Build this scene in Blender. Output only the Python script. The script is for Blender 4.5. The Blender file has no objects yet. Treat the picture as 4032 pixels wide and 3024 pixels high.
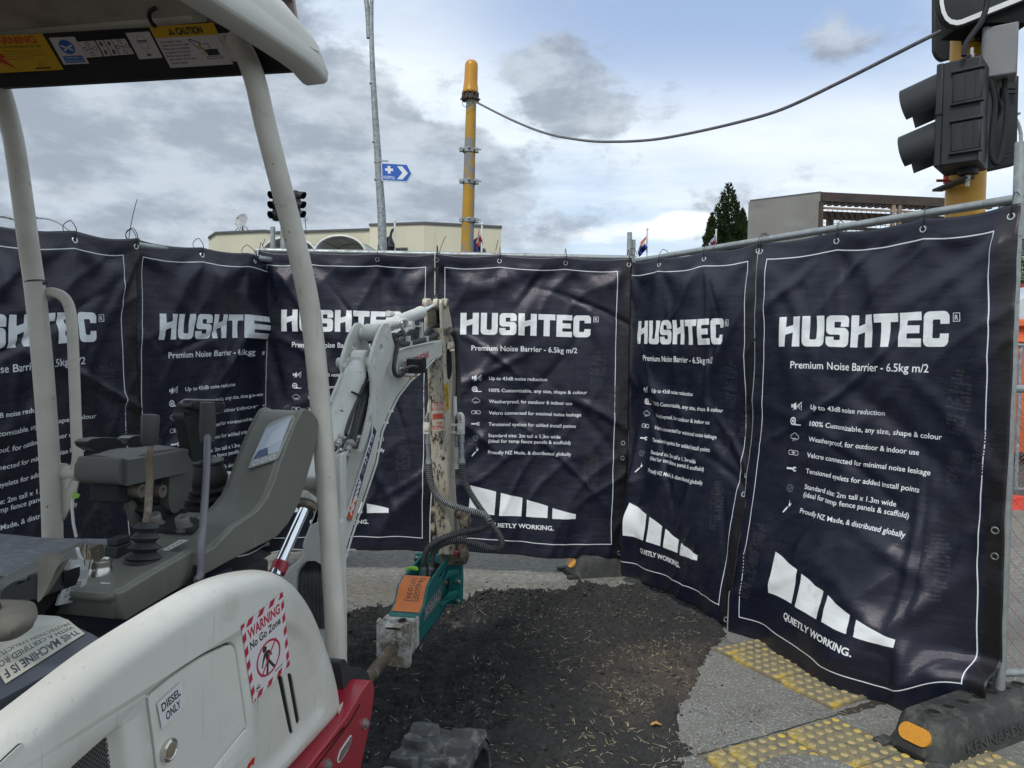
import bpy, bmesh, math, random
import numpy as np
from mathutils import Vector, Matrix, noise
from mathutils.geometry import tessellate_polygon

random.seed(7)
SC = bpy.context.scene
COL = SC.collection
rad = math.radians

# ------------------------------------------------------------------ camera, world, sun, exposure
F, EYE = 2900.0, 1.42
cam_d = bpy.data.cameras.new('camera')
cam_d.sensor_width = 36.0
cam_d.lens = 36.0 * F / 4032.0
cam_d.clip_start = 0.02
cam_d.clip_end = 4000
cam = bpy.data.objects.new('camera', cam_d)
COL.objects.link(cam)
CM = Matrix.Translation((0, 0, EYE)) @ Matrix.Rotation(rad(90 - 1.6), 4, 'X') @ Matrix.Rotation(rad(1.0), 4, 'Z')
cam.matrix_world = CM
SC.camera = cam
SC.view_settings.view_transform = 'Standard'
SC.view_settings.look = 'None'
SC.view_settings.gamma = 1.0
SC.view_settings.use_curve_mapping = False
SC.view_settings.exposure = 0.17
SC.cycles.max_bounces = 8
SC.cycles.use_denoising = True

SUN_EL, SUN_AZ = rad(48), rad(205)      # azimuth clockwise from +Y: behind and to the left of the viewer
sun_d = bpy.data.lights.new('sun', 'SUN')
sun_d.energy = 1.9
sun_d.angle = rad(11)
sun_d.color = (1.0, 0.965, 0.91)
sun = bpy.data.objects.new('sun', sun_d)
COL.objects.link(sun)
sd = Vector((math.sin(SUN_AZ) * math.cos(SUN_EL), math.cos(SUN_AZ) * math.cos(SUN_EL), math.sin(SUN_EL)))
sun.rotation_euler = sd.to_track_quat('Z', 'Y').to_euler()
sun.location = (0, 0, 30)

def build_world():
    w = bpy.data.worlds.new('World')
    SC.world = w
    w.use_nodes = True
    nt = w.node_tree
    N, L = nt.nodes, nt.links
    N.clear()
    out = N.new('ShaderNodeOutputWorld')
    bg = N.new('ShaderNodeBackground')
    bg.inputs['Strength'].default_value = 0.118
    L.new(bg.outputs[0], out.inputs[0])
    sky = N.new('ShaderNodeTexSky')
    sky.sky_type = 'NISHITA'
    sky.sun_disc = False
    sky.sun_elevation = SUN_EL
    sky.sun_rotation = SUN_AZ
    sky.air_density = 1.0
    sky.dust_density = 0.6
    tc = N.new('ShaderNodeTexCoord')

    def math_(op, a, b=None, clamp=False):
        m = N.new('ShaderNodeMath'); m.operation = op; m.use_clamp = clamp
        for i, v in enumerate((a, b)):
            if v is None: continue
            if hasattr(v, 'links') or hasattr(v, 'is_linked'): L.new(v, m.inputs[i])
            else: m.inputs[i].default_value = v
        return m.outputs[0]

    def mix(fac, a, b):
        m = N.new('ShaderNodeMix'); m.data_type = 'RGBA'
        if hasattr(fac, 'is_linked'): L.new(fac, m.inputs[0])
        else: m.inputs[0].default_value = fac
        for i, v in ((6, a), (7, b)):
            if hasattr(v, 'is_linked'): L.new(v, m.inputs[i])
            else: m.inputs[i].default_value = (*v, 1)
        return m.outputs[2]

    def ramp(v, lo, hi):
        m = N.new('ShaderNodeMapRange'); m.interpolation_type = 'SMOOTHSTEP'
        L.new(v, m.inputs[0]); m.inputs[1].default_value = lo; m.inputs[2].default_value = hi
        return m.outputs[0]

    sep = N.new('ShaderNodeSeparateXYZ')
    L.new(tc.outputs['Generated'], sep.inputs[0])
    x, y, z = sep.outputs
    zz = math_('ADD', math_('MAXIMUM', z, 0.0), 0.10)
    com = N.new('ShaderNodeCombineXYZ')
    L.new(math_('DIVIDE', x, zz), com.inputs[0])
    L.new(math_('DIVIDE', y, zz), com.inputs[1])
    com.inputs[2].default_value = 3.7

    def nz(vec, scale, detail, rough, loc=(0, 0, 0), sc=(1, 1, 1), dist=0.0, lac=2.0):
        mp = N.new('ShaderNodeMapping')
        L.new(vec, mp.inputs[0])
        mp.inputs['Location'].default_value = loc
        mp.inputs['Scale'].default_value = sc
        n = N.new('ShaderNodeTexNoise')
        L.new(mp.outputs[0], n.inputs['Vector'])
        n.inputs['Scale'].default_value = scale
        n.inputs['Detail'].default_value = detail
        n.inputs['Roughness'].default_value = rough
        n.inputs['Distortion'].default_value = dist
        return n.outputs[0]
    P = com.outputs[0]
    G = tc.outputs['Generated']

    # thin high veil: how much blue shows
    def blob(px, py, rx, ry, rot=0.0, soft=0.5):
        """soft elliptic cloud region round the sky direction seen at photo pixel (px, py); radii in pixels"""
        c = (CM.to_3x3() @ Vector(((px - 2016) / F, -(py - 1512) / F, -1))).normalized()
        ex = Vector((c.y, -c.x, 0)).normalized()
        ey = ex.cross(c)
        a, b = math.cos(rot), math.sin(rot)
        e1 = (ex * a + ey * b) * (F / rx)
        e2 = (-ex * b + ey * a) * (F / ry)
        outv = []
        for e in (e1, e2):
            d = N.new('ShaderNodeVectorMath'); d.operation = 'DOT_PRODUCT'
            L.new(G, d.inputs[0]); d.inputs[1].default_value = e
            outv.append(math_('SUBTRACT', d.outputs['Value'], e.dot(c)))
        r2 = math_('ADD', math_('MULTIPLY', outv[0], outv[0]), math_('MULTIPLY', outv[1], outv[1]))
        dd = N.new('ShaderNodeVectorMath'); dd.operation = 'DOT_PRODUCT'
        L.new(G, dd.inputs[0]); dd.inputs[1].default_value = c
        front = math_('GREATER_THAN', dd.outputs['Value'], 0.0)
        g = math_('MULTIPLY', math_('POWER', 2.718, math_('MULTIPLY', r2, -1.0)), front)
        return g

    veil = nz(P, 0.55, 5, 0.55, loc=(2.2, 0.6, 0), sc=(1.0, 0.55, 1))
    veil2 = nz(P, 2.2, 6, 0.6, loc=(0.4, 5.1, 0), sc=(0.6, 1.2, 1))
    vv = math_('ADD', math_('MULTIPLY', veil, 0.8), math_('MULTIPLY', veil2, 0.22))
    blueness = blob(3150, 150, 900, 260, -0.12)
    blueness = math_('ADD', blueness, math_('MULTIPLY', blob(2250, 60, 900, 130, 0.0), 0.55))
    blueness = math_('ADD', blueness, math_('MULTIPLY', blob(3950, 950, 260, 200, 0.0), 0.5))
    vv = math_('SUBTRACT', vv, math_('MULTIPLY', blueness, 0.43))
    cover = ramp(vv, 0.10, 0.56)
    high = mix(ramp(veil2, 0.3, 0.75), (5.0, 6.0, 7.0), (7.0, 7.8, 8.35))
    col = mix(cover, mix(0.45, sky.outputs[0], (4.6, 5.9, 8.4)), high)
    # bright whitish area in the middle and right
    wb = math_('ADD', blob(1650, 260, 420, 260), math_('ADD', blob(3000, 480, 800, 170, -0.15), blob(3500, 700, 600, 220)), True)
    col = mix(math_('MULTIPLY', wb, 0.40), col, (8.7, 9.0, 9.1))
    # low grey cumulus
    n1 = nz(P, 1.15, 9, 0.60, loc=(7.3, 1.9, 0), sc=(1.0, 0.8, 1), dist=0.25)
    n2 = nz(G, 6.5, 9, 0.62, loc=(1.3, 4.4, 2.0), sc=(1, 1, 1.9), dist=0.2)
    base = math_('ADD', math_('MULTIPLY', n1, 0.35), math_('MULTIPLY', n2, 0.65))
    reg = math_('MULTIPLY', blob(450, 580, 1100, 500, 0.1), 0.58)
    reg = math_('ADD', reg, math_('MULTIPLY', blob(1350, 560, 420, 330, -0.5), 0.30))
    reg = math_('ADD', reg, math_('MULTIPLY', blob(2180, 330, 240, 170, -0.6), 0.44))
    reg = math_('ADD', reg, math_('MULTIPLY', blob(2360, 440, 210, 110, 0.0), 0.38))
    reg = math_('ADD', reg, math_('MULTIPLY', blob(1850, 640, 260, 130, -0.2), 0.30))
    reg = math_('ADD', reg, math_('MULTIPLY', blob(2500, 880, 900, 110, 0.0), 0.22))
    reg = math_('ADD', reg, math_('MULTIPLY', blob(3500, 680, 260, 90, 0.0), 0.10))
    reg = math_('SUBTRACT', reg, math_('MULTIPLY', blob(1620, 330, 160, 200, 0.0), 0.18))
    reg = math_('SUBTRACT', reg, math_('MULTIPLY', blob(3000, 420, 1000, 150, -0.1), 0.10))
    dens = math_('ADD', base, math_('MULTIPLY', reg, 0.47))
    grey = ramp(dens, 0.560, 0.665)
    shade = nz(G, 9.0, 7, 0.6, loc=(4.0, 0.7, 9.0), sc=(1, 1, 2.4))
    gcol = mix(ramp(shade, 0.37, 0.63), (2.5, 2.9, 3.5), (4.4, 4.95, 5.6))
    col = mix(math_('MULTIPLY', grey, 0.88), col, gcol)
    # bright puffs low on the horizon
    p1 = nz(G, 16.0, 7, 0.55, loc=(2.0, 8.0, 1.0), sc=(1, 1, 1.6))
    pf = math_('ADD', math_('MULTIPLY', blob(2450, 920, 420, 70), 0.30), math_('MULTIPLY', blob(2720, 870, 170, 50), 0.30))
    puff = ramp(math_('MULTIPLY', p1, math_('MULTIPLY', pf, 4.0)), 0.42, 0.80)
    col = mix(math_('MULTIPLY', puff, 0.8), col, (9.2, 9.3, 9.0))
    # paler towards the horizon
    hz = ramp(z, 0.0, 0.16)
    col = mix(math_('MULTIPLY', math_('SUBTRACT', 1.0, hz), 0.45), col, (6.6, 7.3, 7.7))
    L.new(col, bg.inputs['Color'])
build_world()

# ------------------------------------------------------------------ photo geometry helpers (points measured in the photo, set at real depths)
C0 = Vector((0, 0, EYE))
M3 = CM.to_3x3()
def ray(px, py): return M3 @ Vector(((px - 2016) / F, -(py - 1512) / F, -1))
def at_y(px, py, Y): d = ray(px, py); return C0 + d * (Y / d.y)
def at_z(px, py, z=0.0): d = ray(px, py); return C0 + d * ((z - EYE) / d.z)
AM = rad(11.3)
RR = Vector((math.cos(AM), -math.sin(AM), 0)); HH = Vector((math.sin(AM), math.cos(AM), 0)); UP = Vector((0, 0, 1))
def MS(s, t, z): return RR * s + HH * t + UP * z
def at_s(px, py, s): d = ray(px, py); return C0 + d * (s / d.dot(RR))
def at_t(px, py, t): d = ray(px, py); return C0 + d * (t / d.dot(HH))
def at_pl(px, py, P0, n): d = ray(px, py); return C0 + d * ((P0 - C0).dot(n) / d.dot(n))
def zoomf(k, ox, oy): return lambda x, y: (x / k + ox, y / k + oy)
Z1 = zoomf(1.58, 0, 0); Z3 = zoomf(1.58, 0, 2000); Z4 = zoomf(1.58, 1300, 0); Z5 = zoomf(1.843, 1100, 1100)
Z6 = zoomf(1.4764, 1200, 1900); Z7 = zoomf(1.2074, 2200, 1900); Z8 = zoomf(1.6585, 3300, 0)
ZA = zoomf(2.765, 0, 1500); ZB = zoomf(2.765, 600, 1500); ZC = zoomf(2.765, 0, 2050)
ZD = zoomf(3.0157, 1200, 1150); ZE = zoomf(2.4578, 1100, 1700); ZF = zoomf(3.0167, 1400, 2150); ZG = zoomf(1.5447, 2600, 2350)
def px(zf, pts): return [zf(*p) for p in pts]
def on_s(zf, pts, s): return [at_s(*zf(*p), s) for p in pts]
def on_t(zf, pts, t): return [at_t(*zf(*p), t) for p in pts]
def on_y(zf, pts, Y): return [at_y(*zf(*p), Y) for p in pts]
ID = lambda x, y: (x, y)

def catmull(pts, n=6, closed=True):
    out = []
    m = len(pts)
    rng = range(m) if closed else range(m - 1)
    for i in rng:
        if closed:
            p0, p1, p2, p3 = pts[(i - 1) % m], pts[i], pts[(i + 1) % m], pts[(i + 2) % m]
        else:
            p0, p1, p2, p3 = pts[max(i - 1, 0)], pts[i], pts[i + 1], pts[min(i + 2, m - 1)]
        for k in range(n):
            t = k / n
            out.append(0.5 * ((2 * p1) + (p2 - p0) * t + (2 * p0 - 5 * p1 + 4 * p2 - p3) * t * t + (3 * p1 - p0 - 3 * p2 + p3) * t ** 3))
    if not closed: out.append(pts[-1].copy())
    return out

# ------------------------------------------------------------------ mesh builder
class MB:
    def __init__(self): self.v = []; self.f = []; self.m = []; self.uv = {}
    def add(self, vs, fs, mi=0):
        b = len(self.v)
        self.v += [Vector(p) for p in vs]
        for f in fs: self.f.append([i + b for i in f]); self.m.append(mi)
        return b
    def box(self, c, sx, sy, sz, R=None, mi=0):
        R = R or Matrix.Identity(3)
        vs = [Vector(c) + R @ Vector((x * sx / 2, y * sy / 2, z * sz / 2)) for x in (-1, 1) for y in (-1, 1) for z in (-1, 1)]
        self.add(vs, [(0, 1, 3, 2), (4, 6, 7, 5), (0, 4, 5, 1), (2, 3, 7, 6), (0, 2, 6, 4), (1, 5, 7, 3)], mi)
        return self
    def prism(self, pts, ext, holes=(), mi=0):
        loops = [[Vector(p) for p in pts]] + [[Vector(p) for p in h] for h in holes]
        flat = [p for l in loops for p in l]
        tri = tessellate_polygon(loops)
        n = len(flat)
        e = Vector(ext)
        vs = flat + [p + e for p in flat]
        fs = []
        for t in tri:
            fs.append(tuple(t)); fs.append(tuple(i + n for i in reversed(t)))
        # orientation
        a, b, c = [flat[i] for i in tri[0]]
        if (b - a).cross(c - a).dot(e) > 0: fs = [tuple(reversed(f)) for f in fs]
        o = 0
        for l in loops:
            k = len(l)
            for i in range(k): fs.append((o + i, o + (i + 1) % k, o + (i + 1) % k + n, o + i + n))
            o += k
        self.add(vs, fs, mi)
        return self
    def tube(self, pts, r, n=12, cap=True, mi=0, alt=None, prof=None):
        pts = [Vector(p) for p in pts]
        k = len(pts)
        rs = r if isinstance(r, (list, tuple)) else [r] * k
        tg = [(pts[min(i + 1, k - 1)] - pts[max(i - 1, 0)]).normalized() for i in range(k)]
        up = Vector((0, 0, 1)) if abs(tg[0].z) < 0.9 else Vector((1, 0, 0))
        u = tg[0].cross(up).normalized()
        vs = []
        for i in range(k):
            u = (u - tg[i] * u.dot(tg[i])).normalized()
            w = tg[i].cross(u)
            for j in range(n):
                a = 2 * math.pi * j / n
                vs.append(pts[i] + (u * math.cos(a) + w * math.sin(a)) * rs[i])
        b = len(self.v)
        self.v += vs
        for i in range(k - 1):
            for j in range(n):
                self.f.append([b + i * n + j, b + i * n + (j + 1) % n, b + (i + 1) * n + (j + 1) % n, b + (i + 1) * n + j])
                self.m.append(mi if alt is None else alt(i))
        if cap:
            self.f.append([b + j for j in reversed(range(n))]); self.m.append(mi)
            self.f.append([b + (k - 1) * n + j for j in range(n)]); self.m.append(mi)
        return self
    def cyl(self, a, b, r, n=20, r2=None, mi=0): return self.tube([a, b], [r, r2 if r2 is not None else r], n, True, mi)
    def lathe(self, prof, o, ax, n=24, mi=0):
        o, ax = Vector(o), Vector(ax).normalized()
        return self.tube_axis([(o + ax * h, r) for r, h in prof], ax, n, mi)
    def tube_axis(self, pr, ax, n, mi):
        up = Vector((0, 0, 1)) if abs(ax.z) < 0.9 else Vector((1, 0, 0))
        u = ax.cross(up).normalized(); w = ax.cross(u)
        b = len(self.v); k = len(pr)
        for c, r in pr:
            for j in range(n):
                a = 2 * math.pi * j / n
                self.v.append(c + (u * math.cos(a) + w * math.sin(a)) * max(r, 1e-5))
        for i in range(k - 1):
            for j in range(n):
                self.f.append([b + i * n + j, b + i * n + (j + 1) % n, b + (i + 1) * n + (j + 1) % n, b + (i + 1) * n + j]); self.m.append(mi)
        self.f.append([b + j for j in reversed(range(n))]); self.m.append(mi)
        self.f.append([b + (k - 1) * n + j for j in range(n)]); self.m.append(mi)
        return self
    def torus(self, c, ax, R, r, n=24, k=8, mi=0):
        ax = Vector(ax).normalized()
        up = Vector((0, 0, 1)) if abs(ax.z) < 0.9 else Vector((1, 0, 0))
        u = ax.cross(up).normalized(); w = ax.cross(u)
        b = len(self.v)
        for i in range(n):
            a = 2 * math.pi * i / n
            d = u * math.cos(a) + w * math.sin(a)
            for j in range(k):
                q = 2 * math.pi * j / k
                self.v.append(Vector(c) + d * (R + r * math.cos(q)) + ax * (r * math.sin(q)))
        for i in range(n):
            for j in range(k):
                self.f.append([b + i * k + j, b + ((i + 1) % n) * k + j, b + ((i + 1) % n) * k + (j + 1) % k, b + i * k + (j + 1) % k]); self.m.append(mi)
        return self
    def ball(self, c, rx, ry=None, rz=None, R=None, n=16, k=10, pw=1.0, mi=0):
        ry = ry or rx; rz = rz or rx; R = R or Matrix.Identity(3)
        b = len(self.v)
        sg = lambda v: math.copysign(abs(v) ** pw, v)
        for i in range(k + 1):
            th = math.pi * i / k
            for j in range(n):
                ph = 2 * math.pi * j / n
                self.v.append(Vector(c) + R @ Vector((rx * sg(math.sin(th)) * sg(math.cos(ph)), ry * sg(math.sin(th)) * sg(math.sin(ph)), rz * sg(math.cos(th)))))
        for i in range(k):
            for j in range(n):
                self.f.append([b + i * n + j, b + (i + 1) * n + j, b + (i + 1) * n + (j + 1) % n, b + i * n + (j + 1) % n]); self.m.append(mi)
        return self
    def grid(self, fn, nu, nv, mi=0, uv=False, close_u=False):
        b = len(self.v)
        for j in range(nv + 1):
            for i in range(nu + 1): self.v.append(Vector(fn(i / nu, j / nv)))
        for j in range(nv):
            for i in range(nu):
                a = b + j * (nu + 1) + i
                if uv: self.uv[len(self.f)] = [(i / nu, 1 - j / nv), ((i + 1) / nu, 1 - j / nv), ((i + 1) / nu, 1 - (j + 1) / nv), (i / nu, 1 - (j + 1) / nv)]
                self.f.append([a, a + 1, a + nu + 2, a + nu + 1]); self.m.append(mi)
        return self

MATS = {}
def obj(name, mb, mat, parent=None, bevel=0.0, seg=2, smooth=38, origin=None, fixn=True):
    me = bpy.data.meshes.new(name)
    off = Vector((0, 0, 0))
    if parent is None:
        if origin is not None: off = Vector(origin)
        else:
            xs = [v.x for v in mb.v]; ys = [v.y for v in mb.v]; zs = [v.z for v in mb.v]
            off = Vector(((min(xs) + max(xs)) / 2, (min(ys) + max(ys)) / 2, min(zs)))
    me.from_pydata([tuple(v - off) for v in mb.v], [], mb.f)
    mats = mat if isinstance(mat, (list, tuple)) else [mat]
    for m_ in mats: me.materials.append(m_)
    if len(mats) > 1: me.polygons.foreach_set('material_index', mb.m)
    if mb.uv:
        ul = me.uv_layers.new(name='UVMap')
        for fi, uvs in mb.uv.items():
            ls = me.polygons[fi].loop_start
            for k, q in enumerate(uvs): ul.data[ls + k].uv = q
    if fixn:
        bm = bmesh.new(); bm.from_mesh(me)
        bmesh.ops.recalc_face_normals(bm, faces=bm.faces)
        bm.to_mesh(me); bm.free()
    if smooth:
        me.polygons.foreach_set('use_smooth', [True] * len(me.polygons))
        me.set_sharp_from_angle(angle=rad(smooth))
    me.update()
    o = bpy.data.objects.new(name, me)
    COL.objects.link(o)
    o.location = off
    if bevel:
        b = o.modifiers.new('bevel', 'BEVEL'); b.width = bevel; b.segments = seg; b.limit_method = 'ANGLE'; b.angle_limit = rad(35)
        b.harden_normals = False
    if parent is not None: par(o, parent)
    return o
def par(o, p):
    o.parent = p
    o.matrix_parent_inverse = world_of(p).inverted()
def world_of(p):
    m = p.matrix_basis.copy()
    if p.parent is not None: m = world_of(p.parent) @ p.matrix_parent_inverse @ m
    return m
def tag(o, label=None, cat=None, group=None, kind=None):
    if label: o['label'] = label
    if cat: o['category'] = cat
    if group: o['group'] = group
    if kind: o['kind'] = kind
    return o
def thing(name, label, cat, loc, rz=0.0, group=None):
    o = bpy.data.objects.new(name, None)
    COL.objects.link(o)
    o.location = loc; o.rotation_euler = (0, 0, rz)
    o.empty_display_size = 0.2
    return tag(o, label, cat, group)
def copy_tree(o, parent=None, kids=None):
    if kids is None:
        kids = {}
        for q in SC.objects:
            if q.parent: kids.setdefault(q.parent.name, []).append(q)
    c = o.copy(); COL.objects.link(c); c.parent = parent
    for ch in kids.get(o.name, []): copy_tree(ch, c, kids)
    return c

# ------------------------------------------------------------------ materials
def pm(name, c1, c2=None, scale=6.0, rough=0.5, metal=0.0, bump=0.0, bscale=80.0, coat=0.0, spots=None, spots2=None, rvar=0.12, det=5, sp=0.36, trans=None, stretch=(1, 1, 1)):
    m = bpy.data.materials.new(name); m.use_nodes = True
    nt = m.node_tree; N, L = nt.nodes, nt.links
    b = N['Principled BSDF']
    b.inputs['Metallic'].default_value = metal
    b.inputs['Specular IOR Level'].default_value = sp
    if coat: b.inputs['Coat Weight'].default_value = coat; b.inputs['Coat Roughness'].default_value = 0.12
    tc = N.new('ShaderNodeTexCoord')
    mp = N.new('ShaderNodeMapping'); mp.inputs['Scale'].default_value = stretch
    L.new(tc.outputs['Object'], mp.inputs[0])
    def nz(s, d=5, r=0.55, loc=0.0):
        n = N.new('ShaderNodeTexNoise'); n.inputs['Scale'].default_value = s; n.inputs['Detail'].default_value = d; n.inputs['Roughness'].default_value = r
        q = N.new('ShaderNodeMapping'); q.inputs['Location'].default_value = (loc, loc * 0.7, -loc)
        L.new(mp.outputs[0], q.inputs[0]); L.new(q.outputs[0], n.inputs['Vector'])
        return n.outputs[0]
    def mr(v, a, bb, c=0.0, d=1.0):
        q = N.new('ShaderNodeMapRange'); L.new(v, q.inputs[0])
        for i, vv in enumerate((a, bb, c, d)): q.inputs[i + 1].default_value = vv
        return q.outputs[0]
    def mix(f, a, bb):
        q = N.new('ShaderNodeMix'); q.data_type = 'RGBA'; L.new(f, q.inputs[0])
        for i, vv in ((6, a), (7, bb)):
            if hasattr(vv, 'is_linked'): L.new(vv, q.inputs[i])
            else: q.inputs[i].default_value = (*vv, 1)
        return q.outputs[2]
    n0 = nz(scale, det)
    c2 = c2 or tuple(v * 0.86 for v in c1)
    col = mix(mr(n0, 0.35, 0.65), c1, c2)
    rsock = mr(n0, 0.3, 0.7, max(rough - rvar, 0.02), min(rough + rvar, 1.0))
    for k, s in enumerate((spots, spots2)):
        if s:
            c, sc_, lo, hi = s[:4]
            f = mr(nz(sc_, 8, s[4] if len(s) > 4 else 0.65, 3.3 + 5 * k), lo, hi)
            col = mix(f, col, c)
            rr = N.new('ShaderNodeMix'); L.new(f, rr.inputs[0]); L.new(rsock, rr.inputs[2]); rr.inputs[3].default_value = 0.8
            rsock = rr.outputs[0]
    L.new(col, b.inputs['Base Color']); L.new(rsock, b.inputs['Roughness'])
    if bump:
        bp = N.new('ShaderNodeBump'); bp.inputs['Strength'].default_value = 1.0; bp.inputs['Distance'].default_value = bump
        L.new(nz(bscale, 6), bp.inputs['Height']); L.new(bp.outputs[0], b.inputs['Normal'])
    MATS[name] = m
    return m
def add_layer(m, color, sc3, lo, hi, fac=1.0, loc=0.0, rough=0.6):
    nt = m.node_tree; N, L = nt.nodes, nt.links; b = N['Principled BSDF']
    old = b.inputs['Base Color'].links[0].from_socket
    tc = N.new('ShaderNodeTexCoord'); mp = N.new('ShaderNodeMapping'); mp.inputs['Scale'].default_value = sc3; mp.inputs['Location'].default_value = (loc, loc, loc); mp.inputs['Rotation'].default_value = (0.25, 0.15, 0.2)
    n = N.new('ShaderNodeTexNoise'); n.inputs['Scale'].default_value = 1.0; n.inputs['Detail'].default_value = 6; n.inputs['Roughness'].default_value = 0.6
    L.new(tc.outputs['Object'], mp.inputs[0]); L.new(mp.outputs[0], n.inputs['Vector'])
    q = N.new('ShaderNodeMapRange'); L.new(n.outputs[0], q.inputs[0]); q.inputs[1].default_value = lo; q.inputs[2].default_value = hi; q.inputs[4].default_value = fac
    x = N.new('ShaderNodeMix'); x.data_type = 'RGBA'; L.new(q.outputs[0], x.inputs[0]); L.new(old, x.inputs[6]); x.inputs[7].default_value = (*color, 1); L.new(x.outputs[2], b.inputs['Base Color'])
    ro = b.inputs['Roughness'].links[0].from_socket; y = N.new('ShaderNodeMix'); L.new(q.outputs[0], y.inputs[0]); L.new(ro, y.inputs[2]); y.inputs[3].default_value = rough; L.new(y.outputs[0], b.inputs['Roughness'])
def emis(name, c, s=1.0):
    m = bpy.data.materials.new(name); m.use_nodes = True
    b = m.node_tree.nodes['Principled BSDF']
    b.inputs['Emission Color'].default_value = (*c, 1); b.inputs['Emission Strength'].default_value = s
    b.inputs['Base Color'].default_value = (*c, 1)
    return m

# ------------------------------------------------------------------ flat print: text and shapes drawn into an image made here
_tc = {}
def text_tris(s, bold=0.0, shear=0.0):
    key = (s, bold, shear)
    if key in _tc: return _tc[key]
    cu = bpy.data.curves.new('glyphs', 'FONT'); cu.body = s; cu.size = 1.0; cu.offset = bold; cu.shear = shear; cu.resolution_u = 3
    o = bpy.data.objects.new('glyphs', cu); COL.objects.link(o)
    dg = bpy.context.evaluated_depsgraph_get(); dg.update()
    me = o.evaluated_get(dg).to_mesh()
    me.calc_loop_triangles()
    co = np.zeros(len(me.vertices) * 3); me.vertices.foreach_get('co', co); co = co.reshape(-1, 3)[:, :2]
    ti = np.zeros(len(me.loop_triangles) * 3, dtype=int); me.loop_triangles.foreach_get('vertices', ti)
    T = co[ti].reshape(-1, 3, 2) if len(ti) else np.zeros((0, 3, 2))
    o.evaluated_get(dg).to_mesh_clear()
    bpy.data.objects.remove(o); bpy.data.curves.remove(cu)
    _tc[key] = T
    return T
class Print:
    """flat artwork: x to the right, y down, in metres"""
    def __init__(self, w, h, ppm, bg, ss=2, alpha=1.0):
        self.k = ppm * ss; self.ss = ss
        self.W = int(round(w * ppm)) * ss; self.H = int(round(h * ppm)) * ss
        self.a = np.empty((self.H, self.W, 4), np.float32); self.a[:] = (*bg, alpha)
    def tris(self, T, col):
        T = np.asarray(T, float) * self.k
        for t in T:
            x0, y0 = np.floor(t.min(0)).astype(int); x1, y1 = np.ceil(t.max(0)).astype(int)
            x0, y0 = max(x0, 0), max(y0, 0); x1, y1 = min(x1, self.W), min(y1, self.H)
            if x1 <= x0 or y1 <= y0: continue
            X = np.arange(x0, x1) + 0.5; Y = (np.arange(y0, y1) + 0.5)[:, None]
            e = [(t[(i + 1) % 3, 0] - t[i, 0]) * (Y - t[i, 1]) - (t[(i + 1) % 3, 1] - t[i, 1]) * (X - t[i, 0]) for i in range(3)]
            m = ((e[0] >= 0) & (e[1] >= 0) & (e[2] >= 0)) | ((e[0] <= 0) & (e[1] <= 0) & (e[2] <= 0))
            self.a[y0:y1, x0:x1][m] = (*col, 1.0)
    def poly(self, pts, col, holes=()):
        L_ = [[Vector((p[0], p[1], 0)) for p in pts]] + [[Vector((p[0], p[1], 0)) for p in h] for h in holes]
        flat = [p for l in L_ for p in l]
        self.tris([[(flat[i].x, flat[i].y) for i in t] for t in tessellate_polygon(L_)], col)
    def rect(self, x, y, w, h, col): self.poly([(x, y), (x + w, y), (x + w, y + h), (x, y + h)], col)
    def disc(self, x, y, r, col, ry=None): self.poly([(x + r * math.cos(a), y + (ry or r) * math.sin(a)) for a in np.linspace(0, 2 * math.pi, 33)[:-1]], col)
    def ringp(self, x, y, r, w, col, ry=None):
        ry = ry or r
        A = np.linspace(0, 2 * math.pi, 33)
        for a, b in zip(A[:-1], A[1:]):
            self.poly([(x + r * math.cos(a), y + ry * math.sin(a)), (x + r * math.cos(b), y + ry * math.sin(b)), (x + (r - w) * math.cos(b), y + (ry - w) * math.sin(b)), (x + (r - w) * math.cos(a), y + (ry - w) * math.sin(a))], col)
    def line(self, pts, w, col):
        for (a, b) in zip(pts[:-1], pts[1:]):
            a, b = np.array(a, float), np.array(b, float); d = b - a; l = np.hypot(*d)
            if l == 0: continue
            n = np.array([-d[1], d[0]]) / l * w / 2; e = d / l * w * 0.3
            self.poly([tuple(a + n - e), tuple(b + n + e), tuple(b - n + e), tuple(a - n - e)], col)
    def text(self, s, x, y, col, width=None, cap=None, bold=0.0, shear=0.0, rot=0.0, align='l'):
        T = text_tris(s, bold, shear)
        if not len(T): return
        mn, mx = T.reshape(-1, 2).min(0), T.reshape(-1, 2).max(0)
        H_ = text_tris('H', bold); ch = H_.reshape(-1, 2)[:, 1].max()
        sy = (cap / ch) if cap else width / (mx[0] - mn[0])
        sx = width / (mx[0] - mn[0]) if width else sy
        P = T - np.array([mn[0], 0]); P = P * np.array([sx, -sy])
        w = (mx[0] - mn[0]) * sx
        if align == 'c': P = P - np.array([w / 2, 0])
        c, s_ = math.cos(rot), math.sin(rot)
        P = np.stack([P[..., 0] * c - P[..., 1] * s_, P[..., 0] * s_ + P[..., 1] * c], -1) + np.array([x, y])
        self.tris(P, col)
    def image(self, name):
        s = self.ss
        a = self.a.reshape(self.H // s, s, self.W // s, s, 4).mean((1, 3))
        a = a[::-1]
        im = bpy.data.images.new(name, self.W // s, self.H // s, alpha=True)
        lin = a.copy()
        c = lin[..., :3]
        lin[..., :3] = np.where(c <= 0.0031308, c * 12.92, 1.055 * np.power(np.maximum(c, 1e-6), 1 / 2.4) - 0.055)
        im.pixels.foreach_set(lin.astype(np.float32).ravel())
        im.update(); im.pack()
        return im
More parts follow.
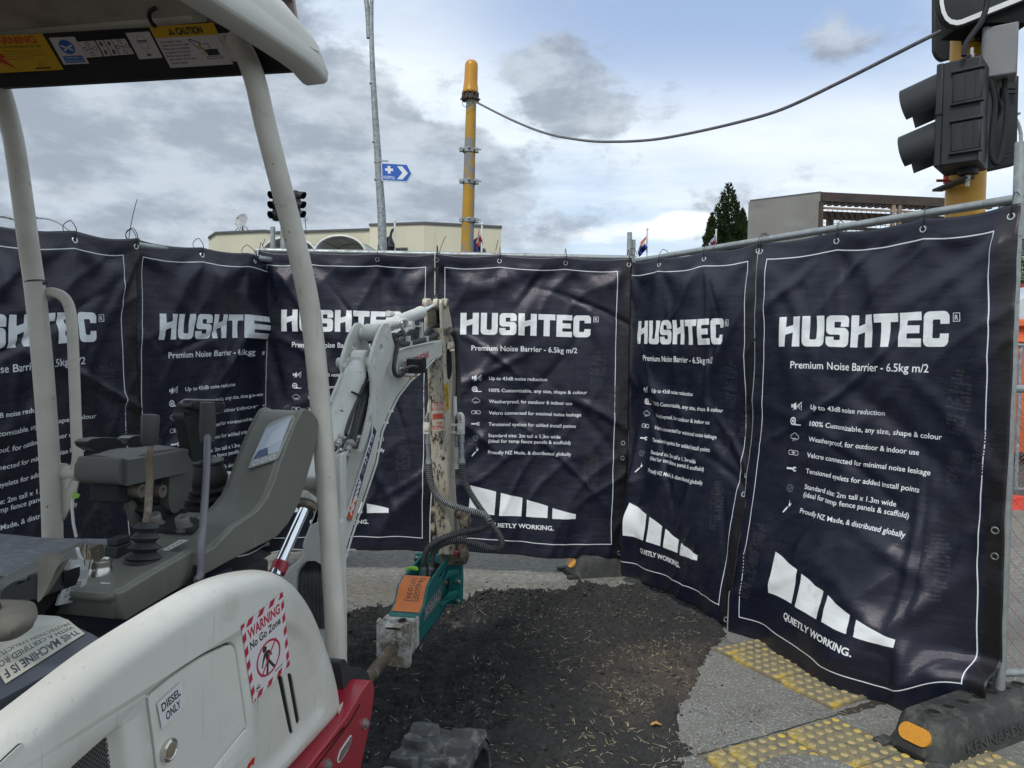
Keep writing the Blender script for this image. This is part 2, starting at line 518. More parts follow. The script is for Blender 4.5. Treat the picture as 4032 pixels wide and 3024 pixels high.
def print_mat(name, pr, rough=0.45, wear_sheen=None, coat=0.0, bump=0.0, use_alpha=False, fabric=False, sp=0.5):
    m = bpy.data.materials.new(name); m.use_nodes = True
    nt = m.node_tree; N, L = nt.nodes, nt.links; b = N['Principled BSDF']
    t = N.new('ShaderNodeTexImage'); t.image = pr.image(name); t.extension = 'EXTEND'
    b.inputs['Roughness'].default_value = rough
    b.inputs['Specular IOR Level'].default_value = sp
    if coat: b.inputs['Coat Weight'].default_value = coat
    c = t.outputs[0]
    tc = N.new('ShaderNodeTexCoord')
    if wear_sheen:
        col, sc_, lo, hi = wear_sheen
        n = N.new('ShaderNodeTexNoise'); n.inputs['Scale'].default_value = sc_; n.inputs['Detail'].default_value = 8; n.inputs['Roughness'].default_value = 0.65
        L.new(tc.outputs['Object'], n.inputs['Vector'])
        q = N.new('ShaderNodeMapRange'); L.new(n.outputs[0], q.inputs[0]); q.inputs[1].default_value = lo; q.inputs[2].default_value = hi
        x = N.new('ShaderNodeMix'); x.data_type = 'RGBA'; L.new(q.outputs[0], x.inputs[0]); L.new(c, x.inputs[6]); x.inputs[7].default_value = (*col, 1)
        c = x.outputs[2]
    L.new(c, b.inputs['Base Color'])
    if use_alpha: L.new(t.outputs[1], b.inputs['Alpha'])
    if fabric:
        # woven scrim under the coating: fine ribs both ways
        mp = N.new('ShaderNodeMapping'); L.new(tc.outputs['UV'], mp.inputs[0]); mp.inputs['Scale'].default_value = (1.3, 2.0, 1)
        hs = []
        for ax, sc_ in ((0, 420.0), (1, 260.0)):
            w = N.new('ShaderNodeTexWave'); w.bands_direction = 'XY'[ax]; w.inputs['Scale'].default_value = sc_ / 3.0
            w.inputs['Distortion'].default_value = 1.5; w.inputs['Detail'].default_value = 1.0
            L.new(mp.outputs[0], w.inputs['Vector']); hs.append(w.outputs['Fac'])
        n = N.new('ShaderNodeTexNoise'); n.inputs['Scale'].default_value = 14; n.inputs['Detail'].default_value = 6
        mp2 = N.new('ShaderNodeMapping'); L.new(tc.outputs['UV'], mp2.inputs[0]); mp2.inputs['Scale'].default_value = (0.5, 3.0, 1); L.new(mp2.outputs[0], n.inputs['Vector'])
        b.inputs['Specular Tint'].default_value = (1.0, 0.92, 0.98, 1)
        rg = N.new('ShaderNodeTexNoise'); rg.noise_type = 'RIDGED_MULTIFRACTAL'; rg.inputs['Scale'].default_value = 1.7; rg.inputs['Detail'].default_value = 3.0; rg.inputs['Roughness'].default_value = 0.35; rg.inputs['Distortion'].default_value = 0.5
        L.new(tc.outputs['Object'], rg.inputs['Vector'])
        a = N.new('ShaderNodeMath'); a.operation = 'ADD'; L.new(hs[0], a.inputs[0]); L.new(hs[1], a.inputs[1])
        bp = N.new('ShaderNodeBump'); bp.inputs['Distance'].default_value = 0.00018; L.new(a.outputs[0], bp.inputs['Height'])
        bp2 = N.new('ShaderNodeBump'); bp2.inputs['Distance'].default_value = 0.003; L.new(n.outputs[0], bp2.inputs['Height']); L.new(bp.outputs[0], bp2.inputs['Normal'])
        bp3 = N.new('ShaderNodeBump'); bp3.inputs['Distance'].default_value = 0.006; L.new(rg.outputs[0], bp3.inputs['Height']); L.new(bp2.outputs[0], bp3.inputs['Normal'])
        L.new(bp3.outputs[0], b.inputs['Normal'])
        q = N.new('ShaderNodeMapRange'); L.new(n.outputs[0], q.inputs[0]); q.inputs[1].default_value = 0.3; q.inputs[2].default_value = 0.7; q.inputs[3].default_value = rough - 0.06; q.inputs[4].default_value = rough + 0.10
        L.new(q.outputs[0], b.inputs['Roughness'])
    return m
def decal(name, corners, mat, parent, lift=0.0015, nu=1, nv=1, thick=False, label=None, toward=None):
    """flat sticker: corners top-left, top-right, bottom-right, bottom-left (in its own reading direction)"""
    a, b, c, d = [Vector(p) for p in corners]
    n = (b - a).cross(d - a).normalized()
    ref = (toward - a) if toward is not None else (C0 - a)
    if n.dot(ref) < 0: n = -n
    mb = MB(); mb.grid(lambda u, v: a * (1 - u) * (1 - v) + b * u * (1 - v) + c * u * v + d * (1 - u) * v + n * lift, nu, nv, uv=True)
    o = obj(name, mb, mat, parent, fixn=False, smooth=0)
    if label: o['label'] = label
    return o
# ================================================================== materials shared by the place
m_galv = pm('galvanised_steel', (0.36, 0.38, 0.38), (0.26, 0.28, 0.28), scale=30, rough=0.45, metal=0.55, bump=0.0004, bscale=60, spots=((0.16, 0.15, 0.13), 25, 0.60, 0.72))
m_galv2 = pm('weathered_galvanised', (0.30, 0.33, 0.34), (0.19, 0.21, 0.22), scale=14, rough=0.55, metal=0.4, spots=((0.42, 0.44, 0.44), 22, 0.52, 0.64))
m_black = pm('black_plastic', (0.012, 0.012, 0.013), (0.02, 0.02, 0.02), rough=0.45)
m_blackmatt = pm('matt_black', (0.012, 0.012, 0.013), (0.022, 0.022, 0.023), rough=0.75)
m_dark = pm('dark_void', (0.006, 0.006, 0.006), rough=0.9)
m_eyelet = pm('eyelet_metal', (0.75, 0.75, 0.74), (0.6, 0.6, 0.6), rough=0.28, metal=0.9)
m_bolt = pm('zinc_bolt', (0.45, 0.44, 0.42), (0.3, 0.29, 0.27), scale=60, rough=0.4, metal=0.8, spots=((0.12, 0.06, 0.03), 40, 0.6, 0.75))
m_yellow = pm('yellow_paint', (0.50, 0.25, 0.018), (0.42, 0.20, 0.015), scale=12, rough=0.42)
m_yellow_chip = pm('chipped_yellow_paint', (0.42, 0.23, 0.02), (0.34, 0.19, 0.02), scale=6, rough=0.5, spots=((0.21, 0.21, 0.20), 5.5, 0.52, 0.545, 0.6), stretch=(1, 1, 0.55))
m_cream = pm('cream_render', (0.60, 0.565, 0.43), (0.54, 0.51, 0.39), scale=0.5, rough=0.9, spots=((0.45, 0.41, 0.30), 0.5, 0.60, 0.8), stretch=(2, 2, 0.4))
m_trim = pm('dark_trim', (0.10, 0.10, 0.10), rough=0.6)
m_render_grey = pm('grey_plaster', (0.235, 0.23, 0.215), (0.20, 0.195, 0.18), scale=1.2, rough=0.9, bump=0.003, bscale=9, spots=((0.16, 0.15, 0.14), 1.0, 0.55, 0.75))
m_steel_dark = pm('dark_steel_frame', (0.035, 0.030, 0.028), (0.08, 0.055, 0.04), scale=2.5, rough=0.6)
m_glass_dark = pm('dark_window_glass', (0.02, 0.025, 0.03), rough=0.08)
m_white_paint = pm('white_enamel', (0.72, 0.72, 0.70), rough=0.35)
m_orange = pm('orange_plastic', (0.62, 0.12, 0.03), (0.50, 0.09, 0.02), rough=0.5, spots=((0.3, 0.2, 0.15), 6, 0.6, 0.75))
m_red = pm('red_plastic', (0.55, 0.05, 0.03), rough=0.5)

# ================================================================== the ground
def smooth01(x, a, b):
    t = min(max((x - a) / (b - a), 0.0), 1.0); return t * t * (3 - 2 * t)
def terrain(x, y):
    rise = 2.0 * smooth01(y, 8.5, 21) * smooth01(x, 3.5, 8.0)
    dip = -0.16 * smooth01(-x, 1.9, 2.8) * smooth01(y, 1.5, 3.0) * (1 - smooth01(y, 5.5, 9))
    return rise + dip
def axis(n, lim):
    return [math.copysign(abs(k / n) ** 3.2 * lim, k) for k in range(-n, n + 1)]
m_road = pm('asphalt', (0.075, 0.073, 0.070), (0.055, 0.054, 0.052), scale=3, rough=0.9, bump=0.004, bscale=160, spots=((0.14, 0.13, 0.12), 1.2, 0.5, 0.8))
mb = MB()
xs, ys = axis(60, 900), axis(60, 900)
gv = [(x, y, terrain(x, y)) for y in ys for x in xs]
n_ = len(xs)
mb.add(gv, [(j * n_ + i, j * n_ + i + 1, (j + 1) * n_ + i + 1, (j + 1) * n_ + i) for j in range(n_ - 1) for i in range(n_ - 1)])
tag(obj('ground', mb, m_road, origin=(0, 0, 0), smooth=60), kind='structure')

def concrete_mat(name, c1, c2, cs, speck, dirt):
    m = pm(name, c1, c2, scale=26 if 'beige' in name else 5, det=9, rough=0.9, bump=0.0016, bscale=190, spots=(dirt, 2.3, 0.50, 0.72, 0.75), spots2=(speck, 75, 0.53, 0.62, 0.8))
    return m
m_slab = concrete_mat('beige_concrete', (0.265, 0.253, 0.225), (0.145, 0.139, 0.124), 2.2, (0.12, 0.112, 0.10), (0.17, 0.15, 0.12))
m_foot = concrete_mat('grey_exposed_concrete', (0.185, 0.180, 0.165), (0.15, 0.147, 0.135), 2.2, (0.42, 0.415, 0.39), (0.105, 0.098, 0.08))
def sheet(name, pts, z, mat, parent=None, step=0.5):
    """a flat sheet that follows the terrain, z above it"""
    x0, x1 = min(p[0] for p in pts), max(p[0] for p in pts); y0, y1 = min(p[1] for p in pts), max(p[1] for p in pts)
    bm = bmesh.new()
    vs = [bm.verts.new((p[0], p[1], 0)) for p in pts]; bm.faces.new(vs)
    bmesh.ops.triangulate(bm, faces=bm.faces)
    for a, b, ax in ((x0, x1, 0), (y0, y1, 1)):
        k = a + step
        while k < b:
            co = [0, 0, 0]; co[ax] = k; no = [0, 0, 0]; no[ax] = 1
            bmesh.ops.bisect_plane(bm, geom=bm.verts[:] + bm.edges[:] + bm.faces[:], plane_co=co, plane_no=no)
            k += step
    mb = MB(); bm.verts.ensure_lookup_table()
    for i, v in enumerate(bm.verts): v.index = i
    mb.add([(v.co.x, v.co.y, terrain(v.co.x, v.co.y) + z) for v in bm.verts], [[v.index for v in f.verts] for f in bm.faces])
    bm.free()
    return tag(obj(name, mb, mat, parent, origin=(0, 0, 0), smooth=60), kind='structure')
sheet('pavement', [(-6, -3), (-0.9, -3), (0.4, 4.2), (1.22, 4.02), (6.0, 5.6), (7.5, 8.2), (-7.5, 8.2)], 0.004, m_slab)
sheet('footpath', [(-0.896, -3), (6.5, -3), (6.02, 5.596), (1.22, 4.015), (0.40, 4.196)], 0.006, m_foot)

# broken-out dark ground where the asphalt was lifted
back_px = [(1352, 2435), (1376, 2401), (1471, 2398), (1552, 2386), (1700, 2380), (1830, 2374), (1877, 2358), (1860, 2342), (1986, 2330), (2067, 2318), (2162, 2334), (2284, 2308), (2370, 2310), (2490, 2314), (2614, 2304)]
right_px = [(2871, 2471), (2854, 2521), (2800, 2590), (2765, 2660), (2730, 2728), (2700, 2790), (2684, 2850), (2686, 2890), (2715, 2935), (2740, 2965), (2700, 2990), (2713, 3030)]
poly = [at_z(x, y, 0.012).to_2d() for x, y in back_px] + [Vector((1.75, 4.35))] + [at_z(x, y, 0.012).to_2d() for x, y in right_px] + [Vector((0.64, 2.2)), Vector((0.55, 0.2)), Vector((-3.4, 0.2)), Vector((-3.6, 3.4)), Vector((-2.0, 3.9))]
PA = np.array([tuple(p) for p in poly])
gx = np.arange(-3.6, 1.8, 0.014); gy = np.arange(0.9, 4.9, 0.014)
X, Y = np.meshgrid(gx, gy)
def sdist(X, Y, P):
    d = np.full(X.shape, 1e9); ins = np.zeros(X.shape, bool)
    for i in range(len(P)):
        a, b = P[i], P[(i + 1) % len(P)]
        e = b - a; t = np.clip(((X - a[0]) * e[0] + (Y - a[1]) * e[1]) / (e @ e), 0, 1)
        d = np.minimum(d, np.hypot(X - a[0] - t * e[0], Y - a[1] - t * e[1]))
        c = ((a[1] <= Y) & (b[1] > Y)) | ((b[1] <= Y) & (a[1] > Y))
        with np.errstate(divide='ignore', invalid='ignore'):
            xi = a[0] + (Y - a[1]) * e[0] / e[1]
        ins ^= c & (X < xi)
    return np.where(ins, d, -d)
SD = sdist(X, Y, PA)
nn = noise.noise
Zd = np.zeros(X.shape)
NZ1 = np.zeros(X.shape)
for j in range(X.shape[0]):
    for i in range(X.shape[1]):
        if SD[j, i] < -0.09: Zd[j, i] = -0.05; continue
        x, y = X[j, i], Y[j, i]
        a = nn((x * 3.2, y * 3.2, 1.0)); b = nn((x * 11, y * 11, 4.0)); c = nn((x * 38, y * 38, 7.0)); e = nn((x * 75, y * 75, 9.0))
        edge = SD[j, i] + 0.030 * b + 0.016 * c
        h = smooth01(edge, -0.004, 0.045)
        rim = math.exp(-((edge - 0.09) / 0.08) ** 2) * smooth01(y, 3.3, 4.0)
        rough = 0.35 + 0.65 * smooth01(-x + 0.35 * y + 0.25 * a, 0.2, 1.1)
        Zd[j, i] = -0.014 + h * (0.031 + 0.008 * a + (0.25 + rough) * (0.013 * b + 0.024 * abs(c) + 0.013 * e) + 0.022 * rim * (0.7 + b))
mb = MB(); h_, w_ = X.shape
keep = np.zeros(X.shape, bool); keep[Zd > -0.04] = True
idx = -np.ones(X.shape, int); idx[keep] = np.arange(keep.sum())
mb.v = [Vector((float(a), float(b), float(c))) for a, b, c in zip(X[keep], Y[keep], Zd[keep])]
for j in range(h_ - 1):
    for i in range(w_ - 1):
        q = (idx[j, i], idx[j, i + 1], idx[j + 1, i + 1], idx[j + 1, i])
        if min(q) >= 0 and max(Zd[j, i], Zd[j + 1, i + 1], Zd[j, i + 1], Zd[j + 1, i]) > -0.012: mb.f.append([int(k) for k in q]); mb.m.append(0)
m_dirt = pm('broken_asphalt_dirt', (0.011, 0.011, 0.012), (0.040, 0.039, 0.037), scale=16, rough=0.93, bump=0.012, bscale=95, spots=((0.15, 0.14, 0.12), 3.4, 0.585, 0.70, 0.8), spots2=((0.12, 0.115, 0.11), 120, 0.60, 0.68))
# dusty, paler and browner towards the paving on the right
nt = m_dirt.node_tree; Nn, Ll = nt.nodes, nt.links
bs = Nn['Principled BSDF']; old = bs.inputs['Base Color'].links[0].from_socket
tcn = Nn.new('ShaderNodeTexCoord'); vm = Nn.new('ShaderNodeVectorMath'); vm.operation = 'DISTANCE'; Ll.new(tcn.outputs['Object'], vm.inputs[0]); vm.inputs[1].default_value = (0.78, 3.25, 0.0)
nzn = Nn.new('ShaderNodeTexNoise'); nzn.inputs['Scale'].default_value = 5; nzn.inputs['Detail'].default_value = 9; nzn.inputs['Roughness'].default_value = 0.75; Ll.new(tcn.outputs['Object'], nzn.inputs['Vector'])
ad = Nn.new('ShaderNodeMath'); ad.operation = 'MULTIPLY_ADD'; Ll.new(nzn.outputs[0], ad.inputs[0]); ad.inputs[1].default_value = -1.5; Ll.new(vm.outputs['Value'], ad.inputs[2])
mrn = Nn.new('ShaderNodeMapRange'); Ll.new(ad.outputs[0], mrn.inputs[0]); mrn.inputs[1].default_value = -0.22; mrn.inputs[2].default_value = -0.85
mrn.inputs[3].default_value = 0.0; mrn.inputs[4].default_value = 0.95
sx = Nn.new('ShaderNodeSeparateXYZ'); Ll.new(tcn.outputs['Object'], sx.inputs[0])
a2 = Nn.new('ShaderNodeMath'); a2.operation = 'MULTIPLY_ADD'; Ll.new(nzn.outputs[0], a2.inputs[0]); a2.inputs[1].default_value = 1.6; Ll.new(sx.outputs[0], a2.inputs[2])
m2 = Nn.new('ShaderNodeMapRange'); Ll.new(a2.outputs[0], m2.inputs[0]); m2.inputs[1].default_value = 0.62; m2.inputs[2].default_value = 1.15
x2 = Nn.new('ShaderNodeMix'); x2.data_type = 'RGBA'; Ll.new(m2.outputs[0], x2.inputs[0]); Ll.new(old, x2.inputs[6]); x2.inputs[7].default_value = (0.034, 0.033, 0.031, 1); old = x2.outputs[2]
mxn = Nn.new('ShaderNodeMix'); mxn.data_type = 'RGBA'; Ll.new(mrn.outputs[0], mxn.inputs[0]); Ll.new(old, mxn.inputs[6]); mxn.inputs[7].default_value = (0.105, 0.082, 0.062, 1); Ll.new(mxn.outputs[2], bs.inputs['Base Color'])
tag(obj('dirt_ground', mb, m_dirt, origin=(0, 0, 0), smooth=0, fixn=False), kind='structure')
def dirt_h(x, y):
    i = int(round((x - gx[0]) / 0.014)); j = int(round((y - gy[0]) / 0.014))
    if 0 <= i < w_ and 0 <= j < h_: return max(float(Zd[j, i]), 0.006), float(SD[j, i])
    return 0.006, -1.0

rng = random.Random(11)
mb = MB()
for k in range(11000):
    if k < 3000:
        e = poly[rng.randrange(0, 15)]; x = e.x + rng.gauss(0, 0.16); y = e.y + rng.gauss(-0.10, 0.14)
    else: x = rng.uniform(-1.9, 1.2); y = rng.uniform(1.8, 4.4)
    h, sd_ = dirt_h(x, y)
    if sd_ < 0 and rng.random() < 0.93 + (0.05 if sd_ < -0.15 else 0): continue
    r = 0.0022 + 0.0065 * rng.random() ** 2.2
    if sd_ > 0 and rng.random() < (0.22 if k < 3000 else 0.05): r *= 1.9
    o_ = Vector((x, y, h + r * 0.3))
    vs = [o_ + Vector((math.cos(a) * r * rng.uniform(0.7, 1.3), math.sin(a) * r * rng.uniform(0.7, 1.3), rng.uniform(-0.3, 0.3) * r)) for a in (0, 1.3, 2.5, 3.8, 5.1)]
    vs += [o_ + Vector((rng.uniform(-.3, .3) * r, rng.uniform(-.3, .3) * r, r * 0.8)), o_ - Vector((0, 0, r))]
    mb.add(vs, [(0, 1, 5), (1, 2, 5), (2, 3, 5), (3, 4, 5), (4, 0, 5), (1, 0, 6), (2, 1, 6), (3, 2, 6), (4, 3, 6), (0, 4, 6)])
add_layer(m_foot, (0.09, 0.085, 0.07), (1.1, 1.1, 1.0), 0.50, 0.68, 0.55)
add_layer(m_slab, (0.085, 0.08, 0.065), (1.4, 1.4, 1.0), 0.50, 0.70, 0.6)
add_layer(m_slab, (0.06, 0.055, 0.045), (34, 34, 10), 0.60, 0.66, 0.8)
m_clod = pm('asphalt_crumb', (0.020, 0.020, 0.021), (0.045, 0.044, 0.043), scale=40, rough=0.9)
tag(obj('gravel', mb, m_clod, origin=(0, 0, 0), smooth=0), 'loose black asphalt crumbs scattered over the dug-out ground', 'gravel', kind='stuff')
mb = MB()
for k in range(4300):
    if k < 850: x = rng.gauss(0.66, 0.24); y = rng.gauss(3.0, 0.5)
    elif k < 1700: x = rng.uniform(0.7, 2.3); y = rng.uniform(2.4, 4.1)
    elif k < 1850: x = rng.gauss(1.33, 0.20); y = rng.gauss(3.0, 0.04)
    elif k < 2850: x = rng.uniform(-1.3, 1.6); y = rng.uniform(4.0, 4.95)
    else: x = rng.gauss(0.1, 0.6); y = rng.uniform(2.0, 4.2)
    h, sd_ = dirt_h(x, y)
    if nn((x * 5, y * 5, 2.2)) < rng.uniform(-0.5, 0.25): continue
    l = rng.uniform(0.004, 0.017) * (2.0 if rng.random() < 0.10 else 1); a = rng.uniform(0, math.pi); w = rng.uniform(0.0006, 0.0011)
    d = Vector((math.cos(a), math.sin(a), rng.uniform(-0.12, 0.25))); s_ = Vector((-math.sin(a), math.cos(a), 0)) * w
    p = Vector((x, y, h + 0.004)); bend = Vector((-math.sin(a), math.cos(a), 0.4)) * rng.uniform(-0.2, 0.2) * l
    q = [p - d * l, p + bend, p + d * l]
    b_ = mb.add([q[0] - s_, q[0] + s_, q[1] - s_ + Vector((0, 0, w)), q[1] + s_ + Vector((0, 0, w)), q[2] - s_ * .5, q[2] + s_ * .5], [(0, 1, 3, 2), (2, 3, 5, 4)], 0 if sd_ > 0 or rng.random() < 0.35 else 1)
m_straw = pm('straw', (0.62, 0.53, 0.34), (0.36, 0.29, 0.17), scale=9, rough=0.8)
m_straw2 = pm('dead_twig', (0.12, 0.10, 0.07), (0.06, 0.05, 0.04), scale=9, rough=0.8)
tag(obj('dry_grass', mb, [m_straw, m_straw2], origin=(0, 0, 0), smooth=0, fixn=False), 'dry grass clippings strewn over dirt and paving', 'grass clippings', kind='stuff')
# one curled orange-brown leaf
lf = at_z(2582, 2852, 0.03); mb = MB()
lp = [(-.022, 0), (-.012, .006), (-.004, .004), (.004, .009), (.012, .005), (.02, .006), (.024, 0), (.016, -.005), (.006, -.006), (-.004, -.004), (-.014, -.007)]
mb.prism([lf + Vector((a, b * 1.6, 0.006 * math.cos(a * 90))) for a, b in lp], (0, 0, 0.0012))
tag(obj('fallen_leaf', mb, pm('orange_leaf', (0.55, 0.30, 0.10), (0.42, 0.2, 0.06), rough=0.7), smooth=0), 'curled orange brown leaf lying on the dark dirt', 'leaf')

# tactile paving
E1 = Vector((0.889, 0.458, 0)).normalized(); E2 = Vector((E1.y, -E1.x, 0))
m_tact = pm('worn_tactile_paver', (0.235, 0.20, 0.12), (0.19, 0.165, 0.11), scale=7, rough=0.9, bump=0.0008, bscale=240, spots=((0.13, 0.12, 0.095), 16, 0.46, 0.60, 0.75), spots2=((0.50, 0.35, 0.05), 3.4, 0.55, 0.63, 0.7))
m_dome = pm('yellow_tactile_dome', (0.44, 0.345, 0.155), (0.36, 0.285, 0.14), scale=30, rough=0.8, spots=((0.25, 0.20, 0.12), 22, 0.52, 0.66, 0.7), spots2=((0.60, 0.42, 0.05), 4.0, 0.52, 0.60, 0.7))
def paver_mesh(nx, ny):
    mb = MB(); g = 0.002
    w, h = nx * 0.05, ny * 0.05
    mb.box((w / 2, h / 2, 0.002), w - 2 * g, h - 2 * g, 0.012)
    for i in range(nx):
        for j in range(ny):
            c = Vector((0.025 + i * 0.05, 0.025 + j * 0.05, 0.008))
            k = 12; b = len(mb.v)
            for r, z in ((0.0165, -0.001), (0.0148, 0.0034), (0.0105, 0.0052)):
                mb.v += [c + Vector((math.cos(2 * math.pi * q / k) * r, math.sin(2 * math.pi * q / k) * r, z)) for q in range(k)]
            for lv in range(2):
                for q in range(k): mb.f.append([b + lv * k + q, b + lv * k + (q + 1) % k, b + (lv + 1) * k + (q + 1) % k, b + (lv + 1) * k + q]); mb.m.append(lv)
            mb.f.append([b + 2 * k + q for q in range(k)]); mb.m.append(1)
    return mb
paver_root = thing('tactile_paving', 'yellow raised dot paving laid in two strips beside the right hand banner', 'paving', (1.35, 3.0, 0))
paver_root['kind'] = 'structure'
protos = {}
def paver(o, nx, ny, z=0.008):
    if (nx, ny) not in protos:
        ob = obj('paver', paver_mesh(nx, ny), [m_tact, m_dome], None, origin=(0, 0, 0), smooth=30)
        protos[(nx, ny)] = ob.data
        bpy.data.objects.remove(ob)
    ob = bpy.data.objects.new('paver', protos[(nx, ny)])
    COL.objects.link(ob)
    ob.parent = paver_root; ob.matrix_parent_inverse = paver_root.matrix_basis.inverted()
    R3 = Matrix((E1, -E2, UP)).transposed().to_4x4()
    tilt = Matrix.Rotation(rng.uniform(-0.006, 0.006), 4, 'X') @ Matrix.Rotation(rng.uniform(-0.006, 0.006), 4, 'Y')
    ob.matrix_basis = Matrix.Translation(Vector((o.x, o.y, z + rng.uniform(-0.001, 0.001)))) @ R3 @ tilt
A2 = at_z(3273, 2790, 0.012); B2 = at_z(3286, 2823, 0.012)
for i in range(2):
    for j in range(2): paver(A2 + E1 * 0.3 * i - E2 * 0.3 * j, 6, 6)
    paver(A2 + E1 * 0.3 * i - E2 * 0.6, 6, 2)
for j in range(3):
    for i in range(2): paver(B2 - E1 * 0.3 * (i + 1) + E2 * 0.3 * (j + 1), 6, 6)
    paver(B2 - E1 * 0.7 + E2 * 0.3 * (j + 1), 2, 6)
    if j: paver(B2 + E2 * 0.3 * (j + 1), 6, 6)
# round concrete cover at the bottom edge of the picture
mb = MB(); cc = at_z(3160, 2965, 0.03) + Vector((-0.02, -0.21, 0)); cc.z = 0
mb.lathe([(0.215, 0.0), (0.215, 0.022), (0.205, 0.030), (0.0, 0.031)], cc, UP, 40)
tag(obj('utility_cover', mb, m_foot, smooth=30), 'round grey concrete cover set among the yellow dot paving', 'cover')
# joints and cracks in the paving
m_joint = pm('joint_dirt', (0.035, 0.030, 0.024), (0.06, 0.05, 0.04), rough=0.95)
def crack(a, b, w, z=0.0085, jag=0.004, n=24):
    mb = MB(); a, b = Vector(a), Vector(b); s_ = (b - a).cross(UP).normalized(); pl_, pr_ = [], []
    for k in range(n + 1):
        p = a.lerp(b, k / n) + s_ * rng.uniform(-jag, jag); ww = w * rng.uniform(0.5, 1.2)
        pl_.append(p - s_ * ww); pr_.append(p + s_ * ww)
    vs = pl_ + pr_
    for v in vs: v.z = terrain(v.x, v.y) + z
    mb.add(vs, [(k, k + 1, n + 2 + k, n + 1 + k) for k in range(n)])
    return tag(obj('pavement_joint', mb, m_joint, smooth=0, origin=(0, 0, 0)), kind='structure')
crack(at_z(2904, 2551) - E1 * 0.0 - E2 * 0.4, at_z(2904, 2551), 0.003)
crack(A2 + E1 * 0.0 + E2 * 0.04, A2 + E1 * 0.55 + E2 * 0.04, 0.02, jag=0.006)
crack(A2 + E2 * 0.04 - E1 * 0.0, A2 + E2 * 0.035 - E1 * 0.75, 0.003)
crack(at_z(2430, 2230), at_z(2620, 2320), 0.003, z=0.006, jag=0.008)
crack(at_z(2330, 2180), at_z(3100, 2190), 0.004, z=0.006)

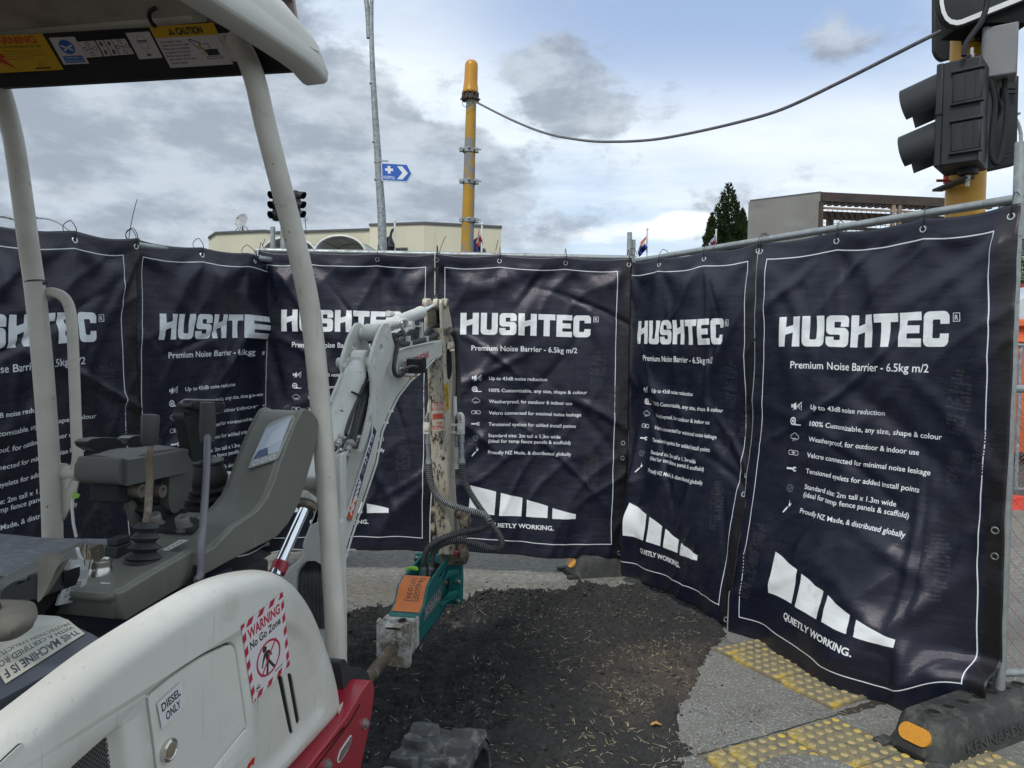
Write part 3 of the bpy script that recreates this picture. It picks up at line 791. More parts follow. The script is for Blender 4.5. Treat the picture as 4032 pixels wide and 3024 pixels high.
# ================================================================== noise barrier banners
W_B, H_B = 1.345, 2.0
def banner_print():
    P = Print(W_B, H_B, 900, (0.0050, 0.0078, 0.0185), ss=2)
    wh = (0.80, 0.82, 0.83)
    P.rect(1.275, 0, 0.07, 2.0, (0.008, 0.008, 0.008))
    P.rect(0.0, 0.0, 0.006, 2.0, (0.55, 0.55, 0.56))
    fw = 0.0045
    P.rect(0.07, 0.083, 1.18, fw, wh); P.rect(0.07, 1.905, 1.18, fw, wh); P.rect(0.07, 0.083, fw, 1.825, wh); P.rect(1.245, 0.083, fw, 1.828, wh)
    # block lettering drawn on the grid of the zoomed photo: letter tops at 657, feet at 867
    sx = 1 / 1385.0; x0 = 165; sy = 0.97 / 1385.0 * 0.99
    top = 0.388
    def G(pts, holes=()):
        f = lambda q: ((q[0] + x0) * sx, top + (q[1] - 657) * sy)
        P.poly([f(q) for q in pts], wh, [[f(q) for q in h] for h in holes])
    def arc(cx, cy, r, a0, a1, n=6): return [(cx + r * math.cos(rad(a)), cy + r * math.sin(rad(a))) for a in np.linspace(a0, a1, n)]
    def Hh_(x, w):
        G([(x, 657), (x + 58, 657), (x + 58, 732), (x + w - 58, 716), (x + w - 58, 657), (x + w, 657), (x + w, 868), (x + w - 58, 868), (x + w - 58, 770), (x + 58, 786), (x + 58, 868), (x, 868)])
    Hh_(90, 175)
    G([(284, 657), (342, 657), (342, 806)] + arc(356, 806, 14, 180, 90) + arc(374, 806, 14, 90, 0) + [(388, 657), (446, 657), (446, 828)] + arc(406, 828, 40, 0, 90) + arc(324, 828, 40, 90, 180))
    G([(622, 734), (564, 734)] + [(564, 714)] + arc(558, 708, 8, 0, -90) + arc(528, 708, 8, -90, -180) + [(520, 728)] + arc(530, 730, 10, 180, 90) +
      arc(588, 774, 34, -90, 0) + [(622, 834)] + arc(588, 834, 34, 0, 90) + arc(496, 834, 34, 90, 180) + [(462, 800), (520, 800), (520, 812)] + arc(528, 814, 8, 180, 90) + arc(556, 814, 8, 90, 0) +
      [(564, 798)] + arc(554, 796, 10, 0, -90) + arc(496, 752, 34, 90, 180) + [(462, 692)] + arc(496, 691, 34, 180, 270) + arc(588, 691, 34, 270, 360))
    Hh_(640, 172)
    G([(827, 657), (988, 657), (988, 712), (936, 712), (936, 868), (878, 868), (878, 712), (827, 712)])
    G([(1000, 657), (1148, 657), (1148, 708), (1056, 708), (1056, 738), (1136, 738), (1136, 786), (1056, 786), (1056, 818), (1148, 818), (1148, 868), (1000, 868)])
    G([(1325, 734), (1267, 734), (1267, 718)] + arc(1257, 716, 10, 0, -90) + arc(1228, 716, 10, -90, -180) + [(1218, 808)] + arc(1228, 808, 10, 180, 90) + arc(1257, 808, 10, 90, 0) + [(1267, 790), (1325, 790), (1325, 832)] + arc(1289, 832, 36, 0, 90) + arc(1196, 832, 36, 90, 180) + [(1160, 693)] + arc(1196, 693, 36, 180, 270) + arc(1289, 693, 36, 270, 360))
    rx, ry, rw = 1.093, 0.398, 0.031
    P.line([(rx, ry), (rx + rw, ry), (rx + rw, ry + 0.034), (rx, ry + 0.034), (rx, ry)], 0.003, wh)
    P.text('R', rx + rw / 2, ry + 0.0275, wh, cap=0.020, bold=0.02, align='c')
    P.text('Premium Noise Barrier - 6.5kg m/2', 0.264, 0.640, wh, width=0.723, cap=0.0345, bold=0.012)
    cap = 0.0225
    for s, y, x1 in (('Up to 43dB noise reduction', 0.833, 0.784), ('100% Customizable, any size, shape & colour', 0.912, 1.058), ('Weatherproof, for outdoor & indoor use', 0.986, 0.957), ('Velcro connected for minimal noise leakage', 1.062, 1.020),
                     ('Tensioned eyelets for added install points', 1.138, 0.985), ('Standard size: 2m tall x 1.3m wide', 1.213, 0.882), ('(ideal for temp fence panels & scaffold)', 1.250, 0.951), ('Proudly NZ Made, & distributed globally', 1.326, 0.957)):
        P.text(s, 0.386, y, wh, width=x1 - 0.386, cap=cap, bold=0.012)
    # icons
    x, y = 0.272, 0.824
    P.rect(x, y - 0.010, 0.009, 0.017, wh); P.poly([(x + 0.012, y - 0.008), (x + 0.030, y - 0.020), (x + 0.030, y + 0.018), (x + 0.012, y + 0.006)], wh)
    P.line([(x + 0.012, y + 0.018), (x + 0.062, y - 0.022)], 0.0035, wh)
    for k in (0, 1, 2): P.line([(x + 0.036 + 0.009 * k + 0.006 * math.cos(a), y + (0.008 + 0.005 * k) * math.sin(a)) for a in np.linspace(-1.2, 1.2, 7)], 0.0028, wh)
    x, y = 0.288, 0.896
    P.ringp(x, y, 0.019, 0.0065, wh); P.disc(x, y, 0.007, wh); P.rect(x, y + 0.013, 0.048, 0.006, wh); P.rect(x + 0.014, y - 0.004, 0.006, 0.019, wh)
    x, y = 0.300, 0.972
    cl = [(x - 0.018, y + 0.010)] + [(x - 0.018 + 0.010 * math.cos(a), y + 0.001 + 0.009 * math.sin(a)) for a in np.linspace(2.2, 4.4, 6)] + [(x - 0.003 + 0.014 * math.cos(a), y - 0.006 + 0.012 * math.sin(a)) for a in np.linspace(3.6, 6.0, 8)] + [(x + 0.016 + 0.009 * math.cos(a), y + 0.002 + 0.009 * math.sin(a)) for a in np.linspace(-1.2, 1.4, 6)] + [(x - 0.018, y + 0.010)]
    P.line(cl, 0.0022, wh); P.line([(x - 0.004, y + 0.006), (x - 0.014, y + 0.022)], 0.002, wh); P.line([(x + 0.004, y + 0.006), (x - 0.004, y + 0.020)], 0.002, wh); P.line([(x + 0.010, y + 0.012), (x + 0.008, y + 0.018)], 0.002, wh)
    x, y = 0.298, 1.050
    for dx in (-0.014, 0.014):
        q = [(x + dx + 0.012 * math.cos(a) + 0.005 * (1 if math.cos(a) > 0 else -1), y + 0.011 * math.sin(a)) for a in np.linspace(0, 2 * math.pi, 21)]; P.line(q, 0.0028, wh)
    P.line([(x - 0.012, y), (x + 0.012, y)], 0.003, wh)
    x, y = 0.270, 1.128
    P.line([(x, y), (x + 0.040, y - 0.001)], 0.009, wh); P.ringp(x + 0.046, y, 0.012, 0.007, wh); P.rect(x + 0.048, y - 0.004, 0.014, 0.008, (0.0050, 0.0078, 0.0185))
    x, y = 0.300, 1.222
    gr = (0.16, 0.18, 0.22); P.ringp(x, y, 0.019, 0.0025, gr); P.ringp(x, y, 0.014, 0.0018, gr); P.line([(x - 0.007, y), (x - 0.002, y + 0.006), (x + 0.008, y - 0.007)], 0.003, gr)
    x, y = 0.300, 1.310
    P.poly([(x + 0.006, y - 0.034), (x + 0.010, y - 0.026), (x + 0.013, y - 0.016), (x + 0.022, y - 0.018), (x + 0.018, y - 0.008), (x + 0.010, y + 0.001), (x + 0.006, y - 0.001), (x + 0.007, y - 0.008), (x + 0.002, y - 0.010), (x + 0.009, y - 0.016)], wh)
    P.poly([(x - 0.003, y + 0.001), (x + 0.004, y + 0.003), (x - 0.003, y + 0.015), (x - 0.012, y + 0.024), (x - 0.020, y + 0.034), (x - 0.027, y + 0.032), (x - 0.018, y + 0.018)], wh)
    # the four bars and the line below them
    for pts in ([(0.269, 1.534), (0.445, 1.577), (0.443, 1.738), (0.263, 1.738)], [(0.478, 1.585), (0.629, 1.619), (0.627, 1.740), (0.475, 1.738)], [(0.660, 1.627), (0.806, 1.664), (0.806, 1.741), (0.660, 1.740)], [(0.838, 1.674), (1.000, 1.710), (1.000, 1.741), (0.839, 1.743)]):
        P.poly(pts, wh)
    P.text('QUIETLY WORKING.', 0.404, 1.818, wh, width=0.446, cap=0.029, bold=0.028)
    # hem stitching
    st_ = (0.002, 0.002, 0.004)
    for yy in (0.028, 0.060, 1.965):
        for k in range(0, 130): P.rect(0.01 + k * 0.01, yy, 0.006, 0.0016, st_)
    # boot prints left by trampling
    r2 = random.Random(5); bt = (0.035, 0.037, 0.045)
    for (cx, cy, ang, sc) in ((1.13, 0.76, 0.1, 1.0), (1.12, 1.02, 0.2, 0.55), (1.10, 1.42, -0.1, 1.0), (0.145, 1.52, 0.15, 0.8), (0.11, 1.68, 0.12, 1.0), (1.24, 0.95, 0.2, 0.7)):
        for k in range(16):
            for q in range(5):
                yy = -0.13 + k * 0.0165; hw = 0.045 * (1.0 if yy < 0.02 else 0.82) * math.sqrt(max(0.0, 1 - (yy / 0.14) ** 4))
                xx = -hw + q * hw / 2.1
                if abs(yy - 0.035) < 0.012 or r2.random() < 0.22: continue
                c, s_ = math.cos(ang), math.sin(ang); u = hw / 4.6
                P.poly([(cx + sc * ((xx + a) * c - (yy + b) * s_), cy + sc * ((xx + a) * s_ + (yy + b) * c)) for a, b in ((-u, -0.006), (u, -0.004 + 0.004 * (q % 2)), (u, 0.006), (-u, 0.004))], tuple(v * r2.uniform(0.5, 1.0) for v in bt))
    return P
BP = banner_print()
m_banner = print_mat('printed_noise_barrier', BP, rough=0.27, fabric=True, sp=0.62, wear_sheen=((0.034, 0.031, 0.038), 3.2, 0.56, 0.90))  # purple sky sheen painted into the cloth colour along with the scuffs
m_tie = pm('black_cable_tie', (0.01, 0.01, 0.01), rough=0.4)

def s01(x, a, b): return smooth01(x, a, b)
def make_banner(A, B, zA, zB, seed, label, front, h=2.0, extra=None, eyes=(0.012, 0.33, 0.665, 0.985), tails=(), u0=0.0, u1=1.0):
    """A, B: foot points of the left and right end (2D); front: 2D side the print faces"""
    A, B = Vector((*A, 0)), Vector((*B, 0))
    d = (B - A); n = Vector((d.y, -d.x, 0)).normalized()
    if n.dot(Vector((*front, 0)) - A) < 0: n = -n
    rs = random.Random(seed)
    ph = [rs.uniform(0, 6.28) for _ in range(8)]; of = seed * 13.7
    ridges = [(rs.uniform(0.1, 1.25), rs.uniform(0.15, 1.7), rs.uniform(-1.25, 1.25), rs.uniform(0.25, 0.65), rs.uniform(0.016, 0.060), rs.choice((-1, 1, 1)) * rs.uniform(0.005, 0.017)) for _ in range(28)]
    def disp(x, v):
        pin = s01(v, 0.0, 0.16)
        q = 0.0
        q += 0.038 * nn((x * 1.5 + of, v * 0.9, 0.3)) * pin
        q += 0.022 * nn((x * 3.2 + of, v * 1.2 + 3, 1.3)) * pin
        w = x * 0.8 + v * 0.55 + 0.25 * nn((x * 1.3, v * 1.3, of))
        q += 0.012 * (1 - abs(nn((w * 5.0, (v - x) * 1.1, of + 2)))) ** 5 * pin * (0.4 + 0.6 * s01(v, 0.9, 1.6) + 0.5 * (1 - s01(v, 0.25, 0.8)))
        for e in eyes:
            dx, dv = x - e * W_B, v - 0.045
            r = math.hypot(dx, dv)
            a = math.atan2(dx, dv + 0.02)
            q += 0.014 * math.cos(a * 5.5 + ph[0] + e * 9) * math.exp(-r / 0.34) * s01(r, 0.02, 0.16) * s01(dv, -0.02, 0.1)
        for (cx, cv, an, ln, wd, am) in ridges:
            dx, dv = x - cx, v - cv
            al = dx * math.sin(an) + dv * math.cos(an); ac = dx * math.cos(an) - dv * math.sin(an) + 0.10 * al * al / ln
            if abs(al) < ln * 1.6 and abs(ac) < wd * 3:
                q += am * math.exp(-(al / ln) ** 2 * 1.6) * math.exp(-(ac / wd) ** 2) * pin
        q += 0.016 * s01(v, 1.45, 2.0) * math.sin(x * 7.0 + ph[2]) + 0.010 * s01(v, 1.7, 2.0) * math.sin(x * 17 + ph[3])
        q += 0.0012 * nn((x * 17, v * 14, of)) + 0.004 * nn((x * 7, v * 6, of)) * pin
        # stiff hems
        q += 0.004 * nn((v * 5, of, 3.0)) * (math.exp(-((x - 0.02) / 0.04) ** 2) + math.exp(-((x - 1.3) / 0.05) ** 2))
        return q
    def pos(fu, fv):
        x, v = fu * W_B, fv * h
        q = 0.035 + disp(x, v * 2.0 / h)
        top = zA + (zB - zA) * fu
        sag = 0.0
        es = sorted(eyes)
        for a, b in zip(es[:-1], es[1:]):
            if a <= fu <= b: sag = 0.016 * math.sin(math.pi * (fu - a) / (b - a)) * (1 - s01(v, 0, 0.5))
        z = top - v - sag + 0.006 * nn((x * 4, of, 0)) + 0.014 * s01(v, 1.5, 2.0) * math.sin(x * 4.4 + ph[4])
        sh = 0.010 * nn((v * 1.7, of, 5.0)) * s01(v, 0, 0.4) + 0.004 * nn((v * 6, of, 5.0))
        p = A + d * fu + n * q + d.normalized() * sh + UP * z
        if extra: p = extra(p, x, v, n, d.normalized())
        return p
    root = thing('noise_barrier', label, 'noise barrier', (A + B) / 2, math.atan2(d.y, d.x), 'printed noise barrier banners hung on the site fence')
    root.location.z = 0
    nu, nv = 110, 164
    mb = MB(); mb.grid(pos, nu, nv, uv=True)
    o = obj('banner', mb, m_banner, root, smooth=180, fixn=False)
    # make sure the print faces the viewer
    sol = o.modifiers.new('thickness', 'SOLIDIFY'); sol.thickness = 0.003; sol.offset = -1.0
    def place_eye(fu, fv, nm='eyelet'):
        p = pos(fu, fv); pu = pos(min(fu + 0.01, 1), fv) - pos(fu - 0.01 if fu > 0.01 else 0, fv); pv = pos(fu, min(fv + 0.006, 1)) - pos(fu, max(fv - 0.006, 0))
        nr = pu.cross(pv).normalized()
        if nr.dot(n) < 0: nr = -nr
        mb = MB(); mb.torus(p + nr * 0.002, nr, 0.0125, 0.0036, 20, 6)
        e = obj(nm, mb, m_eyelet, root)
        mb = MB(); mb.lathe([(0.0098, 0.0), (0.0098, 0.0012)], p + nr * 0.001, nr, 16); obj('eyelet_hole', mb, m_dark, e)
        return p, nr
    dn = d.normalized()
    for k, e in enumerate(eyes):
        if not (0 <= e <= 1): continue
        p, nr = place_eye(e, 0.0225)
        top = zA + (zB - zA) * e + 0.045
        base = A + d * e
        a = p + nr * 0.004
        loop = [a, Vector((a.x, a.y, top - 0.035)) + n * 0.004 + dn * 0.004, base + UP * (top + 0.004) + n * 0.018, base + UP * (top + 0.006), base - n * 0.03 + UP * (top - 0.01), base - n * 0.03 + UP * (top - 0.04), p - nr * 0.006]
        mb = MB(); mb.tube(catmull(loop, 5, False), 0.0021, 6)
        mb.box(a + UP * 0.014, 0.009, 0.008, 0.010)
        obj('cable_tie', mb, m_tie, root)
    for (fu, pts) in tails:
        base = A + d * fu + UP * (zA + (zB - zA) * fu + 0.03) + n * 0.01
        mb = MB(); mb.tube(catmull([base + dn * a + UP * b for a, b in pts], 6, False), 0.0021, 5)
        obj('cable_tie', mb, m_tie, root)
    for (fu, fv) in ((0.975, 0.615), (0.974, 0.665), (0.972, 0.985)):
        place_eye(fu, fv)
    return root, pos

# fence corner points (foot positions)
CL = Vector(at_y(1020, 1500, 4.95).to_2d()); CR = Vector((0.789, 4.95)); NR = Vector((1.985, 2.93))
LD = Vector((-0.53, -1.70)).normalized(); LS = Vector((-2.03, 3.85))
LE = Vector((-1.505, 5.05)); LN = LS + LD * 1.33
V2 = (0, 0)
mid = Vector((at_y(1708, 1400, 4.95).x, 4.95))
make_banner((CL.x - 0.005, 4.95), (mid.x + 0.03, 4.95), 2.143, 2.143, 3, 'dark banner behind the excavator boom, left half of the straight back fence', V2, eyes=(0.012, 0.27, 0.66, 0.985), tails=((0.02, [(0, 0), (0.01, 0.03), (0.015, 0.05)]),))
make_banner((mid.x, 4.935), (CR.x - 0.01, 4.935), 2.143, 2.133, 4, 'dark banner with its whole print in view, right half of the straight back fence', V2, tails=((0.02, [(0, -0.04), (0.02, 0.03), (0.045, 0.085)]), (0.31, [(0, 0), (0.005, 0.03), (0.015, 0.07)])))
def fold5(p, x, v, n, dn):
    w = s01(v, 0.85, 1.6)
    p = p + n * (0.085 * math.exp(-((x - 0.24) / 0.07) ** 2) * w) - n * (0.03 * math.exp(-((x - 0.10) / 0.08) ** 2) * w)
    p = p + n * 0.12 * s01(v, 0.9, 2.0) * s01(x, 0.0, 0.6) - dn * 0.05 * s01(v, 1.2, 2.0) * (1 - s01(x, 0.0, 0.5))
    return p
def fold6(p, x, v, n, dn):
    g = s01(x, 0.98, 1.22) * s01(v, 1.78, 2.0)
    p = p + n * 0.13 * g + UP * 0.10 * g
    p = p + n * (0.12 * s01(v, 0.9, 2.0) * (1 - s01(x, 0.75, 1.28)) + 0.16 * s01(v, 1.2, 2.0) * math.sin((min(max((x + 0.05) / 1.3, 0), 1)) ** 1.6 * math.pi))
    p = p + n * (0.030 * math.exp(-((x - 1.02 - 0.12 * (v - 1.8)) / 0.045) ** 2) * s01(v, 1.68, 1.9))
    return p
m5 = CR.lerp(NR, 0.475)
make_banner(CR + Vector((-0.01, 0.04)), m5, 2.112, 2.092, 5, 'dark banner in the corner with its lower left buckled into a deep fold', V2, h=2.05, extra=fold5, eyes=(0.03, 0.30, 0.64, 0.985), tails=((0.0, [(-0.03, 0.0), (0.02, 0.06), (0.07, 0.045), (0.09, 0.0)]),))
make_banner(m5 - (NR - CR).normalized() * 0.02, NR + (NR - CR).normalized() * 0.03, 2.092, 2.078, 6, 'dark banner on the right with its bottom corner curled over the rubber foot', V2, h=2.09, extra=fold6, eyes=(0.015, 0.37, 0.70, 0.975))
def tuck2(p, x, v, n, dn): return p + Vector((0, 0.34 * s01(x, 0.86, 0.95), 0))
make_banner((-2.055, 3.93), tuple(LE), 2.045, 2.105, 2, 'dark banner seen behind the joystick, its right end hidden by the next banner', V2, extra=tuck2, eyes=(0.012, 0.36, 0.66, 0.985), tails=((0.0, [(0, -0.03), (0.015, 0.06), (0.04, 0.16), (0.05, 0.19)]),))
nL = Vector((-LD.y, LD.x)) * -1
nL = nL if nL.x < 0 else -nL
make_banner(LS + LD * 1.245 + nL * 0.02, LS - LD * 0.085 + nL * 0.02, 1.935, 2.05, 1, 'dark banner at the left edge seen behind the canopy post and grab rail', V2, eyes=(0.012, 0.33, 0.70, 0.985))

# ------------------------------------------------------------------ fence panels
def rail(mb, a, b, r=0.019, n=16, mi=0): mb.tube([a, b], r, n, mi=mi)
def fence_panel(A, B, zA, zB, label, stubs=(), wire=None, bot=0.18, back=0.03):
    A, B = Vector((*A, 0)), Vector((*B, 0))
    root = thing('temporary_fence', label, 'fence panel', (A + B) / 2, 0, 'temporary fence panels')
    mb = MB(); rail(mb, A + UP * zA, B + UP * zB); obj('top_rail', mb, m_galv, root)
    for P_, z in ((A, zA), (B, zB)):
        mb = MB(); rail(mb, P_ + UP * 0.02, P_ + UP * (z + 0.0)); obj('post', mb, m_galv, root)
    mb = MB(); rail(mb, A + UP * bot, B + UP * bot, 0.015); obj('bottom_rail', mb, m_galv, root)
    for (q, z1, r) in stubs:
        mb = MB(); q = Vector((*q, 0))
        mb.tube([q + UP * (2.0 if z1 < 2.33 else 1.95), q + UP * z1], r, 18, cap=False); mb.tube([q + UP * z1, q + UP * (z1 - 0.1)], r * 0.86, 18, cap=False); obj('post', mb, m_galv, root)
    if wire: wire(root, A, B)
    return root
fence_panel((CL.x - 0.03, 4.97), (CR.x + 0.0, 4.97), 2.148, 2.14, 'steel fence panel holding the straight back banners', stubs=(((at_y(1074, 940, 4.98).x, 4.98), 2.31, 0.0165), ((at_y(1117, 940, 4.98).x, 4.98), 2.33, 0.022), ((at_y(2480, 950, 4.97).x, 4.985), 2.315, 0.0165), ((at_y(2497, 950, 4.97).x, 5.01), 2.27, 0.0165)))
fence_panel((CR.x + 0.03, CR.y - 0.02), NR, 2.118, 2.105, 'steel fence panel holding the right hand banners', stubs=((tuple(NR + Vector((0.026, 0.03))), 2.335, 0.0225),))
LDb = LD
fence_panel(tuple(LE + nL * 0.06), tuple(LN + nL * 0.12), 2.09, 1.925, 'steel fence panel holding the left hand banners')
# chain link panel running on to the right from the near post
m_wire = pm('rusty_red_wire', (0.22, 0.09, 0.075), (0.30, 0.15, 0.12), scale=20, rough=0.6)
def chain(mb, A, B, z0, z1, pitch, r, seg=4):
    d = (B - A); L_ = d.length; dn = d.normalized(); nrm = Vector((-dn.y, dn.x, 0))
    n = int(L_ / pitch) + 1; m = int((z1 - z0) / pitch * 2)
    for i in range(n):
        for sgn in (1, -1):
            pts = []
            for j in range(m + 1):
                x = i * pitch + (pitch / 2 if j % 2 else 0.0) * 1 + (0 if sgn > 0 else pitch / 2 * (1 if j % 2 == 0 else -1)) * 0
                xx = i * pitch + (pitch * 0.5 if (j % 2) else 0.0) if sgn > 0 else i * pitch + (pitch * 0.5 if (j % 2) else pitch)
                pts.append(A + dn * xx + UP * (z0 + j * pitch / 2) + nrm * (0.004 if j % 2 else -0.004) + nrm * 0.004 * nn((xx * 9, j * 0.7, 1.0)) + UP * 0.01 * nn((xx * 3, j * .4, 5)))
            mb.tube(pts, r, seg, cap=False)
def wire_near(root, A, B):
    mb = MB(); rail(mb, A + UP * 1.352, B + UP * 1.352, 0.016); obj('middle_rail', mb, m_galv, root)
    mb = MB(); chain(mb, A + Vector((0.02, 0, 0)), B, 0.2, 1.34, 0.064, 0.0013); tag(obj('wire_mesh', mb, m_wire, root, smooth=0), kind='stuff')
fence_panel(NR + Vector((-0.015, 0.06)), NR + Vector((2.2, 0.35)), 2.105, 2.105, 'chain link fence panel running right from the near post', wire=wire_near)
def low_fence():
    A = Vector((5.7, 8.75, 0.0)); B = Vector((8.6, 8.9, 0.0)); A = at_y(3700, 1900, 8.75); A.z = 0
    pA = at_y(4008, 1700, 8.75); root = thing('mesh_fence', 'low chain link fence with rounded pipe top behind the right hand post', 'fence', (A + B) / 2)
    z1 = 1.74
    mb = MB(); mb.tube(catmull([Vector((pA.x, pA.y, 0.0)), Vector((pA.x, pA.y, 1.0)), Vector((pA.x, pA.y, z1 - 0.08)), Vector((pA.x + 0.04, pA.y, z1 - 0.01)), Vector((pA.x + 0.12, pA.y, z1)), Vector((B.x, B.y, z1))], 6, False), 0.021, 12); obj('frame', mb, m_galv2, root)
    mb = MB(); mb.tube([A + UP * 0.02, B + UP * 0.02], 0.02, 10); obj('bottom_rail', mb, m_galv2, root)
    mb = MB(); mb.tube([A + UP * z1, Vector((pA.x - 0.05, pA.y, z1))], 0.02, 10); obj('top_rail', mb, m_galv2, root)
    mb = MB(); chain(mb, A, B, 0.05, z1 - 0.02, 0.055, 0.0016, 3); tag(obj('wire_mesh', mb, pm('pale_red_wire', (0.36, 0.22, 0.20), rough=0.6), root, smooth=0), kind='stuff')
low_fence()

# ------------------------------------------------------------------ rubber feet of the fence
m_rub = pm('dusty_black_rubber', (0.022, 0.023, 0.023), (0.045, 0.046, 0.043), scale=5, rough=0.62, bump=0.0012, bscale=90, spots=((0.125, 0.125, 0.105), 8, 0.50, 0.72, 0.8), spots2=((0.20, 0.19, 0.15), 5, 0.64, 0.74, 0.7))
m_refl = pm('orange_reflector', (0.66, 0.30, 0.035), (0.52, 0.22, 0.03), scale=160, rough=0.35, bump=0.0006, bscale=300, spots=((0.25, 0.18, 0.10), 14, 0.62, 0.8))
def fence_foot(o, d, label, L_=0.76, text=None, sc=1.0):
    d = Vector((*d, 0)).normalized(); s = Vector((d.y, -d.x, 0)); o = Vector((*o, 0))
    root = thing('ballast_block', label, 'fence foot', o + d * L_ / 2, 0, 'rubber feet under the fence posts')
    mb = MB()
    # lofted block: sections along its length, splayed ends
    def sec(t, wt, wb, ht, zb=0.0, k=4):
        c = o + d * t
        return [c - s * wb / 2 + UP * zb, c - s * (wt / 2 + 0.012) + UP * (zb + (ht - zb) * 0.45), c - s * wt / 2 + UP * (ht - 0.018), c - s * (wt / 2 - 0.018) + UP * ht, c + s * (wt / 2 - 0.018) + UP * ht, c + s * wt / 2 + UP * (ht - 0.018), c + s * (wt / 2 + 0.012) + UP * (zb + (ht - zb) * 0.45), c + s * wb / 2 + UP * zb]
    secs = []
    for t, wt, wb, ht in ((0.0, 0.13, 0.25, 0.022), (0.012, 0.14, 0.25, 0.05), (0.04, 0.16, 0.245, 0.105), (0.065, 0.17, 0.24, 0.135), (0.085, 0.175, 0.235, 0.145), (L_ / 2, 0.185, 0.235, 0.147), (L_ - 0.085, 0.175, 0.235, 0.145), (L_ - 0.065, 0.17, 0.24, 0.135), (L_ - 0.04, 0.16, 0.245, 0.105), (L_ - 0.012, 0.14, 0.25, 0.05), (L_, 0.13, 0.25, 0.022)):
        secs.append(sec(t, wt, wb, ht))
    b = len(mb.v); k = 8
    for q in secs: mb.v += q
    for i in range(len(secs) - 1):
        for j in range(k): mb.f.append([i * k + j, i * k + (j + 1) % k, (i + 1) * k + (j + 1) % k, (i + 1) * k + j]); mb.m.append(0)
    mb.f.append(list(range(k))); mb.f.append([(len(secs) - 1) * k + j for j in range(k)]); mb.m += [0, 0]
    # toes at the near end
    for sg in (-1, 1):
        mb.box(o + d * 0.0 + s * sg * 0.105 + UP * 0.014, 0.07, 0.05, 0.03, R=Matrix((d, s, UP)).transposed())
    body = obj('body', mb, m_rub, root, bevel=0.008, seg=2, smooth=60)
    mb = MB()
    mb.box(o + d * -0.002 + UP * 0.012, 0.03, 0.11, 0.028, R=Matrix((d, s, UP)).transposed()); obj('end_recess', mb, m_dark, root)
    for kx in range(7):
        for off in ((0.0,) if kx % 2 == 0 else (0.0,)):
            mb = MB(); c = o + d * (0.13 + kx * 0.093) + s * off
            mb.lathe([(0.0215, 0.0), (0.0215, 0.0022)], c + UP * 0.1465, UP, 20); obj('post_hole', mb, m_dark, root)
            mb = MB(); mb.torus(c + UP * 0.1475, UP, 0.0235, 0.003, 20, 6); obj('hole_rim', mb, m_rub, root)
    # reflector on the sloping end
    a = o + d * 0.016 + UP * 0.040; top = o + d * 0.056 + UP * 0.118
    up_ = (top - a).normalized(); nr = s.cross(up_); nr = nr if nr.dot(d) < 0 else -nr
    c = (a + top) / 2 + nr * 0.016
    pts = [c + s * (0.030 * sx + 0.030 * math.cos(q)) + up_ * 0.032 * math.sin(q) for sx, qs in ((1, np.linspace(-math.pi / 2, math.pi / 2, 9)), (-1, np.linspace(math.pi / 2, 1.5 * math.pi, 9))) for q in qs]
    mb = MB(); mb.prism([p - nr * 0.012 for p in pts], nr * 0.016); obj('reflector', mb, m_refl, root, bevel=0.001)
    if text:
        T = text_tris(text, 0.02); mx = T.reshape(-1, 2).max(0); mn = T.reshape(-1, 2).min(0); w = 0.36; hh = 0.036
        a = o + d * 0.16 + s * (0.117) + UP * 0.035; b_ = (s * -0.017 + UP * 0.06).normalized(); nr2 = d.cross(b_); nr2 = nr2 if nr2.dot(s) > 0 else -nr2
        mb = MB()
        for t in T:
            mb.add([a + d * ((p[0] - mn[0]) / (mx[0] - mn[0]) * w) + b_ * (p[1] / 0.7 * hh) + nr2 * 0.0003 for p in t], [(0, 1, 2)])
        obj('raised_lettering', mb, m_rub, root, smooth=0)
    return root
Pt = at_z(3675, 2803, 0.147); fd = Vector((0.885, 0.465))
fence_foot((Pt.to_2d() - fd.normalized() * 0.13), fd, 'dusty black rubber fence foot with orange reflector under the near right post', text='KENNARDS')
ff2 = at_z(2330, 2255, 0.0)
fence_foot((at_z(2218, 2200, 0).x, 4.93), (0.97, 0.25), 'black rubber fence foot showing under the banner in the corner', L_=0.7)

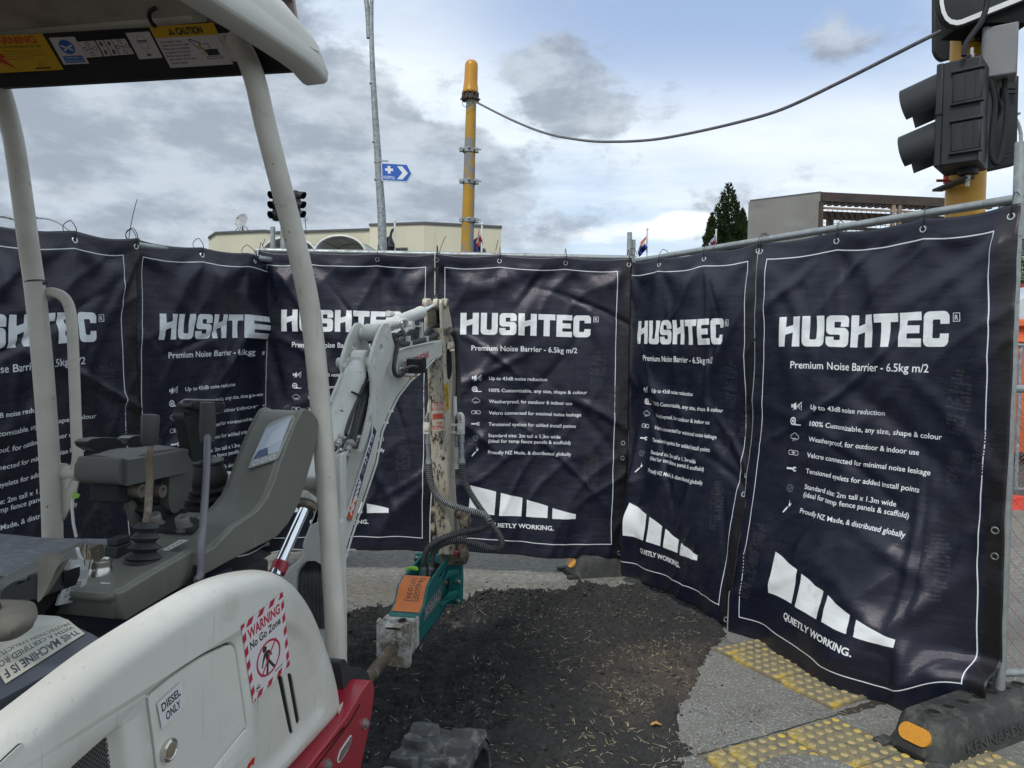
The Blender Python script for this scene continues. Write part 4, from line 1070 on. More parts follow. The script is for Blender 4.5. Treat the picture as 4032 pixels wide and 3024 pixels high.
# clothing on the mesh: red plastic foot beyond the fence and orange barrier further back
mb = MB(); q = at_z(3990, 1990, 0.03); q.z = 0
mb.prism([q + Vector(v) for v in ((-0.25, -0.12, 0), (0.35, -0.12, 0), (0.30, -0.08, 0.10), (-0.02, -0.08, 0.13), (-0.20, -0.08, 0.05))], (0, 0.22, 0))
tag(obj('red_ballast_block', mb, m_red, bevel=0.01), 'bright red plastic barrier foot on the ground beyond the chain link', 'barrier foot')
def orange_barrier():
    A = at_y(3900, 1300, 10.5); z = [at_y(4000, y, 10.5).z for y in (1255, 1285, 1320, 1350, 1450)]
    root = thing('road_barrier', 'long orange plastic road barrier behind the low chain link fence', 'road barrier', (A.x + 1.5, 10.5, 0))
    mb = MB(); prof = [(0.0, z[0]), (0.06, z[0] - 0.02), (0.10, z[1]), (0.03, z[1] - 0.03), (0.03, z[2]), (0.12, z[3] + 0.03), (0.12, z[3])]
    pts = [Vector((A.x, 10.5 - a, b)) for a, b in prof] + [Vector((A.x, 10.6, z[3])), Vector((A.x, 10.6, z[0]))]
    mb.prism(pts, (3.2, 0, 0)); obj('top_beam', mb, m_orange, root, bevel=0.01)
    mb = MB(); pts = [Vector((A.x, 10.42, z[3] - 0.06)), Vector((A.x, 10.40, z[4])), Vector((A.x, 10.25, 0.9)), Vector((A.x, 10.25, 0.3)), Vector((A.x, 10.9, 0.3)), Vector((A.x, 10.9, 0.9)), Vector((A.x, 10.6, z[3] - 0.06))]
    mb.prism(pts, (3.2, 0, 0)); obj('body', mb, m_orange, root, bevel=0.01)
orange_barrier()
# ================================================================== beyond the fence
def QB(pts): return [((x / 1.8131) + 780, (y / 1.8131) + 700) for x, y in pts]      # measured on an enlargement of the skyline left
def QC(pts): return [((x / 1.7015) + 2600, (y / 1.7015) + 650) for x, y in pts]     # and of the skyline right
def col_yz(p, Y): return at_y(p[0], p[1], Y)
def poly_block(mb, pts, depth, mi=0): mb.prism(pts, Vector((0, depth, 0)), mi=mi)

def cream_building():
    root = thing('cream_building', 'long cream rendered building with stepped parapet and two arched canopies', 'building', (-9, 42, 0))
    def wallpoly(pp, Y, depth, name='wall', mat=None):
        pts = [at_y(x, y, Y) for x, y in QB(pp)]
        base = [Vector((pts[-1].x, Y, 0)), Vector((pts[0].x, Y, 0))]
        mb = MB(); mb.prism(pts + base, (0, depth, 0)); return obj(name, mb, mat or m_cream, root, smooth=0)
    # main block: two faces meeting at a corner nearest the viewer
    c1 = at_y(*QB([(1225, 352)])[0], 40.0); c2 = at_y(*QB([(1615, 332)])[0], 39.2); c3 = at_y(*QB([(2165, 350)])[0], 39.95)
    H_ = (c1.z + c2.z + c3.z) / 3
    foot = [Vector((c1.x, c1.y, 0)), Vector((c2.x, c2.y, 0)), Vector((c3.x, c3.y, 0)), Vector((c3.x - 1.2, 52, 0)), Vector((c1.x + 0.5, 52, 0))]
    mb = MB(); mb.prism(foot, (0, 0, H_)); w = obj('wall', mb, m_cream, root, smooth=0)
    mb = MB(); cap = [f + Vector((0, 0, H_)) + (f - Vector((c2.x, 46, 0))).normalized() * 0.07 for f in foot]; mb.prism(cap, (0, 0, 0.12)); obj('parapet_cap', mb, m_trim, root, smooth=0)
    mb = MB()
    for f in (0.28, 0.62): pass
    # left wing
    l = [at_y(*q, 43.0) for q in QB([(75, 437), (125, 402), (480, 386), (560, 398), (1225, 376)])]
    mb = MB(); mb.prism([Vector((l[0].x, 43, 0))] + [Vector((p.x, 43, p.z)) for p in l] + [Vector((l[-1].x, 43, 0))], (0, 9, 0)); obj('wall', mb, m_cream, root, smooth=0)
    mb = MB()
    for a, b in zip(l[:-1], l[1:]): mb.prism([Vector((a.x, 42.9, a.z)), Vector((b.x, 42.9, b.z)), Vector((b.x, 42.9, b.z + 0.12)), Vector((a.x, 42.9, a.z + 0.12))], (0, 9.2, 0))
    obj('parapet_cap', mb, m_trim, root, smooth=0)
    # windows just above the fence rail
    for (x0, x1) in ((1420, 1500), (1962, 2045)):
        a, b = [at_y(*q, 40.0) for q in QB([(x0, 509), (x1, 509)])]
        for k, (xa, xb) in enumerate(((a.x, (a.x + b.x) / 2 - 0.03), ((a.x + b.x) / 2 + 0.03, b.x))):
            yy = c2.y + abs((xa + xb) / 2 - c2.x) * ((c1.y - c2.y) / (c2.x - c1.x) if (xa + xb) / 2 < c2.x else (c3.y - c2.y) / (c3.x - c2.x))
            mb = MB(); mb.box(((xa + xb) / 2, yy - 0.03, a.z - 0.7), xb - xa + 0.1, 0.12, 1.4); f = obj('window', mb, m_trim, root, smooth=0)
            mb = MB(); mb.box(((xa + xb) / 2, yy - 0.10, a.z - 0.7), xb - xa - 0.02, 0.03, 1.26); obj('pane', mb, m_glass_dark, f, smooth=0)
    # arched canopies
    m_cv = pm('grey_canopy_fabric', (0.40, 0.42, 0.43), (0.33, 0.35, 0.36), scale=1.5, rough=0.7)
    for (xl, xm, xr, yb, yt, Y0, Y1) in ((830, 1005, 1195, 505, 413, 37.0, 41.5), (455, 640, 840, 505, 425, 37.5, 42.5)):
        (lx, _), (mx, my), (rx, _) = QB([(xl, yb), (xm, yt), (xr, yb)])
        pl, pm_, pr_ = at_y(lx, QB([(xl, yb)])[0][1] + 18, Y0), at_y(mx, my, Y0), at_y(rx, QB([(xr, yb)])[0][1] + 18, Y0)
        R_ = (pr_.x - pl.x) / 2; cx = (pl.x + pr_.x) / 2; zb = pl.z; hh = pm_.z - zb
        arc = lambda a, Y, k=1.0: Vector((cx + 0.9 * (Y - Y0) * 0.12 - R_ * k * math.cos(a), Y, zb + hh * k * math.sin(a)))
        n_ = 20
        mb = MB(); mb.grid(lambda u, v: arc(u * math.pi, Y0 + (Y1 - Y0) * v), n_, 4); o = obj('canopy', mb, m_cv, root, smooth=60)
        s_ = o.modifiers.new('s', 'SOLIDIFY'); s_.thickness = 0.04
        for v in (0.0, 0.5, 1.0):
            mb = MB(); mb.tube([arc(u / n_ * math.pi, Y0 + (Y1 - Y0) * v, 1.0 if v == 0 else 0.985) for u in range(n_ + 1)], 0.05, 8); obj('canopy_frame', mb, m_white_paint if v == 0 else m_trim, root)
        mb = MB()
        for u in (0.25, 0.5, 0.75): mb.tube([arc(u * math.pi, Y0, .98), arc(u * math.pi, Y1, .98)], 0.035, 6)
        obj('canopy_frame', mb, m_trim, root)
        for u in (0.0, 1.0):
            p = arc(u * math.pi, Y0); mb = MB(); mb.tube([Vector((p.x, p.y, 0)), p], 0.06, 8); obj('canopy_post', mb, m_white_paint, root)
cream_building()
def dish(c, R_, ang, label, legs=True, basez=None):
    root = thing('satellite_dish', label, 'satellite dish', (c.x, c.y, basez if basez is not None else c.z - R_))
    ax = Vector((math.sin(ang), -math.cos(ang), 0.35)).normalized()
    mb = MB(); mb.lathe([(0.0, -0.16 * R_), (0.35 * R_, -0.14 * R_), (0.7 * R_, -0.06 * R_), (R_, 0.06 * R_), (R_ * 1.01, 0.05 * R_), (0.7 * R_, -0.09 * R_), (0.0, -0.2 * R_)], c, ax, 32); obj('reflector', mb, pm('dish_grey', (0.36, 0.37, 0.37), rough=0.5), root, smooth=60)
    mb = MB(); f = c + ax * R_ * 0.75
    for a in (0.6, 2.7, 4.7):
        u = ax.cross(UP).normalized(); w = ax.cross(u); mb.tube([c + (u * math.cos(a) + w * math.sin(a)) * R_ * 0.95, f], 0.012 * max(R_, .5), 6)
    mb.cyl(f - ax * 0.06, f + ax * 0.06, 0.05 * R_); obj('feed_arm', mb, m_steel_dark, root)
    if legs:
        mb = MB(); b = Vector((c.x, c.y + 0.2, basez)); mb.tube([c - ax * 0.15, b], 0.04, 8)
        for dx, dy in ((-0.9, 0.4), (0.9, 0.4), (-0.5, -0.5), (0.55, -0.5)): mb.tube([c - ax * 0.12 - UP * 0.3 * R_, b + Vector((dx * R_, dy, 0))], 0.02, 6)
        obj('mount', mb, m_steel_dark, root)
dish(at_y(950, 869, 43.5), 30 / 2900 * 43.5, -0.35, 'round grey satellite dish on struts above the left end of the cream building', basez=at_y(950, 912, 43.5).z)
dish(at_y(1588, 889, 44.0), 13 / 2900 * 44.0, 0.4, 'small half hidden satellite dish behind the parapet of the cream building', basez=at_y(1588, 900, 44).z, legs=False)
# thin television aerial
root = thing('television_aerial', 'thin television aerial standing right of the far traffic signals', 'aerial', (at_y(1206, 960, 42).x, 42, 4.5))
a = at_y(1206, 925, 42); b = at_y(1200, 845, 42); mb = MB(); mb.tube([a, b], 0.02, 6); obj('mast', mb, m_steel_dark, root)
for k, (y, w) in enumerate(((856, 16), (863, 20), (870, 17))):
    p = at_y(1204, y, 42); mb = MB(); mb.tube([p - Vector((w / 2900 * 42 * .5, 0, 0)), p + Vector((w / 2900 * 42 * .5, 0, 0))], 0.012, 5); obj('rod', mb, m_steel_dark, root)

# ------------------------------------------------------------------ flags
def flag(pole_px, y0, Y, W_, Hh, mat, label, side=-1, droop=0.6, sag=0.25, seed=1):
    top = at_y(pole_px, y0, Y)
    root = thing('flag', label, 'flag', (top.x, Y, 0))
    mb = MB(); mb.tube([Vector((top.x, Y, 0)), top], [0.045, 0.03], 10); mb.ball(top + UP * 0.03, 0.045); obj('pole', mb, m_white_paint, root)
    def f(u, v):
        x = side * u * W_ * (1 - 0.45 * droop); z = top.z - 0.12 - v * Hh - droop * Hh * 1.1 * u ** 0.8
        return Vector((top.x + side * 0.03 + x + 0.05 * math.sin(v * 6 + seed), Y + 0.16 * math.sin(u * 9 + v * 3 + seed), z))
    mb = MB(); mb.grid(f, 16, 12, uv=True); o = obj('cloth', mb, mat, root, smooth=180, fixn=False); s_ = o.modifiers.new('s', 'SOLIDIFY'); s_.thickness = 0.008
P = Print(0.9, 0.6, 150, (0.02, 0.02, 0.022)); 
for k in range(9): P.line([(0.15 + k * 0.06, 0.45 - k * 0.035), (0.22 + k * 0.05, 0.25 - k * 0.01)], 0.018, (0.6, 0.6, 0.6)); 
P.line([(0.1, 0.5), (0.7, 0.15)], 0.012, (0.6, 0.6, 0.6)); mf1 = print_mat('black_fern_flag', P)
flag(1555, 872, 24, 0.50, 0.72, mf1, 'black and white flag drooping left of its white pole near the hospital sign', seed=2)
P = Print(0.9, 0.6, 150, (0.012, 0.02, 0.10)); P.rect(0, 0, 0.4, 0.28, (0.45, 0.05, 0.05)); P.line([(0, 0.14), (0.4, 0.14)], 0.05, (0.6, 0.6, 0.62)); P.line([(0.2, 0), (0.2, 0.28)], 0.05, (0.6, 0.6, 0.62)); mf2 = print_mat('blue_ensign_flag', P)
flag(1898, 886, 24, 0.34, 0.75, mf2, 'dark blue and red flag drooping beside the chipped yellow pole', seed=4)
P = Print(0.9, 0.6, 150, (0.60, 0.62, 0.64)); P.rect(0, 0, 0.9, 0.2, (0.55, 0.14, 0.05)); P.rect(0, 0.4, 0.9, 0.2, (0.015, 0.05, 0.30)); mf3 = print_mat('tricolour_flag', P)
flag(2549, 905, 26, 0.36, 0.50, mf3, 'red white and blue striped flag drooping above the fence corner', seed=1)
P = Print(0.9, 0.6, 150, (0.02, 0.03, 0.14)); P.line([(0, 0), (0.9, 0.6)], 0.13, (0.6, 0.6, 0.62)); P.line([(0, 0.6), (0.9, 0)], 0.13, (0.6, 0.6, 0.62)); P.line([(0, 0.3), (0.9, 0.3)], 0.16, (0.6, 0.6, 0.62)); P.line([(0.45, 0), (0.45, 0.6)], 0.16, (0.6, 0.6, 0.62)); P.line([(0, 0.3), (0.9, 0.3)], 0.09, (0.5, 0.03, 0.04)); P.line([(0.45, 0), (0.45, 0.6)], 0.09, (0.5, 0.03, 0.04)); mf4 = print_mat('union_flag', P)
flag(2820, 909, 30, 0.34, 0.55, mf4, 'red white and blue crossed flag drooping in front of the conifer', seed=3)

# ------------------------------------------------------------------ conifer
m_leafd = pm('conifer_foliage', (0.018, 0.036, 0.012), (0.045, 0.070, 0.020), scale=0.8, rough=0.75)
m_leafl = pm('broadleaf_foliage', (0.06, 0.10, 0.02), (0.12, 0.16, 0.04), scale=1.6, rough=0.6)
m_bark = pm('bark', (0.08, 0.055, 0.04), (0.12, 0.09, 0.06), scale=9, rough=0.9)
def conifer(c, R_, H_, z0, label, seed=3):
    root = thing('conifer_tree', label, 'tree', (c[0], c[1], 0))
    r = random.Random(seed)
    mb = MB(); mb.tube([Vector((c[0], c[1], 0)), Vector((c[0], c[1], H_ * 0.93))], [0.35, 0.05], 10); obj('trunk', mb, m_bark, root)
    mb = MB()
    for k in range(5200):
        t = r.random() ** 0.75; z = z0 + (H_ - z0) * (1 - t) if False else z0 + (H_ - z0) * (1 - r.random() ** 0.62)
        f = (z - z0) / (H_ - z0); a = r.uniform(0, 2 * math.pi)
        lob = 1 + 0.20 * math.sin(a * 3 + 1.7 + f * 5) + 0.16 * math.sin(a * 7 + f * 21) + 0.14 * math.sin(f * 38 + a * 2)
        rr = R_ * (1 - f) ** 0.72 * (1.0 if f > 0.1 else 0.9) * lob * (1 - 0.42 * r.random() ** 2)
        if 0.18 < (f * 9 + a) % 1 < 0.26: continue
        p = Vector((c[0] + rr * math.cos(a), c[1] + rr * math.sin(a), z))
        s_ = r.uniform(0.10, 0.24) * (1.25 - 0.6 * f)
        o_ = Vector((math.cos(a), math.sin(a), 0.9)).normalized(); sd_ = Vector((-math.sin(a), math.cos(a), r.uniform(-.4, .4))).normalized()
        j = lambda: Vector((r.uniform(-1, 1), r.uniform(-1, 1), r.uniform(-1, 1))) * s_ * 0.35
        mb.add([p - sd_ * s_ * .6 + j(), p + sd_ * s_ * .6 + j(), p + o_ * s_ * 1.3 + j(), p - UP * s_ * 0.5 + j(), p - o_ * s_ * 0.2 + j()], [(0, 1, 2), (0, 3, 1), (2, 4, 3)])
    obj('crown', mb, m_leafd, root, smooth=0)
tp = at_y(2881, 716, 60)
conifer((tp.x - 0.2, 60), 1.95, tp.z, at_y(2860, 1010, 60).z - 1.2, 'dark green conifer left of the grey plastered building')
side = at_y(2925, 820, 61.5); conifer((side.x, 61.5), 0.95, side.z, at_y(2860, 1010, 60).z - 1.2, 'smaller dark conifer tucked against the right flank of the tall one', seed=9)
side = at_y(2805, 838, 58.5); conifer((side.x, 58.5), 0.75, side.z, at_y(2860, 1010, 60).z - 1.2, 'low dark conifer against the left flank of the tall one', seed=12)
def leafy(c, R_, H_, label, n=1800, seed=2, mat=None, ls=0.10):
    root = thing('leafy_tree', label, 'tree', (c[0], c[1], c[2])); r = random.Random(seed)
    mb = MB(); mb.tube([Vector(c), Vector((c[0] + .05, c[1], c[2] + H_ * 0.6))], [0.14, 0.06], 8)
    for k in range(5):
        a = r.uniform(0, 6.28); mb.tube([Vector((c[0], c[1], c[2] + H_ * 0.35)), Vector((c[0] + R_ * .6 * math.cos(a), c[1] + R_ * .6 * math.sin(a), c[2] + H_ * 0.75))], [0.06, 0.02], 6)
    obj('trunk', mb, m_bark, root)
    mb = MB(); cl = [Vector((c[0] + r.gauss(0, R_ * .45), c[1] + r.gauss(0, R_ * .45), c[2] + H_ * r.uniform(0.45, 0.92))) for _ in range(22)]
    for k in range(n):
        q = r.choice(cl); p = q + Vector((r.gauss(0, 1), r.gauss(0, 1), r.gauss(0, .8))) * R_ * 0.17; s_ = ls * r.uniform(.6, 1.4)
        a = Vector((r.uniform(-1, 1), r.uniform(-1, 1), r.uniform(-.6, .6))).normalized() * s_; b_ = Vector((r.uniform(-1, 1), r.uniform(-1, 1), r.uniform(-.6, .6))).normalized() * s_ * .6
        mb.add([p - a, p + b_, p + a, p - b_], [(0, 1, 2, 3)])
    obj('crown', mb, mat or m_leafl, root, smooth=0)
bt_ = at_y(4045, 935, 27); leafy((bt_.x, 27, 2.0), 1.1, bt_.z - 2.0, 'light green bushy tree at the right edge above the white car', seed=4, ls=0.09)
# low tree tops just showing over the right fence rail and skyline
tp2 = at_y(2640, 990, 80); leafy((tp2.x, 80, 0), 2.0, tp2.z, 'distant tree top just above the rail left of the conifer', n=900, seed=8, mat=m_leafd, ls=0.22)

# ------------------------------------------------------------------ grey plastered building with steel pergola
def grey_building():
    root = thing('grey_building', 'grey plastered parapet building with dark steel framed roof terrace', 'building', (9, 22, 0))
    a = at_y(2947, 795, 19.6); c = at_y(3231, 761, 18.5); ztop = 0.5 * (a.z + c.z)
    e = at_y(3731, 782, 18.9)
    zt = c.z
    a = Vector((a.x, a.y, zt - 0.0)); 
    d1 = (Vector((a.x, a.y, 0)) - Vector((c.x, c.y, 0))); n1 = Vector((-d1.y, d1.x, 0)).normalized()
    if n1.y < 0: n1 = -n1
    A_, C_ = Vector((a.x, a.y, 0)), Vector((c.x, c.y, 0)); E_ = Vector((e.x + 1.2, e.y + 0.15, 0))
    mb = MB(); mb.prism([A_, C_, C_ + n1 * 0.22, A_ + n1 * 0.22], (0, 0, zt)); obj('wall', mb, m_render_grey, root, smooth=0)
    mb = MB(); mb.prism([A_ - d1.normalized() * 0.04, C_ + d1.normalized() * 0.0, C_ + n1 * 0.24, A_ + n1 * 0.24], (0, 0, 0.05)); 
    for i in range(len(mb.v)): mb.v[i] = mb.v[i] + UP * zt
    obj('parapet_cap', mb, m_trim, root, smooth=0)
    d2 = (E_ - C_); L2 = d2.length; dn = d2.normalized(); n2 = Vector((-dn.y, dn.x, 0))
    if n2.y < 0: n2 = -n2
    R2 = Matrix((dn, n2, UP)).transposed()
    # lower body of the building under the terrace
    zf = at_y(3300, 945, 19).z - 0.5
    mb = MB(); mb.prism([C_ + dn * 0.06, E_, E_ + n2 * 6, C_ + n2 * 6 + dn * 0.06], (0, 0, zf - 0.4)); obj('lower_wall', mb, m_render_grey, root, smooth=0)
    def beam(p, q, w, h, mat=m_steel_dark, nm='beam'):
        d = (q - p); R_ = Matrix((d.normalized(), n2 if abs(d.normalized().dot(n2)) < 0.9 else dn, d.normalized().cross(n2 if abs(d.normalized().dot(n2)) < 0.9 else dn))).transposed()
        mb = MB(); mb.box((p + q) / 2, d.length, w, h, R=R_); return obj(nm, mb, mat, root, smooth=0)
    beam(C_ + UP * (zt - 0.09), E_ + UP * (zt - 0.09), 0.12, 0.22)
    beam(C_ + n2 * 1.1 + UP * (zt - 0.3), E_ + n2 * 1.1 + UP * (zt - 0.3), 0.12, 0.2)
    m_rust = pm('pale_rusty_steel', (0.30, 0.24, 0.19), (0.20, 0.13, 0.09), scale=3, rough=0.7)
    z2 = zt - 0.36
    beam(C_ + dn * .1 + UP * z2, E_ + UP * z2, 0.05, 0.05, m_rust, 'rail'); beam(C_ + dn * .1 + UP * (z2 - 0.72), E_ + UP * (z2 - 0.72), 0.04, 0.04, m_rust, 'rail')
    for t in (0.02, 1.95, 2.12, 3.75, 5.2):
        beam(C_ + dn * t + UP * (zf - .5), C_ + dn * t + UP * (zt - 0.2), 0.09, 0.09, m_rust if t in (1.95, 2.12) else m_steel_dark, 'post')
    for t in (0.9, 2.9, 4.5):
        beam(C_ + dn * t + n2 * 1.1 + UP * (zf - .5), C_ + dn * t + n2 * 1.1 + UP * (zt - 0.2), 0.14, 0.14, m_steel_dark, 'post')
    beam(C_ + n2 * 1.1 + UP * (zt - 0.62), E_ + n2 * 1.1 + UP * (zt - 0.62), 0.06, 0.07)
    # slatted underside of the roof
    for k in range(24):
        t = 0.1 + k * L2 / 24; p = C_ + dn * t + UP * (zt - 0.02); mb = MB(); mb.box(p + n2 * 0.6, 0.10, 1.1, 0.04, R=R2); obj('roof_slat', mb, m_steel_dark, root, smooth=0)
    mb = MB()
    for k in range(int(L2 / 0.13)): mb.tube([C_ + dn * (0.1 + k * 0.13) + n2 * 0.05 + UP * zf, C_ + dn * (0.1 + k * 0.13) + n2 * 0.05 + UP * z2], 0.006, 4)
    for k in range(12): mb.tube([C_ + n2 * 0.05 + UP * (z2 - 0.12 * k), E_ + n2 * 0.05 + UP * (z2 - 0.12 * k)], 0.006, 4)
    tag(obj('mesh_screen', mb, m_steel_dark, root, smooth=0), kind='stuff')
    mb = MB()
    p = at_y(3240, 880, 19.4)
grey_building()

# ------------------------------------------------------------------ street lamps
def lamp_main():
    Y = 14.0
    pts_px = [(1507, 990), (1493, 700), (1484, 560), (1470, 329), (1463, 150), (1463, 20), (1470, -120), (1500, -330)]
    root = thing('street_lamp', 'tall galvanised street lamp carrying the blue hospital arrow', 'street lamp', (at_y(1515, 1050, Y).x, Y, 0), group=None)
    pts = [at_y(x, y, Y) for x, y in pts_px]; g = Vector((pts[0].x + 0.05, Y, 0))
    ws = [0.093] + [w / 2 / 2900 * Y for w in (35, 30, 27, 22, 18, 16, 14, 11)]
    cm = catmull([g] + pts, 3, False); rs = [np.interp(i / (len(cm) - 1) * (len(ws) - 1), range(len(ws)), ws) for i in range(len(cm))]
    mb = MB(); mb.tube(cm, [float(r) for r in rs], 20); obj('pole', mb, m_galv2, root)
    a2 = [at_y(x, y, Y) for x, y in [(1452, 150), (1448, 60), (1436, -40), (1410, -160), (1360, -300)]]
    mb = MB(); mb.tube(catmull(a2, 4, False), 0.045, 14); obj('arm', mb, m_galv2, root)
    for y in (331, 562):
        p = at_y(1466 + (y - 331) * 0.06, y, Y); mb = MB(); mb.lathe([(0.056 if y < 500 else 0.068, 0), (0.056 if y < 500 else 0.068, 0.02)], p, UP, 20); obj('joint', mb, m_galv, root)
    for q, dx in ((cm[-1], 0.5), (a2[-1], -0.5)):
        mb = MB(); mb.tube([q, q + Vector((dx * .4, 0, 0.1))], 0.05, 10); mb.box(q + Vector((dx, 0, 0.12)), 0.6, 0.25, 0.1); obj('lantern', mb, m_galv2, root, bevel=0.03)
    # hospital sign
    sign = thing('hospital_sign', 'blue and white arrow shaped hospital sign strapped to the street lamp pole', 'sign', at_y(1500, 715, Y - 0.1))
    c = [Z4(318, 1013), Z4(478, 1022), Z4(511, 1082), Z4(478, 1133), Z4(322, 1124)]
    W = [at_y(x, y, Y - 0.12) for x, y in c]
    mb = MB(); mb.prism(W, (0, 0.03, 0)); obj('edge', mb, m_white_paint, sign, smooth=0)
    Pr = Print(0.98, 0.60, 400, (0.012, 0.095, 0.42)); wt = (0.72, 0.74, 0.76)
    Pr.rect(0, 0, 0.98, 0.02, wt); Pr.rect(0, 0.58, 0.98, 0.02, wt); Pr.rect(0, 0, 0.02, 0.60, wt)
    Pr.poly([(0.80, 0), (0.98, 0), (0.98, 0.30)], wt); Pr.poly([(0.80, 0.6), (0.98, 0.6), (0.98, 0.30)], wt)
    Pr.poly([(0.79, 0.0), (0.83, 0), (0.98, 0.28), (0.98, 0.32), (0.83, 0.6), (0.79, 0.6), (0.955, 0.30)], wt)
    Pr.poly([(0.49, 0.085), (0.66, 0.085), (0.84, 0.30), (0.66, 0.52), (0.49, 0.52), (0.66, 0.30)], wt)
    Pr.rect(0.115, 0.175, 0.25, 0.085, wt); Pr.rect(0.198, 0.09, 0.085, 0.255, wt)
    Pr.text('HOSPITAL', 0.055, 0.53, wt, width=0.37, cap=0.10, bold=0.01)
    mp_ = print_mat('hospital_sign_print', Pr, rough=0.4)
    mb = MB(); A_, B_, T_, C_, D_ = [w + Vector((0, -0.004, 0)) for w in W]
    # face as a fan with its own uv
    uvs = [(0, 1), (0.825, 1), (1, 0.5), (0.825, 0), (0, 0)]
    mb.add([A_, B_, T_, C_, D_], [(0, 1, 2, 3, 4)]); mb.uv[0] = uvs
    obj('face', mb, mp_, sign, fixn=False, smooth=0)
    for y in (1010, 1118):
        p = at_y(*Z4(298, y), Y); mb = MB(); mb.lathe([(0.077, -0.012), (0.077, 0.012)], p, UP, 20); mb.box(p + Vector((0.14, -0.1, 0)), 0.14, 0.02, 0.03); obj('strap', mb, m_galv, sign)
lamp_main()
def far_lamp(pxs, Y, r, label, post_px):
    pts = [at_y(x, y, Y) for x, y in pxs]; g = at_y(*post_px, Y)
    root = thing('street_lamp', label, 'street lamp', (g.x, Y, 0))
    mb = MB(); mb.tube(catmull([Vector((g.x, Y, 0)), Vector((g.x, Y, g.z * 0.6)), Vector((g.x, Y, g.z * 0.9))] + pts, 5, False), r, 10); obj('pole', mb, m_galv2, root)
    q = pts[-1]; d = (pts[-1] - pts[-2]).normalized(); mb = MB(); mb.box(q + d * 0.25, 0.5, 0.22, 0.09); obj('lantern', mb, m_galv2, root, bevel=0.03)
far_lamp([(-60, 842), (0, 850), (40, 858), (65, 876)][::-1], 26, 0.06, 'thick grey curved lamp arm entering at the left edge', (95, 940))
far_lamp([(285, 925), (262, 900), (230, 877), (200, 865), (175, 860), (150, 858)], 40, 0.045, 'thin grey curved lamp arm in the distance right of the canopy post', (292, 960))
far_lamp([(4020, 560), (4018, 520), (4010, 490), (4000, 470)], 30, 0.07, 'pale double armed street lamp at the far right edge', (4022, 640))

# ------------------------------------------------------------------ chipped yellow pole with strain wire
def yellow_pole():
    Y = 8.0
    b0, t0 = at_y(1839, 1000, Y), at_y(1856, 380, Y)
    root = thing('signal_pole', 'chipped yellow signal pole with domed cap standing behind the straight fence', 'pole', (b0.x, Y, 0))
    g = Vector((b0.x - 0.02, Y, 0)); r0 = 0.071
    mb = MB(); mb.tube([g, b0, t0], [r0, r0 * 0.98, 0.054], 26); obj('post', mb, m_yellow_chip, root)
    c0, c1 = at_y(*Z4(872, 582), Y), at_y(*Z4(880, 377), Y); ax = (c1 - c0); hh = ax.length
    mb = MB(); mb.lathe([(0.083, 0), (0.088, 0.012), (0.082, 0.03), (0.079, hh * .2), (0.073, hh * .3), (0.070, hh * .82), (0.066, hh * .92), (0.050, hh * .98), (0.02, hh), (0.0, hh)], c0, ax, 28); obj('cap', mb, pm('orange_yellow_paint', (0.52, 0.25, 0.02), (0.47, 0.22, 0.018), scale=5, rough=0.35), root, smooth=50)
    col = at_y(*Z4(872, 606), Y)
    mb = MB(); mb.lathe([(0.060, -0.035), (0.085, -0.03), (0.085, -0.01), (0.070, 0.0), (0.070, 0.025), (0.062, 0.05)], col, UP, 24)
    for k in range(10):
        a = k * 0.628; d = Vector((math.cos(a), math.sin(a), 0)); mb.tube([col + d * 0.084 - UP * 0.035, col + d * 0.084 + UP * 0.05], 0.009, 6); mb.tube([col + d * 0.07 - UP * 0.02, col + d * 0.108 - UP * 0.02], 0.010, 6)
    obj('clamp_ring', mb, m_steel_dark, root)
    for zy, r_ in ((937, 0.060), (1133, 0.062), (1372, 0.068)):
        c = at_y(*Z4(866, zy), Y); mb = MB(); mb.lathe([(r_ + 0.010, -0.022), (r_ + 0.010, 0.022)], c, UP, 24)
        mb.tube([c + Vector((-0.11, -0.05, 0.0)), c + Vector((0.13, -0.05, 0.0))], 0.007, 6); mb.box(c + Vector((-0.085, -0.03, 0)), 0.035, 0.05, 0.04); mb.box(c + Vector((0.085, -0.03, -0.005)), 0.03, 0.05, 0.045); mb.ball(c + Vector((0, -0.075, 0.01)), 0.017)
        obj('clamp', mb, m_galv2, root)
    lp = [at_y(*Z4(x, y), Y - 0.09) for x, y in ((826, 628), (824, 650), (838, 665), (862, 660), (885, 640), (892, 622))]; mb = MB(); mb.tube(catmull(lp, 5, False), 0.003, 5); obj('wire_loop', mb, m_black, root)
yellow_pole()
Ysig = 3.72
pa = at_y(*Z4(903, 630), 7.95); pb = at_y(*Z8(700, 192), 3.70)
W_px = [(1875, 402), (2010, 470), (2150, 525), (2300, 553), (2420, 558), (2560, 551), (2700, 528), (2900, 483), (3080, 430), (3300, 327), (3500, 226), (3640, 155), (3722, 116)]
n_ = len(W_px); span = []
for k, (x, y) in enumerate(W_px):
    # depth runs linearly along the wire's plan line
    dx = ray(x, y); P0, P1 = pa, pb; 
    e = Vector((P1.x - P0.x, P1.y - P0.y)); den = dx.x * e.y - dx.y * e.x; t = (P0.x * e.y - P0.y * e.x) / den
    span.append(C0 + dx * t)
mb = MB(); mb.tube(catmull(span, 6, False), 0.0105, 8); tag(obj('overhead_cable', mb, pm('grey_cable', (0.10, 0.10, 0.11), (0.16, 0.16, 0.17), scale=30, rough=0.6)), 'grey cable sagging between the chipped yellow pole and the near signal pole', 'cable')

